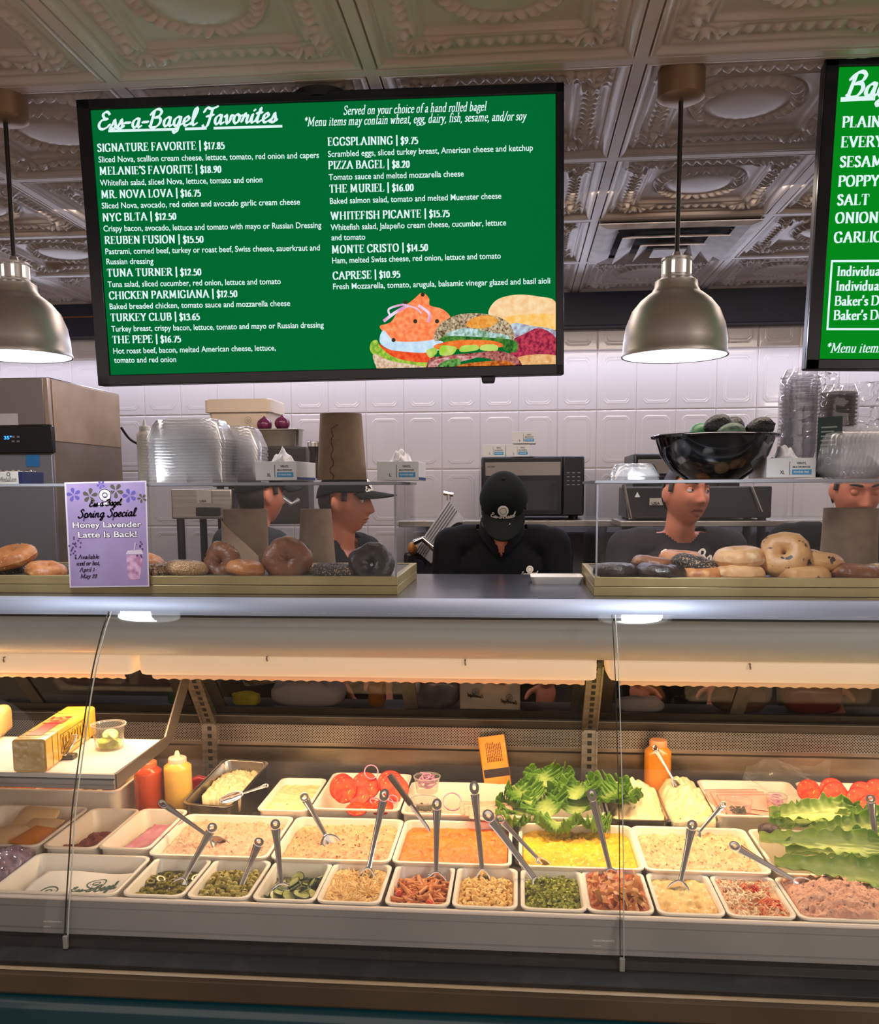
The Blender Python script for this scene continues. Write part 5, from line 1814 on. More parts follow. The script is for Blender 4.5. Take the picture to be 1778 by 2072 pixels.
chm = S('white_cheese', 240, 214, 166, rough=0.3, var=(230, 200, 148), vscale=15)
cho = S('orange_cheese', 240, 156, 44, rough=0.3)
slab('cheese_slice', 'round white cheese slice at the left of the cheese pan', 'cheese slice', 20, 1695, .618, .10, .12, .012, chm, .3, .1, r=.045)
slab('cheese_slice', 'pale cheese slice standing at the back of the cheese pan', 'cheese slice', 66, 1668, .622, .13, .12, .010, chm, -.2, .5, r=.02)
slab('cheese_slice', 'bright orange cheese slice lying on white cheese in its pan', 'cheese slice', 74, 1695, .630, .10, .10, .008, cho, -.3, .12, r=.004)
slab('cheese_slice', 'cream cheese slice under the orange cheese slice', 'cheese slice', 80, 1678, .622, .11, .10, .008, chm, -.3, .25, r=.004)
fill('browned_patty', 'larger browned patty in the narrow pan', 'patty', -1.175, 2.35, .085, .095, .622, S('patty_brown', 164, 88, 48, rough=.5, var=(104, 44, 20), vscale=60, bump=.8), amp=.006, fine=.006, seed=31, depth=.02)
fill('browned_patty', 'smaller dark patty at the front of the narrow pan', 'patty', -1.232, 2.285, .050, .060, .618, _M['patty_brown'], amp=.006, fine=.006, seed=32, depth=.02)
fill('browned_patty', 'paler browned patty lying flat between the two dark ones', 'patty', -1.170, 2.275, .085, .060, .612, S('patty_tan', 190, 116, 70, rough=.5, var=(160, 90, 50), vscale=50), amp=.005, fine=.005, seed=33, depth=.02)
m = MB()
for i in range(4):
    m.grid(lambda u, v, i=i: Vector(((u - .5) * .10 + i * .006, (v - .5) * .16 + i * .012, .004 * i + .022 * u * u + .006 * noise.noise((u * 4, v * 4, i)))), 20, 20)
mesh_thing(m, 'pink_radish_slices', S('pink_radish', 208, 128, 150, rough=.25, var=(222, 156, 172), vscale=20), 'bright pink pickled radish slices in the narrow pan', 'pickle', None, (-1.045, 2.33, .606), (.1, 0, -.2), solid=.002, smooth=180)
# printed wax sheet in the large front pan
wx = thing('wax_paper_sheet', 'white printed wax paper lining the large front pan', 'wax paper', (-1.105, 2.08, .606))


def wax_z(x, y):
    return .012 * noise.noise((x * 9, y * 11, 2)) + .05 * max(0, x - .08) + .004 * math.sin(y * 40)


m = MB()
m.grid(lambda u, v: Vector(((u - .5) * .25, (v - .5) * .18, wax_z((u - .5) * .25, (v - .5) * .18))), 30, 24)
m.build('paper', S('wax_paper', 240, 226, 208, rough=.35), wx, smooth=180, solid=.0008)


def logo_print(mb, c, r, u, h, lay_fn=None, word="Ess-a-Bagel", round_=True, gap=.0, solid=False):
    """round bagel badge over the script shop name"""
    r, u = Vector(r).normalized(), Vector(u).normalized()
    c = Vector(c)
    if round_:
        n = 24
        for a, b in (((1.0, .62), (.54, .0)) if solid else ((1.0, .86), (.42, .30))):
            vs = []
            for k in range(n):
                t = 2 * PI * k / n
                for rr in (a, b):
                    vs.append(c + (r * math.cos(t) + u * math.sin(t)) * (rr * h))
            mb.add(vs, [(2 * k, (2 * k + 2) % (2 * n), (2 * k + 3) % (2 * n), 2 * k + 1) for k in range(n)])
        for dx, dy, w_, h_ in ((-.28, .22, .10, .05), (.28, .22, .10, .05), (0, -.25, .25, .05), (-.6, 0, .05, .05), (.6, .1, .05, .05), (.3, -.6, .06, .05), (-.35, -.6, .05, .05)):
            vs = [c + (r * (dx + sx * w_) + u * (dy + sy * h_)) * h for sx, sy in ((-1, -1), (1, -1), (1, 1), (-1, 1))]
            mb.add(vs, [(0, 1, 2, 3)])
    lay(mb, pen(word, SCRIPT, nib=(.20, .11), ang=35, shear=.15), c - u * (h * 1.5 + gap), r, u, h * .95, width=h * 4.6, centre=True)


ink = S('green_ink', 66, 88, 70, rough=.6)
for i, (dx, dy) in enumerate(((-.058, -.035), (.042, .02))):
    m = MB()
    logo_print(m, (0, 0, 0), (1, .25, 0), (-.25, 1, 0), .025)
    vs = []
    for p in m.v:
        q = Vector((dx + p.x, dy + p.y, 0))
        vs.append(Vector((q.x, q.y, wax_z(q.x, q.y) + .0015)))
    m.v = vs
    m.build('printed_badge', ink, wx, smooth=None)
fill('sliced_fish', 'pale pink sliced fish under the wax paper in the large front pan', 'fish', -1.11, 2.07, .20, .12, .560, S('pale_fish', 238, 196, 172, rough=.3, var=(226, 176, 150), vscale=14), amp=.008, seed=36)
# bag of purple cabbage at the far left front
fill('cabbage_bag', 'clear bag of purple shredded cabbage at the left front corner', 'bag', -1.37, 2.13, .17, .20, .640, S('purple_cabbage', 112, 84, 96, rough=.15, var=(172, 150, 160), vscale=30, coat=.6), amp=.016, sc=20, fine=.006, heap=.02, seed=37, depth=.12)
fill('cold_cuts', 'mixed sliced cold cuts in the pan under the shelf', 'cold cuts', -1.44, 2.70, .42, .26, .660, S('cold_cut', 176, 92, 66, rough=.35, var=(96, 74, 48), vscale=9, col3=(214, 186, 160), s3=14, r3=(.56, .58)), amp=.012, sc=25, seed=38)

# things on the shelf ------------------------------------------------
ZS = .861
cl0, cl1 = PZ(62, 1562, ZS), PZ(200, 1462, ZS)
ax = (cl1 - cl0)
ax.z = 0
ang = math.atan2(ax.y, ax.x)
LN = .36
ch = thing('cheese_loaf', 'long block of yellow cheese in labelled wrapping lying on the shelf', 'cheese', (cl0.x, cl0.y, ZS), rot=(0, 0, ang))
m = MB()
m.loops([[Vector((x, y, z)) for y, z in rrect(.088, .088, .008, 3, 0, .0445)] for x in (0, .002, LN - .002, LN)])
m.build('cheese_block', S('yellow_cheese', 240, 190, 84, rough=.28, var=(232, 176, 66), vscale=6, coat=.5), ch, smooth=40)
m = MB()
m.b2(.035, .20, -.018, .022, .0886, .0895)
m.build('red_label', S('label_red', 196, 24, 30, rough=.3), ch)
m = MB()
m.b2(.16, .235, -.026, .030, .0897, .0903)
m.build('label_picture', S('label_pattern', 60, 36, 26, rough=.3, var=(220, 170, 90), vscale=70, col3=(190, 40, 30), s3=60, r3=(.5, .52)), ch)
m = MB()
for x in (.040, .075, .275, .300):
    m.b2(x, x + .0016, -.0446, .0446, .0889, .0893)
    m.b2(x, x + .0016, -.0449, -.0445, .004, .0889)
for z0 in (.02, .072):
    m.b2(.095, .27, -.0450, -.0445, z0, z0 + .0016)
for x in (.095, .2685):
    m.b2(x, x + .0016, -.0450, -.0445, .02, .0736)
m.build('wrapper_lines', S('line_ink', 90, 66, 36, rough=.5), ch, smooth=None)
m = MB()
rnd = random.Random(8)
for k in range(15):
    x_, h_ = .104 + k * .0105, .034 + .010 * math.sin(k * 1.9)
    m.tube([(x_, -.0452, .048 - h_ / 2), (x_ + .0035 * (-1) ** k, -.0452, .048), (x_ + .002, -.0452, .048 + h_ / 2)], .0008, 5)
lay(m, pen("MILD SWISS CHEESE", nib=(.16, .06)), (.008, .030, .0896), (0, -1, 0), (1, 0, 0), .008, width=.06)
m.build('wrapper_lettering', _M['line_ink'], ch, smooth=None)
m = MB()
m.grid(lambda u, v: Vector((-.003 - .004 * abs(noise.noise((u * 9, v * 9, 3))), (u - .5) * .080, .006 + v * .078)), 16, 16)
m.build('wrapper_end', S('wrap_shine', 196, 160, 86, rough=.12, var=(236, 210, 150), vscale=30, coat=1.0), ch, smooth=180)
m = MB(tuple(PZ(60, 1500, ZS)))
wl_ = PZ(60, 1500, ZS)
cw = thing('wrapped_cheese', 'pale wrapped cheese loaf behind the yellow block', 'cheese', (PZ(50, 1470, ZS).x - .03, 2.46, ZS), rot=(0, 0, ang + .1))
m = MB()
m.loops([[Vector((x, y, z + .006 * noise.noise((x * 30, y * 30, z * 20)))) for y, z in rrect(.10, .085, .02, 4, 0, .043)] for x in [-.12 + .02 * k for k in range(13)]])
m.build('cheese_body', S('pale_cheese', 244, 214, 150, rough=.2, coat=.8, var=(236, 196, 120), vscale=8), cw, smooth=60)
m = MB()
m.grid(lambda u, v: Vector((-.12 + .02 * math.sin(v * 5), (u - .5) * .07, .055 + .05 * v + .008 * noise.noise((u * 6, v * 6, 1)))), 10, 10)
m.build('wrap_tail', glass('cling_film', (.97, .97, .96), 1.2, .12, body=.06), cw, smooth=180)
pc_ = PZ(222, 1514, ZS)
t_, b_ = deli_cup('clear cup with lime slices standing on the shelf', 222, 1514, ZS, .047, .072)
m = MB()
m.lathe([(0, .002), (.020, .002), (.022, 0), (.020, -.002), (0, -.002)], n=20)
li = mesh_thing(m, 'lime_slice', S('lime_flesh', 214, 216, 110, rough=.2, var=(176, 186, 60), vscale=70), 'pale green lime slice in the clear cup on the shelf', 'lime slice', 'lime slices in the cup', pc_ + Vector((-.01, 0, .012)), (.5, .3, 0))
for i in range(5):
    dup(li, None, pc_ + Vector((.012 * math.cos(i * 2), .012 * math.sin(i * 2), .014 + .006 * i)), (.6 * math.cos(i * 2.2), .6 * math.sin(i * 1.7), i))
p_ = PZ(136, 1535, ZS)
kk = thing('curved_steel_clamp', 'small curved steel clamp over its dark block-shaped shadow beside the yellow cheese', 'clamp', p_)
m = MB()
m.grid(lambda u, v: Vector(((v - .5) * .020 - .006 + .022 * u, -.014 + .030 * math.sin(u * 1.7), .012 + .052 * u)), 16, 4)
m.build('arc', CHROME, kk, smooth=180, solid=.004)
m = MB()
m.box((.004, 0, .007), (.040, .030, .014))  # dark block stands for the shadow below the clamp
m.build('foot', S('clamp_shadow', 70, 62, 50, rough=.4), kk, bevel=.003)

# wrapped cheese packet leaning on the rear wall
bx = PY(1008, 1590, 2.80)
yb = thing('cheese_packet', 'orange wrapped cheese packet leaning on the rear wall above the salmon pan', 'packet', (bx.x, 2.80, bx.z), rot=(math.radians(-14), math.radians(-9), 0))
m = MB()
m.loops([[Vector((x, y + .002 * noise.noise((x * 40, z * 40, 1)), z)) for x, y in rrect(.086, .040, .006, 3)] for z in (0, .003, .06, .12, .157, .160)])
m.build('packet_body', S('packet_amber', 236, 160, 40, rough=.25, coat=.6, var=(214, 130, 24), vscale=14), yb, smooth=40)
m = MB()
m.b2(-.038, .043, -.0215, -.0205, .030, .056)
m.build('dark_band', S('packet_band', 50, 28, 14, rough=.4), yb)
m = MB()
rnd = random.Random(3)
for k in range(9):
    x = -.022 + k * .0058
    a = 0.0
    while a < .056:
        l_ = rnd.uniform(.004, .012)
        m.b2(x, x + .0028, -.0212, -.0205, .078 + a, .078 + a + l_)
        a += l_ + .002
m.build('printed_marks', S('packet_print', 120, 66, 16, rough=.5), yb, smooth=None)['kind'] = 'stuff'
# things lying on the work ledge behind the sliding doors
def ledge(name, label, cat, px0, px1, py0, py1, Y, mt, d=.06, bump_=.006, seed=0, thin=False):
    a, b = PY(px0, py0, Y), PY(px1, py1, Y)
    z0 = .853
    t_z = max(a.z, z0 + .02)
    m = MB(((a.x + b.x) / 2, Y, z0))
    if thin:
        m.grid(lambda u, v: Vector((a.x + (b.x - a.x) * u, Y + .012 * v + .004 * noise.noise((u * 5, v * 5, seed)), z0 + (t_z - z0) * v)), 20, 14)
        o = m.build(name, mt, None, smooth=180, solid=.0008)
    else:
        def fn(u, v):
            p, q2 = 2 * PI * u, PI * v
            n = 1 + .18 * noise.noise((math.cos(p) * 2, math.sin(p) * 2, v * 4 + seed))
            sg_ = lambda c, e: math.copysign(abs(c) ** e, c)
            return Vector(((a.x + b.x) / 2 + (b.x - a.x) / 2 * sg_(math.cos(p) * math.sin(q2), .6) * n, Y + d + d * sg_(math.sin(p) * math.sin(q2), .6), z0 + (t_z - z0) * (.5 - .5 * sg_(math.cos(q2), .7)) * n))
        m.grid(fn, 28, 16, wrap=True)
        o = m.build(name, mt, None, smooth=180)
    return tag(o, label, cat)


wp = ledge('wax_paper_sheet', 'printed white wax paper sheet standing behind the rear door glass', 'wax paper', 930, 1052, 1368, 1426, 2.96, _M['wax_paper'], thin=True)
for cx_, cy_, h_ in ((962, 1400, .012), (1030, 1412, .012), (1010, 1376, .010)):
    m = MB(wp.location)
    logo_print(m, PY(cx_, cy_, 2.955), (-1, .0, .12), (0.1, 0, 1), h_)
    m.build('printed_badge', ink, wp, smooth=None)
ledge('paper_bag', 'crumpled white paper bag behind the rear door glass', 'bag', 542, 696, 1382, 1418, 2.97, S('bag_white', 206, 200, 206, rough=.5), d=.035, seed=3)
ledge('clear_food_bag', 'clear bag of pale bread behind the rear door glass', 'bag', 812, 928, 1370, 1422, 2.97, S('bag_grey', 150, 142, 146, rough=.2, var=(96, 84, 84), vscale=20, coat=.6), d=.035, seed=5)
ledge('bread_roll', 'shiny wrapped bread roll behind the rear door glass', 'roll', 742, 778, 1380, 1412, 2.97, S('roll_brown', 190, 116, 50, rough=.2, coat=.5), d=.03, seed=6)
ledge('egg_tray', 'bright yellow crumbs tray behind the rear door glass', 'tray', 466, 522, 1402, 1413, 2.97, S('crumb_yellow', 232, 220, 40, rough=.5), d=.02, seed=7)
ledge('food_tub', 'tub of pale spread behind the right rear door glass', 'tub', 1450, 1556, 1384, 1428, 2.97, S('tub_tan', 130, 96, 76, rough=.3), d=.05, seed=8)
ledge('meat_tub', 'tub of raw red meat behind the right rear door glass', 'tub', 1592, 1712, 1384, 1436, 2.97, S('tub_red', 140, 40, 34, rough=.25, coat=.5), d=.05, seed=9)
ledge('towel', 'folded white towel under the hand behind the right rear door glass', 'towel', 1250, 1346, 1414, 1430, 2.97, S('towel_white', 210, 208, 214, rough=.7), d=.03, seed=10)
ledge('green_carton', 'small green carton behind the left rear door glass', 'carton', 336, 374, 1390, 1412, 2.97, S('carton_green', 30, 96, 60, rough=.4), d=.02, seed=11)
# cling film sheet at the right rear
m = MB()
o_ = PY(1560, 1540, 2.84)
m.grid(lambda u, v: Vector((o_.x - .12 + .26 * u + .05 * v, 2.86 - .13 * (1 - v), .668 + .060 * v + .012 * math.sin(u * 9 + v * 5) + .010 * noise.noise((u * 8, v * 8, 2)))), 40, 20)
tag(m.build('cling_film', glass('cling_film', (.97, .97, .96), 1.2, .12, body=.06), None, smooth=180), 'crumpled clear film pulled up over the right ham tray', 'film')
# ------------------------------------------------------------------ bagel boxes standing on the case
BZ, BT = 1.308, 1.618
gold = S('champagne_frame', 168, 154, 112, rough=0.42, metal=0.35, var=(150, 134, 92), vscale=5)
acr = glass('box_acrylic', (0.975, 0.98, 0.985), 0.35, 0.0, 1.49)
edgem = S('acrylic_edge', 150, 152, 160, rough=0.25, alpha=0.8)


def bagel_box(label, x0, x1, y0, y1, open_side):
    c = ((x0 + x1) / 2, (y0 + y1) / 2, BZ)
    t = thing('bagel_box', label, 'display box', c)
    m = MB(c)
    for z0, z1 in ((BZ, BZ + .0245), (BZ + .0255, BZ + .050)):
        m.b2(x0, x1, y0, y0 + .02, z0, z1)
        m.b2(x0, x1, y1 - .02, y1, z0, z1)
        m.b2(x0, x0 + .02, y0 + .02, y1 - .02, z0, z1)
        m.b2(x1 - .02, x1, y0 + .02, y1 - .02, z0, z1)
    m.build('base_frame', gold, t, bevel=.0015)
    m = MB(c)
    m.b2(x0 + .003, x1 - .003, y0 + .003, y1 - .003, BZ + .02, BZ + .046)
    m.build('tray_floor', S('box_floor', 92, 84, 74, rough=.5), t)
    m = MB(c)
    m.b2(x0 + .004, x1 - .004, y0 + .003, y0 + .008, BZ + .048, BT - .006)
    m.build('front_pane', acr, t, smooth=None)
    for x in (x0 + .004, x1 - .009):
        m = MB(c)
        m.b2(x, x + .005, y0 + .008, y1 - .004, BZ + .048, BT - .006)
        m.build('side_pane', acr, t, smooth=None)
    m = MB(c)
    m.b2(x0, x1, y0, y1, BT - .006, BT)
    m.build('top_pane', acr, t, smooth=None)
    m = MB(c)
    for y in (y0 + .0005, y1 - .0035):
        m.b2(x0, x1, y - .0015, y + .0015, BT - .0072, BT + .0003)
    for x in (x0, x1):
        m.b2(x - .0012, x + .0012, y0, y1, BT - .0072, BT + .0003)
    m.build('top_edge', edgem, t, smooth=None)
    for x in (x0 + .004, x1 - .008):
        m = MB(c)
        m.b2(x, x + .005, y0 + .002, y0 + .009, BZ + .048, BT - .006)
        m.build('corner_edge', edgem, t, smooth=None)
    return t


LBX = (-2.3, -0.331)
RBX = (0.203, 1.85)
bagel_box('long clear bagel box on the left of the case top', LBX[0], LBX[1], 2.45, 2.92, 1)
bagel_box('long clear bagel box on the right of the case top', RBX[0], RBX[1], 2.45, 2.92, -1)
FB = BZ + .046


# bagels ---------------------------------------------------------------------
def bagel_mats():
    d = {}
    d['plain'] = S('crust_plain', 202, 134, 78, rough=.42, var=(160, 90, 44), vscale=22, ramp=(.3, .75), bump=.7, bscale=70, col3=(222, 170, 110), s3=30, r3=(.58, .75))
    d['pale'] = S('crust_pale', 220, 174, 122, rough=.5, var=(190, 132, 80), vscale=18, ramp=(.35, .7), bump=.7, bscale=60, col3=(234, 206, 164), s3=26, r3=(.55, .72))
    d['brown'] = S('crust_brown', 140, 84, 50, rough=.42, var=(92, 52, 30), vscale=24, ramp=(.3, .7), bump=.9, bscale=70, col3=(176, 120, 72), s3=26, r3=(.58, .75))
    d['black'] = S('crust_pumpernickel', 28, 19, 17, rough=.36, var=(50, 34, 28), vscale=30, bump=1.0, bscale=70)
    d['raisin'] = S('crust_raisin', 212, 164, 108, rough=.45, var=(180, 124, 72), vscale=20, ramp=(.35, .7), col3=(52, 30, 24), s3=44, r3=(.63, .65), bump=.7, bscale=60)
    d['sesame'] = S('crust_sesame', 186, 134, 86, rough=.5, var=(226, 198, 152), vscale=260, ramp=(.50, .54), bump=1.0, bscale=260)
    d['poppy'] = S('crust_poppy', 176, 140, 100, rough=.55, var=(30, 29, 32), vscale=230, ramp=(.40, .44), bump=1.0, bscale=230, col3=(206, 176, 130), s3=14, r3=(.62, .72))
    d['all'] = S('crust_everything', 176, 132, 88, rough=.5, var=(48, 42, 38), vscale=170, ramp=(.52, .56), bump=1.0, bscale=170, col3=(232, 214, 176), s3=150, r3=(.57, .59))
    return d


BM = bagel_mats()
seedm = S('seed_pale', 232, 206, 158, rough=.4)
_bagel_protos = {}


def bagel_mesh(seed, hole):
    m = MB()
    R_, r_ = (.0325, .0285) if hole else (.0320, .0288)
    nu, nv = 40, 20
    s0 = seed * 7.3

    def fn(u, v):
        a, b = 2 * PI * u, 2 * PI * v
        k = 1 + .14 * noise.noise((math.cos(a) * 1.4, math.sin(a) * 1.4, s0)) + .05 * noise.noise((math.cos(a) * 4, math.sin(a) * 4 + b, s0))
        rr = r_ * (1 + .08 * noise.noise((math.cos(a) * 2, math.sin(a) * 2, s0 + math.cos(b) * 1.5)))
        ra = R_ * (1.0 if hole else .90)
        x = ra + rr * math.cos(b) * (1.02 if math.cos(b) > 0 else (1.0 if hole else 1.12))
        z = rr * .86 * math.sin(b) * (1.0 if math.sin(b) > 0 else .80) + .021
        return Vector((x * math.cos(a) * k, x * math.sin(a) * k, z))
    m.grid(fn, nu, nv, wrap=True)
    return m


def bagel(kind, label, px, py, Y, rot=(0, 0, 0), s=1.0, seed=0, hole=True, seeds=False):
    p = PY(px, py, Y)
    t = thing('bagel', label, 'bagel', p, None, rot)
    t.scale = (s, s, s)
    bagel_mesh(seed, hole).build('crust', BM[kind], t, smooth=180).location = (0, 0, -.021)
    if seeds:
        rnd = random.Random(seed)
        m = MB()
        for i in range(110):
            a, b = rnd.uniform(0, 2 * PI), rnd.uniform(-.3, PI * .9)
            n = Vector((math.cos(b) * math.cos(a), math.cos(b) * math.sin(a), math.sin(b) * .86))
            c = Vector((.0345 * math.cos(a), .0345 * math.sin(a), 0)) + n * .0262
            x, y, z = frame(n)
            R3 = Matrix((x, y, z)).transposed() @ Matrix.Rotation(rnd.uniform(0, PI), 3, 'Z')
            m.ell(c, (.0022, .0012, .0007), 6, 4, R3)
        m.build('seed_topping', seedm, t, smooth=180)['kind'] = 'stuff'
    return t


r_ = math.radians
# left box
bagel('plain', 'glossy oat topped bagel at the far left edge, on top of a dark one', 26, 1128, 2.56, (r_(18), r_(-8), 0), 1.15, 1, seeds=True)
bagel('poppy', 'dark poppy bagel under the oat topped bagel at the left edge', 22, 1158, 2.60, (0, 0, 1), 1.0, 2)
bagel('plain', 'oat sprinkled brown bagel lying left of the purple poster', 92, 1156, 2.52, (r_(10), r_(6), .5), .98, 3, seeds=True)
bagel('poppy', 'dark poppy bagel half hidden behind the purple poster', 140, 1158, 2.60, (0, 0, 2), .9, 4)
bagel('plain', 'reddish plain bagel peeking out right of the poster', 300, 1140, 2.66, (r_(20), 0, 1), .9, 5)
bagel('all', 'seeded bagel touching the right edge of the poster', 318, 1156, 2.54, (0, r_(4), 2), .9, 6)
bagel('sesame', 'flat sesame bagel left of the tilted oat bagel', 376, 1151, 2.54, (r_(4), 0, 2), 1.0, 7, seeds=True)
bagel('brown', 'dark brown oat bagel standing tilted on its edge', 449, 1139, 2.58, (r_(70), r_(-42), 0), 1.0, 8, seeds=True)
bagel('plain', 'shiny egg bagel in front of the curled kraft sheet', 497, 1152, 2.52, (r_(8), 0, 1.4), .98, 9, hole=False)
bagel('brown', 'big brown bagel standing upright and showing its closed hole', 583, 1134, 2.555, (r_(78), r_(4), r_(6)), 1.2, 10, hole=False)
bagel('all', 'pale garlic bagel behind the big upright bagel', 628, 1156, 2.62, (0, 0, 0), .95, 11)
bagel('poppy', 'black and white poppy seed bagel left of the pumpernickel', 675, 1158, 2.53, (r_(4), 0, 1), .98, 12)
bagel('black', 'black pumpernickel bagel standing upright at the right end of the left box', 752, 1143, 2.54, (r_(72), r_(-3), 0), 1.08, 13)
# right box
bagel('black', 'black pumpernickel bagel at the left end of the right box', 1244, 1157, 2.53, (0, 0, 1), .98, 14)
bagel('brown', 'reddish brown bagel on top of the flat dark bagel', 1324, 1146, 2.60, (r_(10), 0, 2), 1.1, 15)
bagel('black', 'flat dark bagel below the reddish brown one', 1338, 1161, 2.52, (0, r_(4), 0), 1.12, 16)
bagel('plain', 'brown bagel lying at the back behind the poppy bagel', 1380, 1134, 2.72, (r_(6), 0, 1), 1.1, 17)
bagel('poppy', 'poppy seed bagel with a bare tan side in the right box', 1408, 1148, 2.57, (r_(12), r_(12), 1.1), 1.18, 18)
bagel('plain', 'tan bagel below the poppy seed bagel', 1416, 1164, 2.54, (0, 0, 3), 1.0, 28)
bagel('pale', 'pale plain bagel lying on another pale bagel', 1495, 1130, 2.55, (r_(6), r_(-3), 0), 1.20, 19, hole=False)
bagel('pale', 'pale plain bagel at the bottom under a second pale one', 1495, 1162, 2.53, (0, 0, 2), 1.18, 20, hole=False)
bagel('raisin', 'raisin bagel standing tilted on the pile', 1587, 1121, 2.54, (r_(40), r_(-50), r_(10)), 1.12, 21)
bagel('raisin', 'wrinkled raisin bagel lying right of the tilted one', 1650, 1136, 2.57, (r_(8), r_(8), 1), 1.22, 22)
bagel('raisin', 'raisin bagel at the bottom of the raisin pile', 1618, 1164, 2.54, (0, 0, 2), 1.25, 23)
bagel('black', 'dark bagel behind the pale bagels and raisin pile', 1552, 1158, 2.66, (0, 0, 2), 1.0, 24)
bagel('brown', 'toasted brown bagel before the kraft sheet at the right', 1728, 1162, 2.53, (r_(6), 0, 2), 1.15, 25)
bagel('all', 'seeded bagel cut off by the right picture edge', 1792, 1158, 2.53, (0, 0, 1), .95, 26)

# ------------------------------------------------------------------ kraft sheets and rolls
kraft = S('kraft_paper', 134, 112, 90, rough=.7, var=(122, 100, 80), vscale=30)


def kraft_roll(label, px, pyb, pyt, Y, rb, rt, curl=False, crack=False):
    b = PY(px, pyb, Y)
    h = PY(px, pyt, Y).z - b.z
    t = thing('kraft_paper_roll', label, 'paper roll', b)
    m = MB()
    prof = [(rb, 0), (rb * .985 + rt * .015, h * .02), (rt, h)]
    m.lathe(prof + [(rt - .004, h), (rb - .006, .0)], n=40, closed=True)
    m.build('paper_wall', kraft, t, smooth=50)
    if crack:
        m = MB()
        rnd = random.Random(2)
        pts = []
        for i in range(16):
            z = h * .82 * i / 15
            r2 = rb + (rt - rb) * z / h + .0006
            a = -PI / 2 - .22 + .05 * math.sin(i * 1.7) + .05 * rnd.uniform(-1, 1) + (.22 if i == 15 else 0)
            pts.append((r2 * math.cos(a), r2 * math.sin(a), z))
        m.tube(pts, .0011, 5)
        m.build('torn_seam', S('seam_dark', 64, 44, 30, rough=.8), t)
    return t


kraft_roll('brown kraft paper roll with a torn seam standing on the left bagel box', 692, 971, 838, 2.62, .072, .060, crack=True)
kraft_roll('reflection of the torn kraft roll, shaped as a plain roll behind the big upright bagel', 642, 1172, 1030, 2.80, .062, .048)  # solid roll standing in for a reflection of the torn roll
t = kraft_roll('kraft roll with a peeled front sheet behind the tilted oat bagel', 500, 1172, 1030, 2.84, .072, .070)
m = MB()


def peel(u, v):
    a = -PI * .95 + u * PI * .62
    r2 = .074 + .045 * v * u * (1 - v * .3) + .002
    z = .03 + (.165 - .115 * u ** 1.6) * (1 - v) * 1.0
    return Vector((r2 * math.cos(a) + .02 * u, r2 * math.sin(a) - .02 * u * v, max(z, .002)))


m.grid(peel, 18, 12)
m.build('peeled_sheet', S('kraft_light', 156, 130, 104, rough=.7), t, smooth=180, solid=.0008)
kraft_roll('plain kraft roll before the worker at the right', 1714, 1172, 1028, 2.80, .082, .076)

# ------------------------------------------------------------------ the purple poster
PC = PY(215, 1080, 2.443)
P3 = Panel(PC, 0, 0, 0)
post = thing('poster', 'lavender seasonal drink poster taped to the front of the left bagel box', 'poster', PC)


def quad(mb, P, pts, lift):
    mb.add([P.px(x, y, lift) for x, y in pts], [tuple(range(len(pts)))[::-1]])


m = MB()
cs = [(130, 976), (296, 972.5), (302, 1187), (141, 1189)]
m.loops([[P3.px(x, y, l) for x, y in cs] for l in (0, .0008)])
m.build('sheet_edge', S('poster_white_edge', 214, 206, 224, rough=.3), post, smooth=None)
m = MB()
quad(m, P3, [(133.5, 979), (293, 975.5), (299, 1184), (144, 1186)], .0011)
sh_ = m.build('sheet', S('poster_lavender', 156, 136, 182, rough=.4, var=(166, 148, 192), vscale=10), post, smooth=None)


def flower(mb, cx, cy, r, lift):
    for k in range(5):
        a = 2 * PI * k / 5 + cx
        pts = []
        for t_ in range(8):
            b = 2 * PI * t_ / 8
            rr, tt = r * (.55 + .45 * math.cos(b)), .42 * math.sin(b)
            pts.append((cx + rr * math.cos(a + tt), cy + rr * math.sin(a + tt)))
        mb.add([P3.px(x, y, lift) for x, y in pts], [tuple(range(8))])


for nm, col, fl_ in (('purple_flowers', (98, 88, 170), ((149, 1001, 15), (262, 1003, 15), (204, 981, 9))), ('olive_flowers', (88, 84, 72), ((182, 1003, 16), (234, 993, 16), (287, 1008, 10)))):
    m = MB()
    for a in fl_:
        flower(m, *a, .0014)
    o = m.build(nm, S(nm, *col, rough=.4), sh_, smooth=None)
    o['kind'] = 'stuff'
KP = 2.443 / FPX
dkp = S('poster_dark_ink', 62, 44, 84, rough=.4)
whp = S('poster_white_ink', 240, 236, 246, rough=.4)
m = MB()
c = P3.px(212, 1002, .0016)
m.lathe([(0, 0), (14.5 * KP, 0)], c, 28, Matrix.Rotation(PI / 2, 3, 'X'))
m.build('badge_disc', whp, sh_, smooth=None)
m = MB()
logo_print(m, P3.px(212, 1002, .0019), (1, 0, 0), (0, 0, 1), 14 * KP, word="-")
m.v, m.f, m.mi = m.v, m.f[:55], m.mi[:55]
m.build('badge_lines', dkp, sh_, smooth=None)


def pl(txt, font, a, b, h, mt, nm, lift=.0019, shadow=None, **k):
    g = pen(txt, font, **k) if font else sans(txt, **k)
    if shadow:
        m = MB()
        for dx, dy in ((((.8, .8), (-.7, .7), (.7, -.7), (-.7, -.7))) if not font else ((.3, .35), (-.3, .3))):
            pa, pb = P3.px(a[0] + dx, a[1] + dy, lift - .0003), P3.px(b[0] + dx, b[1] + dy, lift - .0003)
            lay(m, g, pa, pb - pa, (0, 0, 1), h * KP, width=(pb - pa).length)
        m.build(nm + '_outline', shadow, sh_, smooth=None)
    m = MB()
    pa, pb = P3.px(*a, lift), P3.px(*b, lift)
    lay(m, g, pa, pb - pa, (0, 0, 1), h * KP, width=(pb - pa).length)
    m.build(nm, mt, sh_, smooth=None)


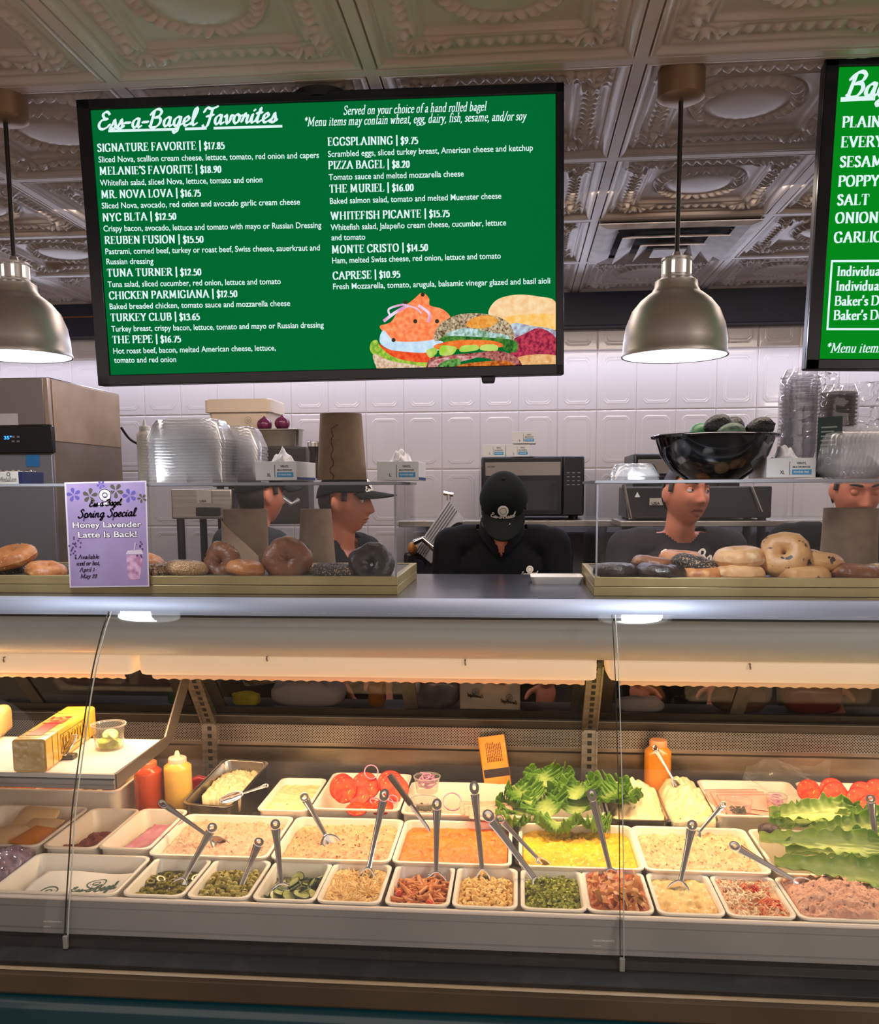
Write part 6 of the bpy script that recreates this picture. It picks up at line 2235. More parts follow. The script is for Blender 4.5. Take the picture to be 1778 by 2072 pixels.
pl("Ess-a-Bagel", SCRIPT, (180, 1025), (248, 1021), 12, whp, 'shop_name', shadow=S('poster_shadow', 52, 42, 62, rough=.4), nib=(.22, .15), ang=35, shear=.15)
pl("Spring Special", SCRIPT, (157, 1048), (278, 1044), 17, S('poster_purple_ink', 84, 70, 116, rough=.4), 'script_heading', nib=(.15, .09), ang=35, shear=.15)
pl("Honey Lavender", None, (147, 1068), (286, 1066), 12, whp, 'bold_heading', shadow=_M['poster_shadow'], bold=.022)
pl("Latte Is Back!", None, (158, 1088), (277, 1086), 12.5, whp, 'bold_heading', shadow=_M['poster_shadow'], bold=.022)
for txt, a, b in (("Available", (157, 1131), (201, 1130)), ("iced or hot,", (154, 1144), (202, 1143)), ("April 1–", (160, 1157), (197, 1156)), ("May 22", (162, 1170), (197, 1169))):
    pl(txt, ROMAN, a, b, 8.5, dkp, 'date_lettering', nib=(.16, .07), shear=.22)
# pictured iced drink and lavender sprigs
m = MB()
quad(m, P3, [(255, 1124), (289, 1122), (283, 1172), (259, 1173)], .0014)
m.build('pictured_cup', S('pictured_latte', 176, 118, 160, rough=.4, var=(226, 190, 220), vscale=50), sh_, smooth=None)
m = MB()
quad(m, P3, [(254, 1122), (258, 1114), (286, 1112), (290, 1121)], .0016)
quad(m, P3, [(270, 1114), (272, 1114), (275, 1098), (273, 1098)], .0016)
m.build('pictured_lid', S('pictured_lid', 222, 206, 226, rough=.4), sh_, smooth=None)
m = MB()
rnd = random.Random(6)
for bx_, by_, n_ in ((148, 1110, 12), (156, 1098, 8), (282, 1108, 12)):
    for k in range(n_):
        x, y = bx_ + rnd.uniform(-8, 8), by_ - 12 + k * 3 + rnd.uniform(-2, 2)
        m.lathe([(0, 0), (2.2 * KP, 0)], P3.px(x, y, .0015), 8, Matrix.Rotation(PI / 2, 3, 'X'), sx=1.0)
o = m.build('lavender_sprig', S('sprig_purple', 92, 62, 118, rough=.4), sh_, smooth=None)
o['kind'] = 'stuff'

# ------------------------------------------------------------------ things standing on the boxes
plast = glass('container_plastic', (0.99, 0.992, 0.995), 1.3, 0.12, 1.5, body=0.16, bodycol=(.95, .96, 1.0))
ZT = BT


def clam(h=.062, w=.235, d=.19, taper=.028, flange=True):
    """clear dome lid with fluted sides, open below"""
    m = MB()
    L = []
    n_c = 9
    for inset, z in ((-.012, 0), (0, 0), (.001, .004), (taper * .6, h * .72), (taper * .9, h * .94), (taper * 1.25, h)):
        pts = rrect(w - 2 * inset, d - 2 * inset, .045, n_c)
        ring = []
        for i, (x, y) in enumerate(pts):
            fl_ = .0022 * math.cos(i * PI) if 0.004 < z < h else 0
            l_ = math.hypot(x, y)
            ring.append(Vector((x + x / l_ * fl_, y + y / l_ * fl_, z)))
        L.append(ring)
    m.loops(L, False, True)
    return m


def stack(label, px, Y, n, pitch, z0, group, mesh, rotz=0, first=None, flip=False):
    p = PY(px, 970, Y)
    for i in range(n):
        loc = (p.x + .001 * math.sin(i * 3), Y + .001 * math.cos(i * 5), z0 + i * pitch)
        if first is None:
            first = mesh.build('container_lid', plast, None, smooth=60)
            tag(first, label, 'container lid', group)
            first.location, first.rotation_euler = loc, (0, 0, rotz)
        else:
            dup(first, label, loc, (0, 0, rotz + .01 * math.sin(i * 2)), group)
    return first


f0 = stack('clear dome lid in the tall left stack on the left bagel box', 392, 2.64, 15, .0088, ZT + .001, 'clear lids in the tall stack', clam())
stack('clear dome lid in the lower stack right behind the tall one', 462, 2.76, 13, .0090, ZT + .001, 'clear lids in the shorter stack', None, first=f0, rotz=.1)
f1 = stack('clear dome lid lying before the black bowl', 1282, 2.60, 2, .010, ZT + .001, 'clear lids before the black bowl', clam(h=.036, w=.135, d=.14, taper=.02))


def glove_box(label, px0, px1, pyt, pyb, Y, depth, word, rot=0.0, tuft=True, px_c=None, shade=1.0, zbase=None):
    a, b = PY(px0, pyb, Y), PY(px1, pyb, Y)
    w = (b - a).length
    h = PY(px0, pyt, Y).z - a.z
    z = a.z if zbase is None else zbase
    t = thing('glove_box', label, 'glove box', ((a.x + b.x) / 2, Y, z), 'white vinyl glove boxes', (0, 0, rot))
    m = MB()
    m.b2(-w / 2, w / 2, 0, depth, 0, h)
    ca_ = m.build('carton', S('glove_carton', 220, 222, 224, rough=.45), t, bevel=.001)
    m = MB()
    m.b2(w * .02, w * .42, -.0006, .0002, h * .16, h * .42)
    bl_ = m.build('blue_label', S('label_blue', 56, 148, 200, rough=.4), ca_, smooth=None)
    m = MB()
    m.b2(w / 2 - .0002, w / 2 + .0006, 0.003, depth * .96, h * .02, h * .16)
    m.build('blue_side_stripe', S('stripe_navy', 34, 56, 120, rough=.4), ca_, smooth=None)
    m = MB()
    kx = w / .118
    lay(m, sans("VINYL", bold=.02), (w * .21, -.0007, h * .68), (1, 0, 0), (0, 0, 1), h * .12, width=.024 * kx, centre=True)
    lay(m, sans("MULTIPURPOSE", bold=.02), (w * .21, -.0007, h * .50), (1, 0, 0), (0, 0, 1), h * .09, width=.042 * kx, centre=True)
    lay(m, sans(word, bold=.02), (-w * .18, -.0007, h * .20), (1, 0, 0), (0, 0, 1), h * .18, width=(.011 if len(word) > 1 else .006) * kx, centre=True)
    m.b2(-w * .035, -w * .025, -.0007, 0, h * .15, h * .82)
    m.build('black_lettering', S('print_black', 30, 32, 36, rough=.5), ca_, smooth=None)
    m = MB()
    lay(m, sans("POWDER FREE", bold=.02), (w * .21, -.0009, h * .25), (1, 0, 0), (0, 0, 1), h * .09, width=.036 * kx, centre=True)
    m.build('white_lettering', S('print_white', 236, 238, 240, rough=.5), ca_, smooth=None)
    if tuft:
        m = MB()
        m.grid(lambda u, v: Vector(((u - .5) * w * .55, depth * .35 + (v - .5) * .08, h + .030 * max(0, 1 - (2 * u - 1) ** 2 - (2 * v - 1) ** 2) * (1 + .9 * noise.noise((u * 5, v * 5, px0))) + .004 * noise.noise((u * 12, v * 12, 1)))), 18, 14)
        m.build('glove_tuft', S('glove_white', 216, 218, 224, rough=.4), t, smooth=60, solid=.001)
    return t


glove_box('white XL vinyl glove box between the clear lids and the kraft roll', 517, 601, 934, 972, 2.55, .20, 'XL', rot=-.05)
glove_box('white L vinyl glove box at the right end of the left bagel box', 763, 847, 934, 972, 2.56, .20, 'L')
glove_box('white XL vinyl glove box right of the black bowl', 1550, 1649, 927, 967, 2.60, .20, 'XL')

bw = PY(1441, 966, 2.70)
bowl = thing('salad_bowl', 'large glossy black bowl full of avocados on the right bagel box', 'bowl', (bw.x, 2.69, ZT))
m = MB()
pr = [(0, .001), (.080, .001), (.084, .004), (.120, .030), (.150, .070), (.164, .112), (.166, .120), (.178, .121), (.180, .126), (.176, .129), (.164, .127), (.160, .118), (.146, .072), (.117, .034), (.080, .009), (0, .006)]
m.lathe(pr, n=56)
m.build('bowl_body', S('bowl_black', 10, 14, 18, rough=.10, coat=.6), bowl, smooth=50)
avm = S('avocado_skin', 34, 34, 32, rough=.38, var=(22, 22, 22), vscale=30, bump=.9, bscale=150)
m = MB()
m.lathe([(0.0, -.042)] + [(.031 * math.sin(t) * (1 - .13 * math.cos(t)), -.042 * math.cos(t)) for t in [k * PI / 14 for k in range(1, 14)]] + [(0, .046)], n=22)
for i, (px, py, Y, rot, mt, lab) in enumerate(((1452, 861, 2.66, (0, 1.4, .2), avm, 'dark avocado lying at the front of the black bowl'), (1482, 866, 2.72, (0, 1.2, 1.0), avm, 'dark avocado behind the front one in the black bowl'),
                                          (1536, 867, 2.70, (.2, 1.3, -.2), avm, 'dark avocado resting on the right rim of the black bowl'), (1478, 878, 2.63, (0, 1.5, .1), S('avocado_green', 92, 120, 96, rough=.4, var=(60, 84, 66), vscale=40, bump=.6, bscale=150), 'green avocado below the dark ones in the bowl'),
                                          (1420, 878, 2.74, (0, 1.4, 2), S('avocado_bright', 56, 130, 80, rough=.4), 'bright green avocado at the left in the bowl'))):
    o = m.build('avocado', mt, None, smooth=180)
    o.location = PY(px, py, Y)
    o.rotation_euler = rot
    tag(o, lab, 'avocado', 'avocados in the black bowl')

# right end: sleeves of cups, dark card, nested clamshells
sl = glass('plastic_sleeve', (.96, .96, .97), 2.4, .05, 1.5, body=.06, bodycol=(.9, .9, .95))
cupm = glass('cup_clear', (.93, .93, .95), 2.2, .05, 1.5, body=.10, bodycol=(.85, .85, .9))


def cup_column(label, glabel, px, Y, z0, n, pitch, r, grp, mt, tilt=0.0):
    p = PY(px, 940, Y)
    m = MB()
    h = .075
    m.lathe([(r * .72, 0), (r * .97, h - .006), (r * 1.06, h - .005), (r * 1.08, h - .001), (r * 1.0, h)], n=26)
    first = None
    for i in range(n):
        loc = (p.x + tilt * i * pitch, Y, z0 + i * pitch)
        if first is None:
            first = tag(m.build('plastic_cup', mt, None, smooth=50), label, 'cup', grp)
            first.location = loc
        else:
            dup(first, None, loc)
    zt = z0 + n * pitch + .085
    s = thing('plastic_sleeve', glabel, 'plastic sleeve', (p.x, Y, z0))
    m = MB()
    m.grid(lambda u, v: Vector(((r * 1.13 + .004 * noise.noise((u * 9, v * 14, px))) * math.cos(2 * PI * u) * (1 if v < .86 else 1 - (v - .86) * 2.2) + tilt * (zt - z0) * v, (r * 1.13 + .004 * noise.noise((u * 9 + 4, v * 14, px))) * math.sin(2 * PI * u), (zt - z0) * v)), 30, 34, wrap=True)
    m.build('sleeve_film', sl, s, smooth=70)


cup_column('clear plastic cup in the tall sleeve left of the dark card', 'crinkled clear sleeve holding the tall cup column', 1612, 2.78, ZT + .025, 20, .0105, .052, 'clear cups in the tall sleeve', cupm)
cup_column('grey lid cup in the sleeve behind the dark card', 'crinkled clear sleeve round the grey cups behind the dark card', 1688, 2.86, ZT + .025, 15, .0115, .050, 'grey cups in the second sleeve', S('smoke_cup', 120, 112, 110, rough=.25, alpha=.8), tilt=.02)
cd = thing('menu_card', 'dark green printed card standing among the cups at the right', 'card', PY(1674, 966, 2.60), rot=(0, 0, r_(-48)))
m = MB()
m.b2(-.035, .035, -.002, .002, 0, .165)
m.build('card_board', S('card_green', 40, 58, 56, rough=.4), cd)
m = MB()
for k in range(5):
    m.b2(-.024, .022 - .008 * (k % 2), -.0026, -.002, .135 - k * .012, .139 - k * .012)
m.lathe([(.008, 0), (.011, 0)], (0, -.0026, .045), 20, Matrix.Rotation(PI / 2, 3, 'X'))
m.b2(-.02, .0, -.0026, -.002, .066, .082)
m.build('card_print', S('card_print', 150, 166, 158, rough=.5), cd, smooth=None)['kind'] = 'stuff'
# clamshell halves standing on edge
m = clam(h=.034, w=.135, d=.125, taper=.016)
first = None
for i in range(11):
    p = PY(1690 + i * 9.0, 915, 2.58)
    loc, rot = (p.x + .004, 2.60, ZT + .066), (0, r_(-82), r_(6))
    if first is None:
        first = tag(m.build('clamshell_half', plast, None, smooth=60), 'clear container half standing on edge right of the dark card', 'container', 'clear container halves in a row')
        first.location, first.rotation_euler = loc, rot
    else:
        dup(first, None, loc, rot)
m = MB()
o_ = PY(1752, 830, 2.84)
m.grid(lambda u, v: o_ + Vector(((u - .5) * .17, .03 * math.sin(u * 9) * v, (v - .5) * .16 + .03 * noise.noise((u * 4, v * 4, 2)))) + Vector((.01 * noise.noise((u * 12, v * 12, 5)), .03 * noise.noise((u * 11, v * 11, 6)), 0)), 30, 26)
tag(m.build('crumpled_bag', sl, None, smooth=50), 'crumpled clear bag at the right edge above the container halves', 'bag')
m = MB()
o_ = PY(1648, 800, 2.90)
m.grid(lambda u, v: o_ + Vector(((u - .5) * .15, .03 * math.sin(u * 9) * v, (v - .5) * .14)) + Vector((.01 * noise.noise((u * 12, v * 12, 8)), .03 * noise.noise((u * 11, v * 11, 9)), .015 * noise.noise((u * 9, v * 9, 4)))), 30, 26)
tag(m.build('crumpled_bag', sl, None, smooth=50), 'crumpled clear bag between the two cup columns', 'bag')

p = PY(297, 970, 2.86)
bottle('slim squeeze bottle with blue base behind the clear lids', p.x, 2.86, ZT + .001, .026, .185, (206, 204, 196), (196, 196, 196))
p = PY(18, 972, 2.56)
mb_ = thing('carton', 'white carton with blue end and script lettering at the far left', 'carton', (p.x, 2.56, ZT))
m = MB()
m.b2(-.075, .030, 0, .12, 0, .036)
m.build('carton_body', S('carton_white', 214, 210, 204, rough=.5), mb_, bevel=.001)
m = MB()
m.b2(.030, .042, 0, .12, 0, .036)
m.build('carton_end', S('carton_navy', 24, 36, 78, rough=.4), mb_)
m = MB()
lay(m, pen("Medallion", nib=(.1, .06)), (-.030, -.0007, .008), (1, 0, 0), (0, 0, 1), .013, width=.055)
m.lathe([(.004, 0), (.006, 0)], (.0, -.0007, .029), 16, Matrix.Rotation(PI / 2, 3, 'X'))
m.build('carton_lettering', S('carton_ink', 60, 50, 44, rough=.5), mb_, smooth=None)
m = MB()
m.grid(lambda u, v: Vector((-.07 + .105 * u, .01 + .1 * v, .037 + .010 * abs(noise.noise((u * 6, v * 6, 3))))), 20, 14)
m.build('film_wrap', sl, mb_, smooth=60)
wt_ = thing('white_tray', 'small white plastic tray on the steel top before the bowing worker', 'tray', PY(1125, 1186, 2.80))
m = MB()
L = []
for i_, z in ((.008, 0), (.0, .022), (.003, .022), (.010, .003)):
    L.append([Vector((x, y, z)) for x, y in rrect(.16 - 2 * i_, .12 - 2 * i_, .012, 4)])
m.loops(L)
m.build('tray_body', WHITEP, wt_, smooth=40)
wt_.location.z = 1.308
# ------------------------------------------------------------------ equipment along the back wall
SH_Z = 1.452
ws = thing('wall_shelf', 'steel shelf on the tiled wall under the microwave', 'shelf', (0.25, 4.45, SH_Z - .03))
m = MB((0.25, 4.45, SH_Z - .03))
m.b2(-.55, 2.2, 4.12, 4.69, SH_Z - .03, SH_Z)
m.build('shelf_plate', BRUSHED, ws, bevel=.003)
for x in (-.45, .40, 1.3, 2.1):
    m = MB((0.25, 4.45, SH_Z - .03))
    m.add([(x, 4.69, SH_Z - .03), (x, 4.25, SH_Z - .03), (x, 4.69, SH_Z - .28), (x + .012, 4.69, SH_Z - .03), (x + .012, 4.25, SH_Z - .03), (x + .012, 4.69, SH_Z - .28)], [(0, 1, 2), (5, 4, 3), (0, 3, 4, 1), (1, 4, 5, 2), (2, 5, 3, 0)])
    m.build('shelf_bracket', BRUSHED, ws, smooth=None)
bc = thing('back_counter', 'long steel work counter along the back wall', 'counter', (0, 4.3, 0))
m = MB((0, 4.3, 0))
m.b2(-3.2, 3.2, 3.98, 4.69, .87, .91)
m.build('worktop', BRUSHED, bc, bevel=.003)
m = MB((0, 4.3, 0))
m.b2(-3.2, 3.2, 4.02, 4.68, .1, .87)
m.build('cabinet_body', S('cabinet_steel', 120, 118, 116, rough=.4, metal=.7), bc)
m = MB((0, 4.3, 0))
m.b2(-3.2, 3.2, 4.06, 4.66, 0, .1)
m.build('plinth', MATTEBLACK, bc)

BG = S('oven_black', 16, 17, 22, rough=.25)


def microwave(label, px0, px1, pyt, Y, d=.38):
    a, b = PY(px0, pyt, Y), PY(px1, pyt, Y)
    w, h = (b - a).length, a.z - SH_Z - .018
    t = thing('microwave', label, 'microwave', ((a.x + b.x) / 2, Y, SH_Z))
    m = MB()
    m.b2(-w / 2, w / 2, .012, d, .018, .018 + h)
    m.build('cabinet', S('microwave_case', 30, 30, 32, rough=.35), t, bevel=.008)
    m = MB()
    m.b2(-w / 2 + .004, w * .29, -.004, .012, .022, .014 + h)
    dr = m.build('door', BG, t, bevel=.006)
    m = MB()
    m.b2(-w / 2 + .02, w * .27, -.007, -.004, h * .74, h * .97)
    m.build('steel_panel', S('microwave_trim', 150, 144, 140, rough=.3, metal=.8), dr, bevel=.002)
    m = MB()
    m.b2(-w / 2 + .04, w * .24, -.0055, -.004, h * .16, h * .66)
    m.build('door_window', S('window_black', 8, 8, 10, rough=.08), dr)
    m = MB()
    m.b2(w * .295, w / 2 - .004, -.004, .012, .022, .014 + h)
    kp_ = m.build('control_panel', BG, t, bevel=.004)
    m = MB()
    rnd = random.Random(3)
    for i in range(4):
        for j in range(3):
            m.b2(w * .33 + j * .024, w * .33 + j * .024 + .012, -.0052, -.004, h * .78 - i * .018, h * .78 - i * .018 + .003)
    m.build('key_print', S('key_print', 150, 152, 160, rough=.5), kp_, smooth=None)['kind'] = 'stuff'
    m = MB()
    lay(m, sans("SHARP", bold=.02), (-w / 2 + .030, -.0078, h * .88), (1, 0, 0), (0, 0, 1), .008, width=.035)
    m.build('maker_lettering', S('dark_print', 60, 58, 58, rough=.5), t, smooth=None)
    for sx in (-1, 1):
        for y in (.04, d - .04):
            m = MB()
            m.cyl((sx * (w / 2 - .04), y, 0), (sx * (w / 2 - .04), y, .02), .014, n=12)
            m.build('foot', BLACK, t)
    return t, h


t, h = microwave('black microwave behind the worker in the middle, glove boxes stacked on it', 973, 1183, 924, 4.20)
microwave('black microwave mostly hidden behind the black avocado bowl', 1282, 1500, 918, 4.20)
zt = SH_Z + .018 + h
b1_ = glove_box('small glove box on the microwave, left of the lower pair', 976, 1022, 898, 923, 4.26, .12, 'L', tuft=False, zbase=zt)
b2_ = glove_box('small glove box on the microwave, right of the lower pair under the topmost', 1024, 1071, 897, 922, 4.26, .12, 'L', tuft=False, zbase=zt)
glove_box('topmost small glove box stacked over the pair on the microwave', 1036, 1084, 873, 897, 4.255, .12, 'L', tuft=False, zbase=zt + .0605)

# tall oven at the left
ox0, ox1 = PY(-150, 760, 3.6).x, PY(95, 760, 3.6).x
oz = PY(90, 762, 3.6).z
ov = thing('oven', 'tall steel rapid oven with a black control strip and blue digits at the left', 'oven', ((ox0 + ox1) / 2, 3.6, .91))
oc = ((ox0 + ox1) / 2, 3.6, .91)
ovm = S('oven_steel', 168, 152, 138, rough=.42, metal=.8, var=(140, 124, 110), vscale=2.5)
m = MB(oc)
m.b2(ox0, ox1, 3.62, 4.27, .91, oz)
m.build('oven_body', ovm, ov, bevel=.006)
m = MB(oc)
m.b2(ox1 - .0005, ox1 + .004, 3.63, 4.26, PY(240, 905, 4.2).z, oz - .01)
m.build('side_panel', S('oven_side_upper', 182, 158, 134, rough=.5, metal=.5, var=(160, 136, 112), vscale=4), ov, bevel=.002)
z1_, z2_, z3_ = PY(60, 862, 3.6).z, PY(60, 917, 3.6).z, PY(60, 972, 3.6).z
m = MB(oc)
m.b2(ox0, ox1 - .02, 3.600, 3.62, z1_ + .004, oz - .004)
m.build('upper_door', S('oven_door_dark', 140, 134, 134, rough=.4, metal=.7), ov, bevel=.003)
m = MB(oc)
m.b2(ox1 - .02, ox1, 3.600, 3.62, z1_ + .004, oz - .004)
m.build('corner_trim', S('oven_trim', 176, 160, 150, rough=.35, metal=.8), ov, bevel=.002)
m = MB(oc)
m.b2(ox0, ox1 + .01, 3.59, 3.62, z2_, z1_)
cp_ = m.build('control_strip', BG, ov, bevel=.003)
m = MB(oc)
pd = PY(8, 889, 3.588)
lay(m, sans("35°", bold=.02), pd, (1, 0, 0), (0, 0, 1), .014, width=.034)
m.build('blue_digits', emis('digit_blue', (.05, .35, 1.0), 2.2), cp_, smooth=None)
m = MB(oc)
for i in range(2):
    for j in range(2):
        p = PY(24 + 10 * j, 884 + 9 * i, 3.588)
        m.b2(p.x, p.x + .012, 3.5875, 3.589, p.z - .004, p.z + .004)
m.build('strip_icons', S('icon_grey', 120, 120, 126, rough=.5), cp_, smooth=None)
m = MB(oc)
m.b2(ox0, ox1, 3.600, 3.62, .95, z2_ - .004)
m.build('lower_door', S('oven_lower', 138, 142, 156, rough=.35, metal=.6), ov, bevel=.003)
m = MB(oc)
p, q_ = PY(52, 920, 3.598), PY(80, 944, 3.598)
m.b2(p.x, q_.x, 3.5975, 3.60, q_.z, p.z)
m.build('energy_sticker', S('sticker_blue', 40, 120, 190, rough=.4), ov)
m = MB(oc)
p, q_ = PY(0, 837, 3.598), PY(37, 860, 3.598)
m.b2(p.x - .02, q_.x, 3.5975, 3.60, q_.z, p.z)
m.build('white_sticker', S('sticker_white', 190, 190, 196, rough=.4), ov)
m = MB()
m.tube(smooth_pts([tuple(PY(245, 865, 4.2)), tuple(PY(262, 888, 4.24)), tuple(PY(285, 903, 4.28)), tuple(PY(300, 925, 4.35))], 4), .006, 8)
m.off = Vector(oc)
m.build('power_cord', MATTEBLACK, ov)

# machines seen through the boxes
RK = 3.80


def machine(name, label, cat, px0, px1, pyt, pyb, Y, d, mt, extra=None):
    a, b = PY(px0, pyt, Y), PY(px1, pyb, Y)
    c = ((a.x + b.x) / 2, Y, .91)
    t = thing(name, label, cat, c)
    m = MB(c)
    m.b2(a.x, b.x, Y, Y + d, b.z, a.z)
    m.build('machine_body', mt, t, bevel=.006)
    m = MB(c)
    for x in (a.x + .03, b.x - .03):
        for y in (Y + .03, Y + d - .03):
            m2 = MB(c)
            m2.cyl((x, y, .91), (x, y, b.z), .018, n=12)
            m2.build('leg', BLACK, t)
    return t, a, b, c


t, a, b, c = machine('grill_press', 'steel grill press with black legs seen through the left bagel box', 'grill', 345, 470, 990, 1050, 4.02, .36, BRUSHED)
m = MB(c)
p, q_ = PY(398, 992, 4.015), PY(428, 1018, 4.015)
m.b2(p.x, q_.x, 4.012, 4.02, q_.z, p.z)
m.build('maker_plate', S('plate_grey', 170, 166, 160, rough=.5), t)
m = MB(c)
p = PY(404, 1016, 4.0105)
lay(m, sans("USA", bold=.02), p, (1, 0, 0), (0, 0, 1), .010, width=.032)
m.build('plate_lettering', S('print_black', 30, 32, 36, rough=.5), t, smooth=None)
m = MB(c)
p = PY(420, 1022, 4.0)
m.b2(p.x - .05, p.x + .05, 3.98, 4.04, p.z - .05, p.z - .01)
m.build('handle_block', BLACK, t, bevel=.004)
m = MB(c)
m.tube([PY(560, 1000, 3.97), PY(590, 1022, 3.95), PY(605, 1012, 3.97)], .014, 10)
m.build('press_handle', S('handle_grey', 150, 150, 154, rough=.3, metal=.6), t)
t, a, b, c = machine('steel_riser', 'steel riser stand carrying the onion pan behind the clear lids', 'stand', 480, 625, 905, 1060, 4.06, .12, S('riser_dark', 52, 50, 50, rough=.4))
zr = a.z
# steel pan with red onions and a white bin behind it
p = PY(567, 905, 4.12)
sp = pan('steel pan of red onions on the riser behind the clear lids', p.x, 4.12, .21, .12, z=zr + .082, h=.08, material=pan_s, name='steel_pan', group='steel pans in the case')
sp['group'] = 'steel pans behind'
onr = S('red_onion_skin', 92, 30, 62, rough=.25, var=(120, 50, 86), vscale=12, stretch=(6, 6, 1))
m = MB()
m.lathe([(0, -.030)] + [(.035 * math.sin(t), -.032 * math.cos(t)) for t in [k * PI / 12 for k in range(1, 11)]] + [(.006, .036), (0, .042)], n=22)
for px, py, lab in ((535, 860, 'dark red onion at the left in the steel pan'), (571, 857, 'dark red onion at the right in the steel pan')):
    o = m.build('red_onion', onr, None, smooth=180)
    o.location = PY(px, py, 4.11)
    tag(o, lab, 'onion', 'red onions in the steel pan')
wb2 = thing('food_bin', 'cream plastic bin with a lid on the riser behind the onions', 'bin', PY(480, 870, 4.20))
p = PY(480, 848, 4.2)
m = MB(tuple(PY(480, 870, 4.20)))
a, b = PY(412, 808, 4.15), PY(548, 834, 4.15)
w_ = (b.x - a.x)
cx_ = (a.x + b.x) / 2
m.loops([[Vector((x, y, z)) for x, y in rrect(w_ * k, .26 * k, .02, 4, cx_, 4.28)] for z, k in ((b.z - .11, .80), (b.z, .90), (b.z + .003, 1.0), (a.z - .004, 1.0), (a.z, .97))])
m.build('bin_body', S('bin_cream', 226, 208, 188, rough=.4), wb2, smooth=40)
m = MB(tuple(PY(480, 870, 4.20)))
logo_print(m, (cx_ + .05, 4.145, b.z - .035), (1, 0, 0), (0, 0, 1), .016, word="-")
m.v, m.f, m.mi = m.v, m.f[:55], m.mi[:55]
m.build('printed_badge', S('bin_print', 150, 136, 124, rough=.5), wb2, smooth=None)
mt_, a, b, c = machine('bin_stand', 'dark stand under the cream bin at the wall', 'stand', 425, 478, 872, 985, 4.20, .25, S('riser_dark', 52, 50, 50, rough=.4))
# salt mill and bottle beside the torn kraft roll
gm = thing('grinder', 'dark pepper grinder with a steel cap left of the torn kraft roll', 'grinder', PY(637, 968, 2.86))
m = MB()
m.lathe([(0, 0), (.022, 0), (.024, .01), (.017, .05), (.015, .085), (.020, .10), (0, .10)], n=20)
m.build('grinder_body', S('grinder_brown', 58, 48, 44, rough=.35), gm, smooth=50)
m = MB()
m.lathe([(0, .10), (.021, .10), (.022, .113), (.016, .117), (0, .117)], n=20)
m.build('grinder_cap', STEEL, gm, smooth=50)

# meat slicer between the boxes
sc = PY(890, 1080, 3.85)
sl_ = thing('meat_slicer', 'meat slicer with a tilted ribbed carriage between the two bagel boxes', 'slicer', (sc.x, 3.95, .91))
oc = (sc.x, 3.95, .91)


def tiltbox(m, px, py, Y, l, w, th, deg):
    m.box(PY(px, py, Y), (l, th, w), Euler((0, math.radians(deg), 0)))


m = MB(oc)
m.b2(sc.x - .16, sc.x + .14, 3.85, 4.2, .91, 1.33)
m.build('slicer_body', S('slicer_dark', 40, 40, 44, rough=.35), sl_, bevel=.02)
rib = S('carriage_alu', 206, 208, 216, rough=.3, metal=.5)
m = MB(oc)
A0, A1, B0, B1 = PY(840, 1112, 3.83), PY(907, 1012, 3.83), PY(872, 1140, 3.83), PY(938, 1050, 3.83)
m.loops([[v + Vector((0, dy, 0)) for v in (A0, A1, B1, B0)] for dy in (0, .012)])
m.build('carriage_plate', rib, sl_, smooth=None)
for k in range(5):
    f_ = .08 + k * .115
    m = MB(oc)
    m.tube([A0.lerp(B0, f_) + Vector((0, -.003, 0)), A1.lerp(B1, f_) + Vector((0, -.003, 0))], .004, 6)
    m.build('carriage_rib', S('rib_grey', 150, 152, 160, rough=.4, metal=.4), sl_)  # greyer ribs, the plate's own stripes
m = MB(oc)
c0 = PY(912, 1092, 3.815)
n = (A1 - A0).normalized()
m.loops([[c0 + n * (.085 * math.cos(t)) + (B0 - A0).normalized() * (.036 * math.sin(t)) + Vector((0, dy, 0)) for t in [k * PI / 14 for k in range(28)]] for dy in (0, .010)])
m.build('pusher_pad', BG, sl_, smooth=40)
m = MB(oc)
m.tube([PY(838, 1098, 3.80), PY(856, 1090, 3.79), PY(884, 1116, 3.78)], .013, 10)
m.build('carriage_arm', CHROME, sl_)
m = MB(oc)
m.tube([A1, A1 + Vector((0, 0, .025))], .008, 8)
m.tube([A1 + Vector((-.02, 0, .03)), A1 + Vector((.02, 0, .022))], .008, 8)
m.build('clamp_knob', CHROME, sl_)
m = MB(oc)
m.lathe([(.0, .0), (.028, 0), (.028, .03), (0, .03)], PY(846, 1145, 3.80), 20, Matrix.Rotation(PI / 2, 3, 'X'))
m.build('dial', S('dial_navy', 18, 20, 38, rough=.3), sl_)
m = MB(oc)
c0 = PY(835, 1110, 3.84)
m.ell(c0, (.022, .03, .03), 14, 8)
m.build('guard_knob', S('guard_amber', 206, 132, 60, rough=.4), sl_)
# machine behind the right workers
t, a, b, c = machine('espresso_machine', 'dark espresso machine with steel edges behind the right worker', 'machine', 1268, 1560, 985, 1048, 3.80, .30, S('machine_dark', 30, 30, 34, rough=.3))
for pa, pb in (((1262, 980), (1276, 1050)), ((1520, 985), (1540, 1036))):
    m = MB(c)
    m.tube([PY(*pa, 3.79), PY(*pb, 3.79)], .008, 8)
    m.build('steel_edge', CHROME, t)
m = MB(c)
p = PY(1268, 1050, 3.79)
m.b2(a.x - .03, b.x + .05, 3.74, 4.1, p.z - .03, p.z - .008)
m.build('drip_tray', BRUSHED, t, bevel=.002)
m = MB(c)
p, q_ = PY(1314, 1008, 3.795), PY(1342, 1022, 3.795)
m.b2(p.x, q_.x, 3.792, 3.80, q_.z, p.z)
m.build('maker_plate', S('plate_grey', 170, 166, 160, rough=.5), t)
m = MB(c)
lay(m, sans("USA", bold=.02), PY(1318, 1021, 3.7905), (1, 0, 0), (0, 0, 1), .011, width=.034)
m.build('plate_lettering', _M['print_black'], t, smooth=None)
m = MB(c)
p = PY(1289, 1002, 3.795)
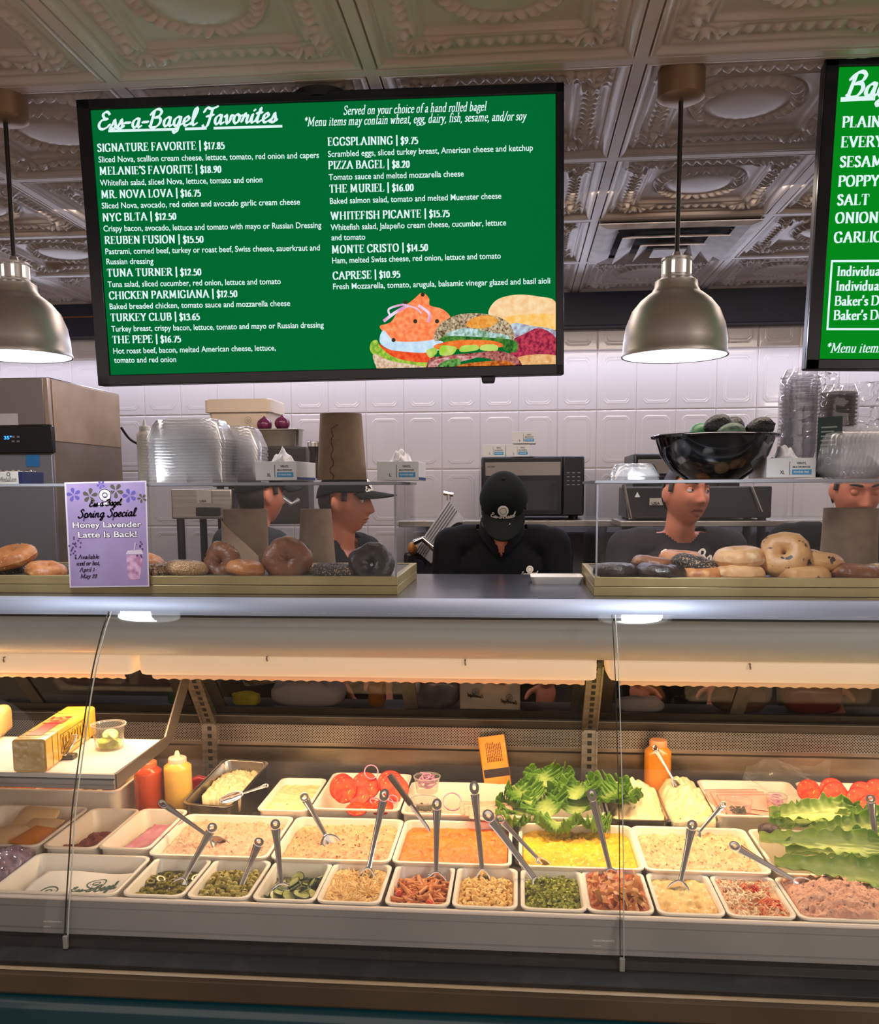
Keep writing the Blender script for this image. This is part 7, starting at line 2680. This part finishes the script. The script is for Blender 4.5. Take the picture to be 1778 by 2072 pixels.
m.add([p + Vector((-.010, 0, -.008)), p + Vector((.012, 0, -.008)), p + Vector((0, 0, .014))], [(0, 1, 2)])
m.build('warning_sign', S('sign_white', 220, 220, 220, rough=.5), t, smooth=None)
# dark till behind the middle worker
tl = thing('card_terminal', 'black screen unit on the back counter right of the middle worker', 'screen', (PY(1143, 1140, 4.05).x, 4.05, .91))
m = MB()
m.b2(-.035, .035, 0, .03, .20, .40)
m.b2(-.012, .012, .03, .05, .02, .38)
m.b2(-.05, .05, -.03, .09, 0, .02)
m.build('screen_unit', BG, tl, bevel=.004)
# ------------------------------------------------------------------ people
from mathutils.bvhtree import BVHTree
SKIN = S('skin', 212, 138, 108, rough=.5, var=(198, 116, 90), vscale=9, sss=.12)
LIP = S('lip', 176, 92, 84, rough=.4)
HAIR = S('dark_hair', 22, 17, 16, rough=.55, var=(38, 30, 27), vscale=60, stretch=(1, 1, .2))
SHIRT_B = S('black_shirt', 11, 13, 17, rough=.9, var=(16, 18, 23), vscale=6, spec=.2)
SHIRT_G = S('charcoal_shirt', 44, 42, 47, rough=.9, var=(54, 52, 57), vscale=7, spec=.2)
TROUS = S('dark_trousers', 26, 27, 32, rough=.85)
CAP = S('black_cap', 9, 14, 14, rough=.9, var=(14, 20, 19), vscale=5, spec=.2)
PRINT = S('shirt_print', 244, 238, 228, rough=.7)
EYEW = S('eye_white', 226, 218, 212, rough=.2)
IRIS = S('iris_brown', 36, 22, 16, rough=.15)


def g1(x, c, w):
    return math.exp(-((x - c) / w) ** 2)


def sg(x):
    return 1 / (1 + math.exp(-max(-40, min(40, x))))


def head_pt(x, y, z, grow=0.0, face=True, mouth=0.0):
    X, Y, Z = .0735 * x, .094 * y, .116 * z
    if z < 0:
        t = -z
        X *= 1 - .26 * t ** 1.7
        if y > 0:
            Y *= 1 - .42 * t ** 1.2
        else:
            Y *= 1 + .05 * t
    else:
        Y *= 1 + .03 * z
    if grow:
        n = Vector((x / .0735, y / .094, z / .116)).normalized()
        X, Y, Z = X + n.x * grow, Y + n.y * grow, Z + n.z * grow
    if face and y < 0:
        k = min(1, -y * 1.6)
        a = abs(X)
        f_ = max(0, min(1, (.022 - Z) / .050)) * sg((Z + .037) / .0022)
        d = -.025 * math.exp(-(X / (.0085 + .004 * f_)) ** 2) * f_
        d -= .007 * g1(a, .013, .006) * g1(Z, -.030, .007)
        d += .010 * g1(a, .031, .014) * g1(Z, .012, .011)
        d -= .006 * g1(a, .028, .022) * g1(Z, .035, .008)
        d -= .005 * g1(a, .043, .018) * g1(Z, -.022, .020)
        d -= .0065 * g1(X, 0, .021) * g1(Z, -.0555, .0045)
        d -= .0065 * g1(X, 0, .019) * g1(Z, -.0685 - mouth, .0052)
        d += (.004 + mouth * .6) * g1(X, 0, .020) * g1(Z, -.062 - mouth * .5, .0022 + mouth * .4)
        d += .003 * g1(X, 0, .018) * g1(Z, -.080, .005)
        d -= .008 * g1(X, 0, .021) * g1(Z, -.098, .014)
        Y += d * k
    return Vector((X, Y, Z))


def front(X, Z, off=.0009, mouth=0.0):
    z = Z / .116
    kx = .0735 * ((1 - .26 * (-z) ** 1.7) if z < 0 else 1)
    x = X / kx
    y = -math.sqrt(max(.02, 1 - x * x - z * z))
    p = head_pt(x, y, z, mouth=mouth)
    return p + Vector((0, -off, 0))


def head_grid(m, grow=0.0, face=True, keep=None, nu=96, nv=84, mouth=0.0):
    vs, fs = [], []
    for j in range(nv + 1):
        t = PI * j / nv
        for i in range(nu):
            a = 2 * PI * i / nu
            vs.append(head_pt(math.sin(t) * math.cos(a), math.sin(t) * math.sin(a), math.cos(t), grow, face, mouth))
    for j in range(nv):
        for i in range(nu):
            q2 = (j * nu + i, (j + 1) * nu + i, (j + 1) * nu + (i + 1) % nu, j * nu + (i + 1) % nu)
            if keep is None or keep(sum((vs[k] for k in q2), Vector()) / 4):
                fs.append(q2)
    return m.add(vs, fs)


def capsule(m, p0, p1, r0, r1, n=14):
    p0, p1 = Vector(p0), Vector(p1)
    m.cyl(p0, p1, r0, r1, n)
    m.ell(p0, r0, n, 8)
    m.ell(p1, r1, n, 8)


def vox(m, name, size, material, parent, smooth_it=6, cut=None):
    """merge overlapping volumes into one continuous surface"""
    o = m.build(name, material, None, smooth=180)
    o.location = (0, 0, 0)
    md = o.modifiers.new('r', 'REMESH')
    md.mode = 'VOXEL'
    md.voxel_size = size
    md.use_smooth_shade = True
    if smooth_it:
        ms = o.modifiers.new('s', 'SMOOTH')
        ms.iterations = smooth_it
        ms.factor = .5
    dg = bpy.context.evaluated_depsgraph_get()
    me = bpy.data.meshes.new_from_object(o.evaluated_get(dg))
    old = o.data
    bpy.data.objects.remove(o)
    bpy.data.meshes.remove(old)
    if cut:
        bm = bmesh.new()
        bm.from_mesh(me)
        bmesh.ops.delete(bm, geom=[f for f in bm.faces if cut(f.calc_center_median())], context='FACES')
        bm.to_mesh(me)
        bm.free()
    me.name = name
    if not me.materials:
        me.materials.append(material)
    me.polygons.foreach_set('use_smooth', [True] * len(me.polygons))
    r = bpy.data.objects.new(name, me)
    COL.objects.link(r)
    r.parent = parent
    return r


def hand_geo(m, wrist, palm_dir, across, curl, side):
    """palm, four unequal bent fingers and a thumb leaving the side of the palm"""
    w, d, a = Vector(wrist), Vector(palm_dir).normalized(), Vector(across).normalized()
    nrm = a.cross(d) * side
    pc = w + d * .045
    M3 = Matrix((a, d, a.cross(d))).transposed()
    m.ell(pc, (.040, .050, .015), 16, 10, M3)
    for k, (off, L) in enumerate(((-.028, .070), (-.0095, .080), (.0095, .075), (.027, .060))):
        p = w + d * .080 + a * off
        q0 = p
        for s, (f_, c) in enumerate(((.45, .35), (.32, .8), (.23, 1.2))):
            dd = (d * math.cos(curl * c) - nrm * math.sin(curl * c)).normalized()
            q1 = q0 + dd * L * f_
            capsule(m, q0, q1, .0092 - .0009 * s, .0084 - .0010 * s, 10)
            q0 = q1
    p = w + d * .025 - a * .030 * side * -1
    p = w + d * .022 + a * (-.032)
    q1 = p + (d * .6 - a * .8 - nrm * .3).normalized() * .036
    q2 = q1 + (d * .9 - a * .25 - nrm * .4).normalized() * .030
    capsule(m, p, q1, .012, .0105, 10)
    capsule(m, q1, q2, .0100, .0085, 10)


def person(label, x, y, yaw, H=1.70, head=(0, 0, 0), head_off=(0, 0, 0), lean=0.0, hands=None, shirt=SHIRT_B, neck='v', wear='cap', gaze=(0, 0), lids=.35, mouth=0.0, skin=SKIN, polo=False, vs=.0055, build=1.0):
    t = thing('person', label, 'person', (x, y, 0), None, (0, 0, yaw))
    k = H / 1.70
    sh = Vector((0, -.02 - lean * .30, 1.405 * k - abs(lean) * .05))
    nk = sh + Vector((0, -.015, .055 * k))
    hc = nk + Vector((0, -.025 - lean * .10, .130 * k)) + Vector(head_off)
    Rh = Euler(head, 'XYZ').to_matrix()
    hs = k * 1.03
    if hands is None:
        hands = ((-.16, -.34, .93), (.16, -.34, .93))
    m = MB()
    # legs, pelvis, trunk
    for s in (-1, 1):
        capsule(m, (s * .095 * build, .0, .88 * k), (s * .10, -.01, .48 * k), .082 * build, .056)
        capsule(m, (s * .10, -.01, .48 * k), (s * .105, .02, .09 * k), .055, .038)
        m.ell((s * .105, -.045, .045), (.042, .115, .040), 14, 8)
    m.ell((0, 0, .93 * k), (.155 * build, .105 * build, .12), 18, 12)
    m.ell((0, -.01 - lean * .15, 1.12 * k), (.140 * build, .100 * build, .19), 18, 12)
    m.ell(sh + Vector((0, .01, -.13 * k)), (.158 * build, .105 * build, .17), 18, 12)
    capsule(m, sh + Vector((-.135 * build, .012, -.012)), sh + Vector((.135 * build, .012, -.012)), .058, .058)
    capsule(m, sh + Vector((0, .008, 0)), nk, .066, .055)
    capsule(m, nk, hc + Rh @ Vector((0, .022, -.05)), .055, .052)
    arms = []
    for s, hd in zip((-1, 1), hands):
        S0 = sh + Vector((s * .182 * build, .012, -.018))
        Hd = Vector(hd)
        L1, L2 = .285 * k, .255 * k
        D = Hd - S0
        dist = min(D.length, (L1 + L2) * .995)
        a_ = (L1 * L1 - L2 * L2 + dist * dist) / (2 * dist)
        h_ = math.sqrt(max(L1 * L1 - a_ * a_, 0))
        u = D.normalized()
        pole = Vector((s * .75, .75, -.55))
        pole = (pole - u * pole.dot(u)).normalized()
        El = S0 + u * a_ + pole * h_
        Wr = S0 + u * dist
        capsule(m, S0, El, .052 * build, .040)
        capsule(m, El, Wr, .040, .027)
        hdir = ((Wr - El).normalized() + Vector((0, 0, -.5))).normalized()
        ac = hdir.cross(Vector((0, 0, 1)))
        ac = ac.normalized() * -s if ac.length > .1 else Vector((1, 0, 0))
        hand_geo(m, Wr, hdir, ac, .55, s)
        arms.append((S0, El, Wr))
    # head
    hm = MB()
    head_grid(hm, mouth=mouth)
    for s in (-1, 1):
        hm.ell((s * .0745, .014, -.004), (.0085, .0185, .031), 16, 12, Euler((math.radians(-8), 0, s * math.radians(-22))).to_matrix())
    n0 = len(m.v)
    for p in hm.v:
        m.v.append(hc + Rh @ (p * hs))
    m.f += [tuple(i + n0 for i in q2) for q2 in hm.f]
    m.mi += [0] * len(hm.f)
    vox(m, 'body', vs, skin, t, 3)

    def HP(p):
        return hc + Rh @ (Vector(p) * hs)

    def hmesh(mb, name, mt, par=t, **kw):
        mb.v = [HP(p) for p in mb.v]
        return mb.build(name, mt, par, **kw)
    # eyes, brows, lips
    for s in (-1, 1):
        e = MB()
        ec = Vector((s * .0315, -.0712, .0115))
        e.ell(ec, .0125, 18, 12)
        eo = hmesh(e, 'eye', EYEW, smooth=180)
        gz = Vector((math.sin(gaze[0]), -math.cos(gaze[0]) * math.cos(gaze[1]), math.sin(gaze[1]))).normalized()
        fx, fy, fz = frame(gz)
        M3 = Matrix((fx, fy, fz)).transposed()
        e = MB()
        e.lathe([(0, .01285), (.004, .0124), (.0058, .0117)], ec, 16, M3)
        hmesh(e, 'iris', IRIS, eo, smooth=180)
        e = MB()
        zc = .0125 * (1 - 2 * lids)

        def lid(u, v, s=s, ec=ec):
            a = PI * (1.0 + u)
            z = zc + (.0135 - zc) * v
            r2 = math.sqrt(max(.0137 ** 2 - z * z, 0))
            return ec + Vector((r2 * math.cos(a) * 1.02, r2 * math.sin(a) * 1.02, z))
        e.grid(lid, 18, 6)
        hmesh(e, 'eyelid', skin, eo, smooth=180)
        e = MB()
        pts = [front(s * (.014 + .036 * q2), .0355 + .006 * math.sin(q2 * 2.4) - .004 * q2, .0012) for q2 in [i / 8 for i in range(9)]]
        e.tube(pts, [.0024, .0038, .0044, .0044, .004, .0036, .003, .0024, .0012], 8, flat=1.0)
        hmesh(e, 'eyebrow', HAIR, smooth=180)
    e = MB()
    e.grid(lambda u, v: front((u - .5) * .046 * (1 - .3 * abs(v - .5)), -.0525 - (.020 + mouth) * v * (1 - .55 * (2 * u - 1) ** 2) - .004 * (2 * u - 1) ** 2, .0010, mouth), 22, 12)
    hmesh(e, 'lips', LIP, smooth=180)
    if mouth:
        e = MB()
        e.grid(lambda u, v: front((u - .5) * .030, -.0605 - mouth * v * 1.0 * (1 - (2 * u - 1) ** 2) - .001, .0016, mouth), 16, 6)
        hmesh(e, 'mouth_opening', S('mouth_dark', 60, 22, 20, rough=.4), smooth=180)

    # hair
    def keep(c):
        hl = .062 if c.y < -.045 else (.018 + .044 * min(1, max(0, (-c.y) / .045)) if c.y < 0 else -.052 + .0 * c.y)
        if -.030 < c.y < .034 and abs(c.x) > .05 and c.z < .042:
            return c.y < -.012 and c.z > .008
        return c.z > hl
    e = MB()
    head_grid(e, grow=.0068, face=False, keep=keep, nu=64, nv=56)
    hmesh(e, 'hair', HAIR, smooth=180, solid=.004)
    if wear == 'cap':
        cp0 = MB()
        head_grid(cp0, grow=.0145, face=False, keep=lambda c: c.z > .040 - .25 * c.y * (1 if c.y > 0 else .10), nu=64, nv=60)
        cp_o = hmesh(cp0, 'cap_crown', CAP, smooth=180, solid=.003)
        e = MB()

        def brim(u, v):
            a = (u - .5) * 2.05
            r0x, r0y = .081, .102
            x0, y0 = r0x * math.sin(a), -r0y * math.cos(a)
            L = .094 * max(0.05, math.cos((u - .5) * PI * .93)) ** .55
            return Vector((x0 * (1 + .10 * v), y0 - L * v, .046 - .012 * v - 26 * .15 * x0 * x0 * (.6 + .4 * v)))
        e.grid(brim, 30, 10)
        hmesh(e, 'cap_brim', CAP, cp_o, smooth=180, solid=.003)
        e = MB()
        e.ell((0, .003, .1335), (.007, .007, .004), 12, 6)
        hmesh(e, 'cap_button', CAP, cp_o)
        lg = MB()
        logo_print(lg, (0, 0, 0), (1, 0, 0), (0, 0, 1), .0190, solid=True)
        bv = BVHTree.FromPolygons([tuple(v) for v in cp0.v], cp0.f)
        dirv = Rh @ Vector((0, 1, -.15)).normalized()
        out = []
        for p in lg.v:
            o3 = HP((p.x, -.22, p.z + .092))
            hit = bv.ray_cast(o3, dirv)
            out.append((hit[0] if hit[0] is not None else o3 + dirv * .1) - dirv * .0032)
        lg.v = out
        lg.build('cap_lettering', PRINT, cp_o, smooth=None)
    # clothes
    g_ = .011
    c = MB()
    c.ell((0, -.01 - lean * .05, .98 * k), (.172 * build, .122 * build, .16), 20, 12)
    c.ell((0, -.01 - lean * .15, 1.12 * k), (.158 * build, .118 * build, .20), 20, 12)
    c.ell(sh + Vector((0, .01, -.13 * k)), (.174 * build, .121 * build, .175), 20, 12)
    capsule(c, sh + Vector((-.135 * build, .012, -.010)), sh + Vector((.135 * build, .012, -.010)), .072, .072)
    capsule(c, sh + Vector((0, .010, .0)), nk + Vector((0, 0, -.012)), .083, .070)
    for (S0, El, Wr) in arms:
        capsule(c, S0, S0.lerp(El, .78), .067 * build, .057)
    nz = nk.z

    def cut(p):
        dx, dy = p.x - nk.x, p.y - nk.y
        if p.z > nz - .012 and dx * dx + dy * dy < .098 ** 2:
            return True
        if neck == 'v':
            return p.y < nk.y and p.z > nz - .175 and abs(dx) < .066 * ((p.z - (nz - .175)) / .175) ** .9
        if neck == 'crew':
            return p.y < nk.y and p.z > nz - .050 and abs(dx) < .072 * max(0, (p.z - (nz - .050)) / .050) ** .5
        if neck == 'polo':
            return p.y < nk.y and p.z > nz - .105 and abs(dx) < .050 * max(0, (p.z - (nz - .105)) / .105) ** .9
        return False
    so_ = vox(c, 'shirt', .007, shirt, t, 8, cut)
    md = so_.modifiers.new('thickness', 'SOLIDIFY')
    md.thickness = .004
    md.offset = 1
    if neck == 'polo':
        e = MB()
        for s in (-1, 1):
            e.grid(lambda u, v, s=s: nk + Vector((s * (.012 + .066 * math.sin(u * 1.9)) * (1 + .10 * v), -.075 * math.cos(u * 1.9) - .018 * (1 - u) - .010 * v, .016 - .085 * (1 - u) ** 1.5 - .040 * v + .02 * u)), 14, 6)
        e.build('collar', shirt, so_, smooth=180, solid=.003)
        e = MB()
        e.lathe([(0, .002), (.005, .002), (.006, 0)], sh + Vector((-.004, -.122 * build, -.17)), 12, Matrix.Rotation(PI / 2, 3, 'X'))
        e.build('shirt_button', S('button_grey', 90, 90, 92, rough=.4), so_)
    e = MB()
    for s in (-1, 1):
        capsule(e, (s * .095 * build, .0, .90 * k), (s * .10, -.01, .48 * k), .094 * build, .068)
        capsule(e, (s * .10, -.01, .48 * k), (s * .105, .02, .10 * k), .067, .052)
    e.ell((0, 0, .93 * k), (.166 * build, .115 * build, .115), 18, 12)
    vox(e, 'trousers', .010, TROUS, t, 6)
    for s in (-1, 1):
        e = MB()
        e.ell((s * .105, -.045, .045), (.050, .126, .044), 16, 10)
        e.build('shoe', MATTEBLACK, t, smooth=180)

    def chest_print(words, cx, cz, h, badge=True, gap=.0, wmul=4.6):
        bv = BVHTree.FromObject(so_, bpy.context.evaluated_depsgraph_get())
        lg = MB()
        if badge:
            logo_print(lg, (0, 0, 0), (1, 0, 0), (0, 0, 1), h, solid=True)
        else:
            lay(lg, pen(words, SCRIPT, nib=(.17, .10), ang=35, shear=.15), (0, 0, 0), (1, 0, 0), (0, 0, 1), h, centre=True)
        out = []
        for p in lg.v:
            o3 = sh + Vector((cx + p.x, -.5, cz + p.z))
            hit = bv.ray_cast(o3, Vector((0, 1, 0)))
            out.append((hit[0] if hit[0] is not None else o3 + Vector((0, .38, 0))) + Vector((0, -.0055, 0)))
        lg.v = out
        lg.build('shirt_lettering', PRINT, so_, smooth=None)
    return t, chest_print


def local(t, p):
    return Matrix.Rotation(-t[2], 3, 'Z') @ (Vector(p) - Vector((t[0], t[1], 0)))


# worker C, in the middle, head bowed so the cap faces the customer
p = PY(1015, 1100, 3.42)
_, cpn = person('person in a black cap and black polo bowing the head, standing between the bagel boxes', p.x, 3.48, 0, 1.70, head=(r_(47), 0, 0), head_off=(.008, -.022, -.048), lean=.12, shirt=SHIRT_B, neck='polo', wear='cap', lids=.9, hands=((-.17, -.26, .90), (.17, -.26, .90)), build=1.04)
cpn('', .105, -.098, .0135)
# worker B, profile to the right behind the left box
h1 = PY(712, 1392, 3.17)
w2 = (PY(668, 1100, 3.30).x, 3.36, r_(62))
person('person in a black visor cap and v-neck shirt looking right behind the left bagel box', *w2, 1.655, head=(r_(2), 0, r_(22)), shirt=SHIRT_B, neck='v', wear='cap', gaze=(0, -.1), lids=.38, hands=(local(w2, (h1.x - .05, 3.22, .90)), local(w2, (h1.x + .10, 3.22, .92))))
# worker A, turned away at the left
w1 = (PY(500, 1100, 3.56).x, 3.58, r_(132))
person('person in a dark shirt and cap turned away behind the two kraft rolls', *w1, 1.68, hands=((-.16, -.20, .96), (.16, -.20, .96)), head=(0, 0, r_(8)), shirt=S('dark_blue_shirt', 26, 32, 44, rough=.85), neck='crew', wear='cap', vs=.007, build=1.1)
# worker D, facing right behind the right box
h2 = PY(1290, 1400, 3.17)
w4 = (PY(1372, 1100, 3.42).x, 3.46, r_(8))
_, cpn = person('person in a charcoal printed t-shirt looking right behind the right bagel box', *w4, 1.68, head=(r_(-2), r_(3), r_(15)), head_off=(.012, 0, 0), shirt=SHIRT_G, neck='crew', wear=None, gaze=(.35, .12), lids=.30, mouth=.008, hands=(local(w4, (h2.x, 3.20, .91)), local(w4, (h2.x + .30, 3.26, .90))), build=1.06)
cpn('Ess-a-Bagel', .035, -.066, .048, badge=False)
# worker E, far right, looking down
w5 = (PY(1712, 1100, 3.36).x, 3.42, r_(4))
_, cpn = person('person in a black shirt looking down behind the kraft roll at the right edge', *w5, 1.71, head=(r_(13), 0, r_(-4)), head_off=(0, -.02, -.012), lean=.08, shirt=SHIRT_B, neck='crew', wear=None, lids=.95, build=1.12)
cpn('', .12, -.14, .0135)
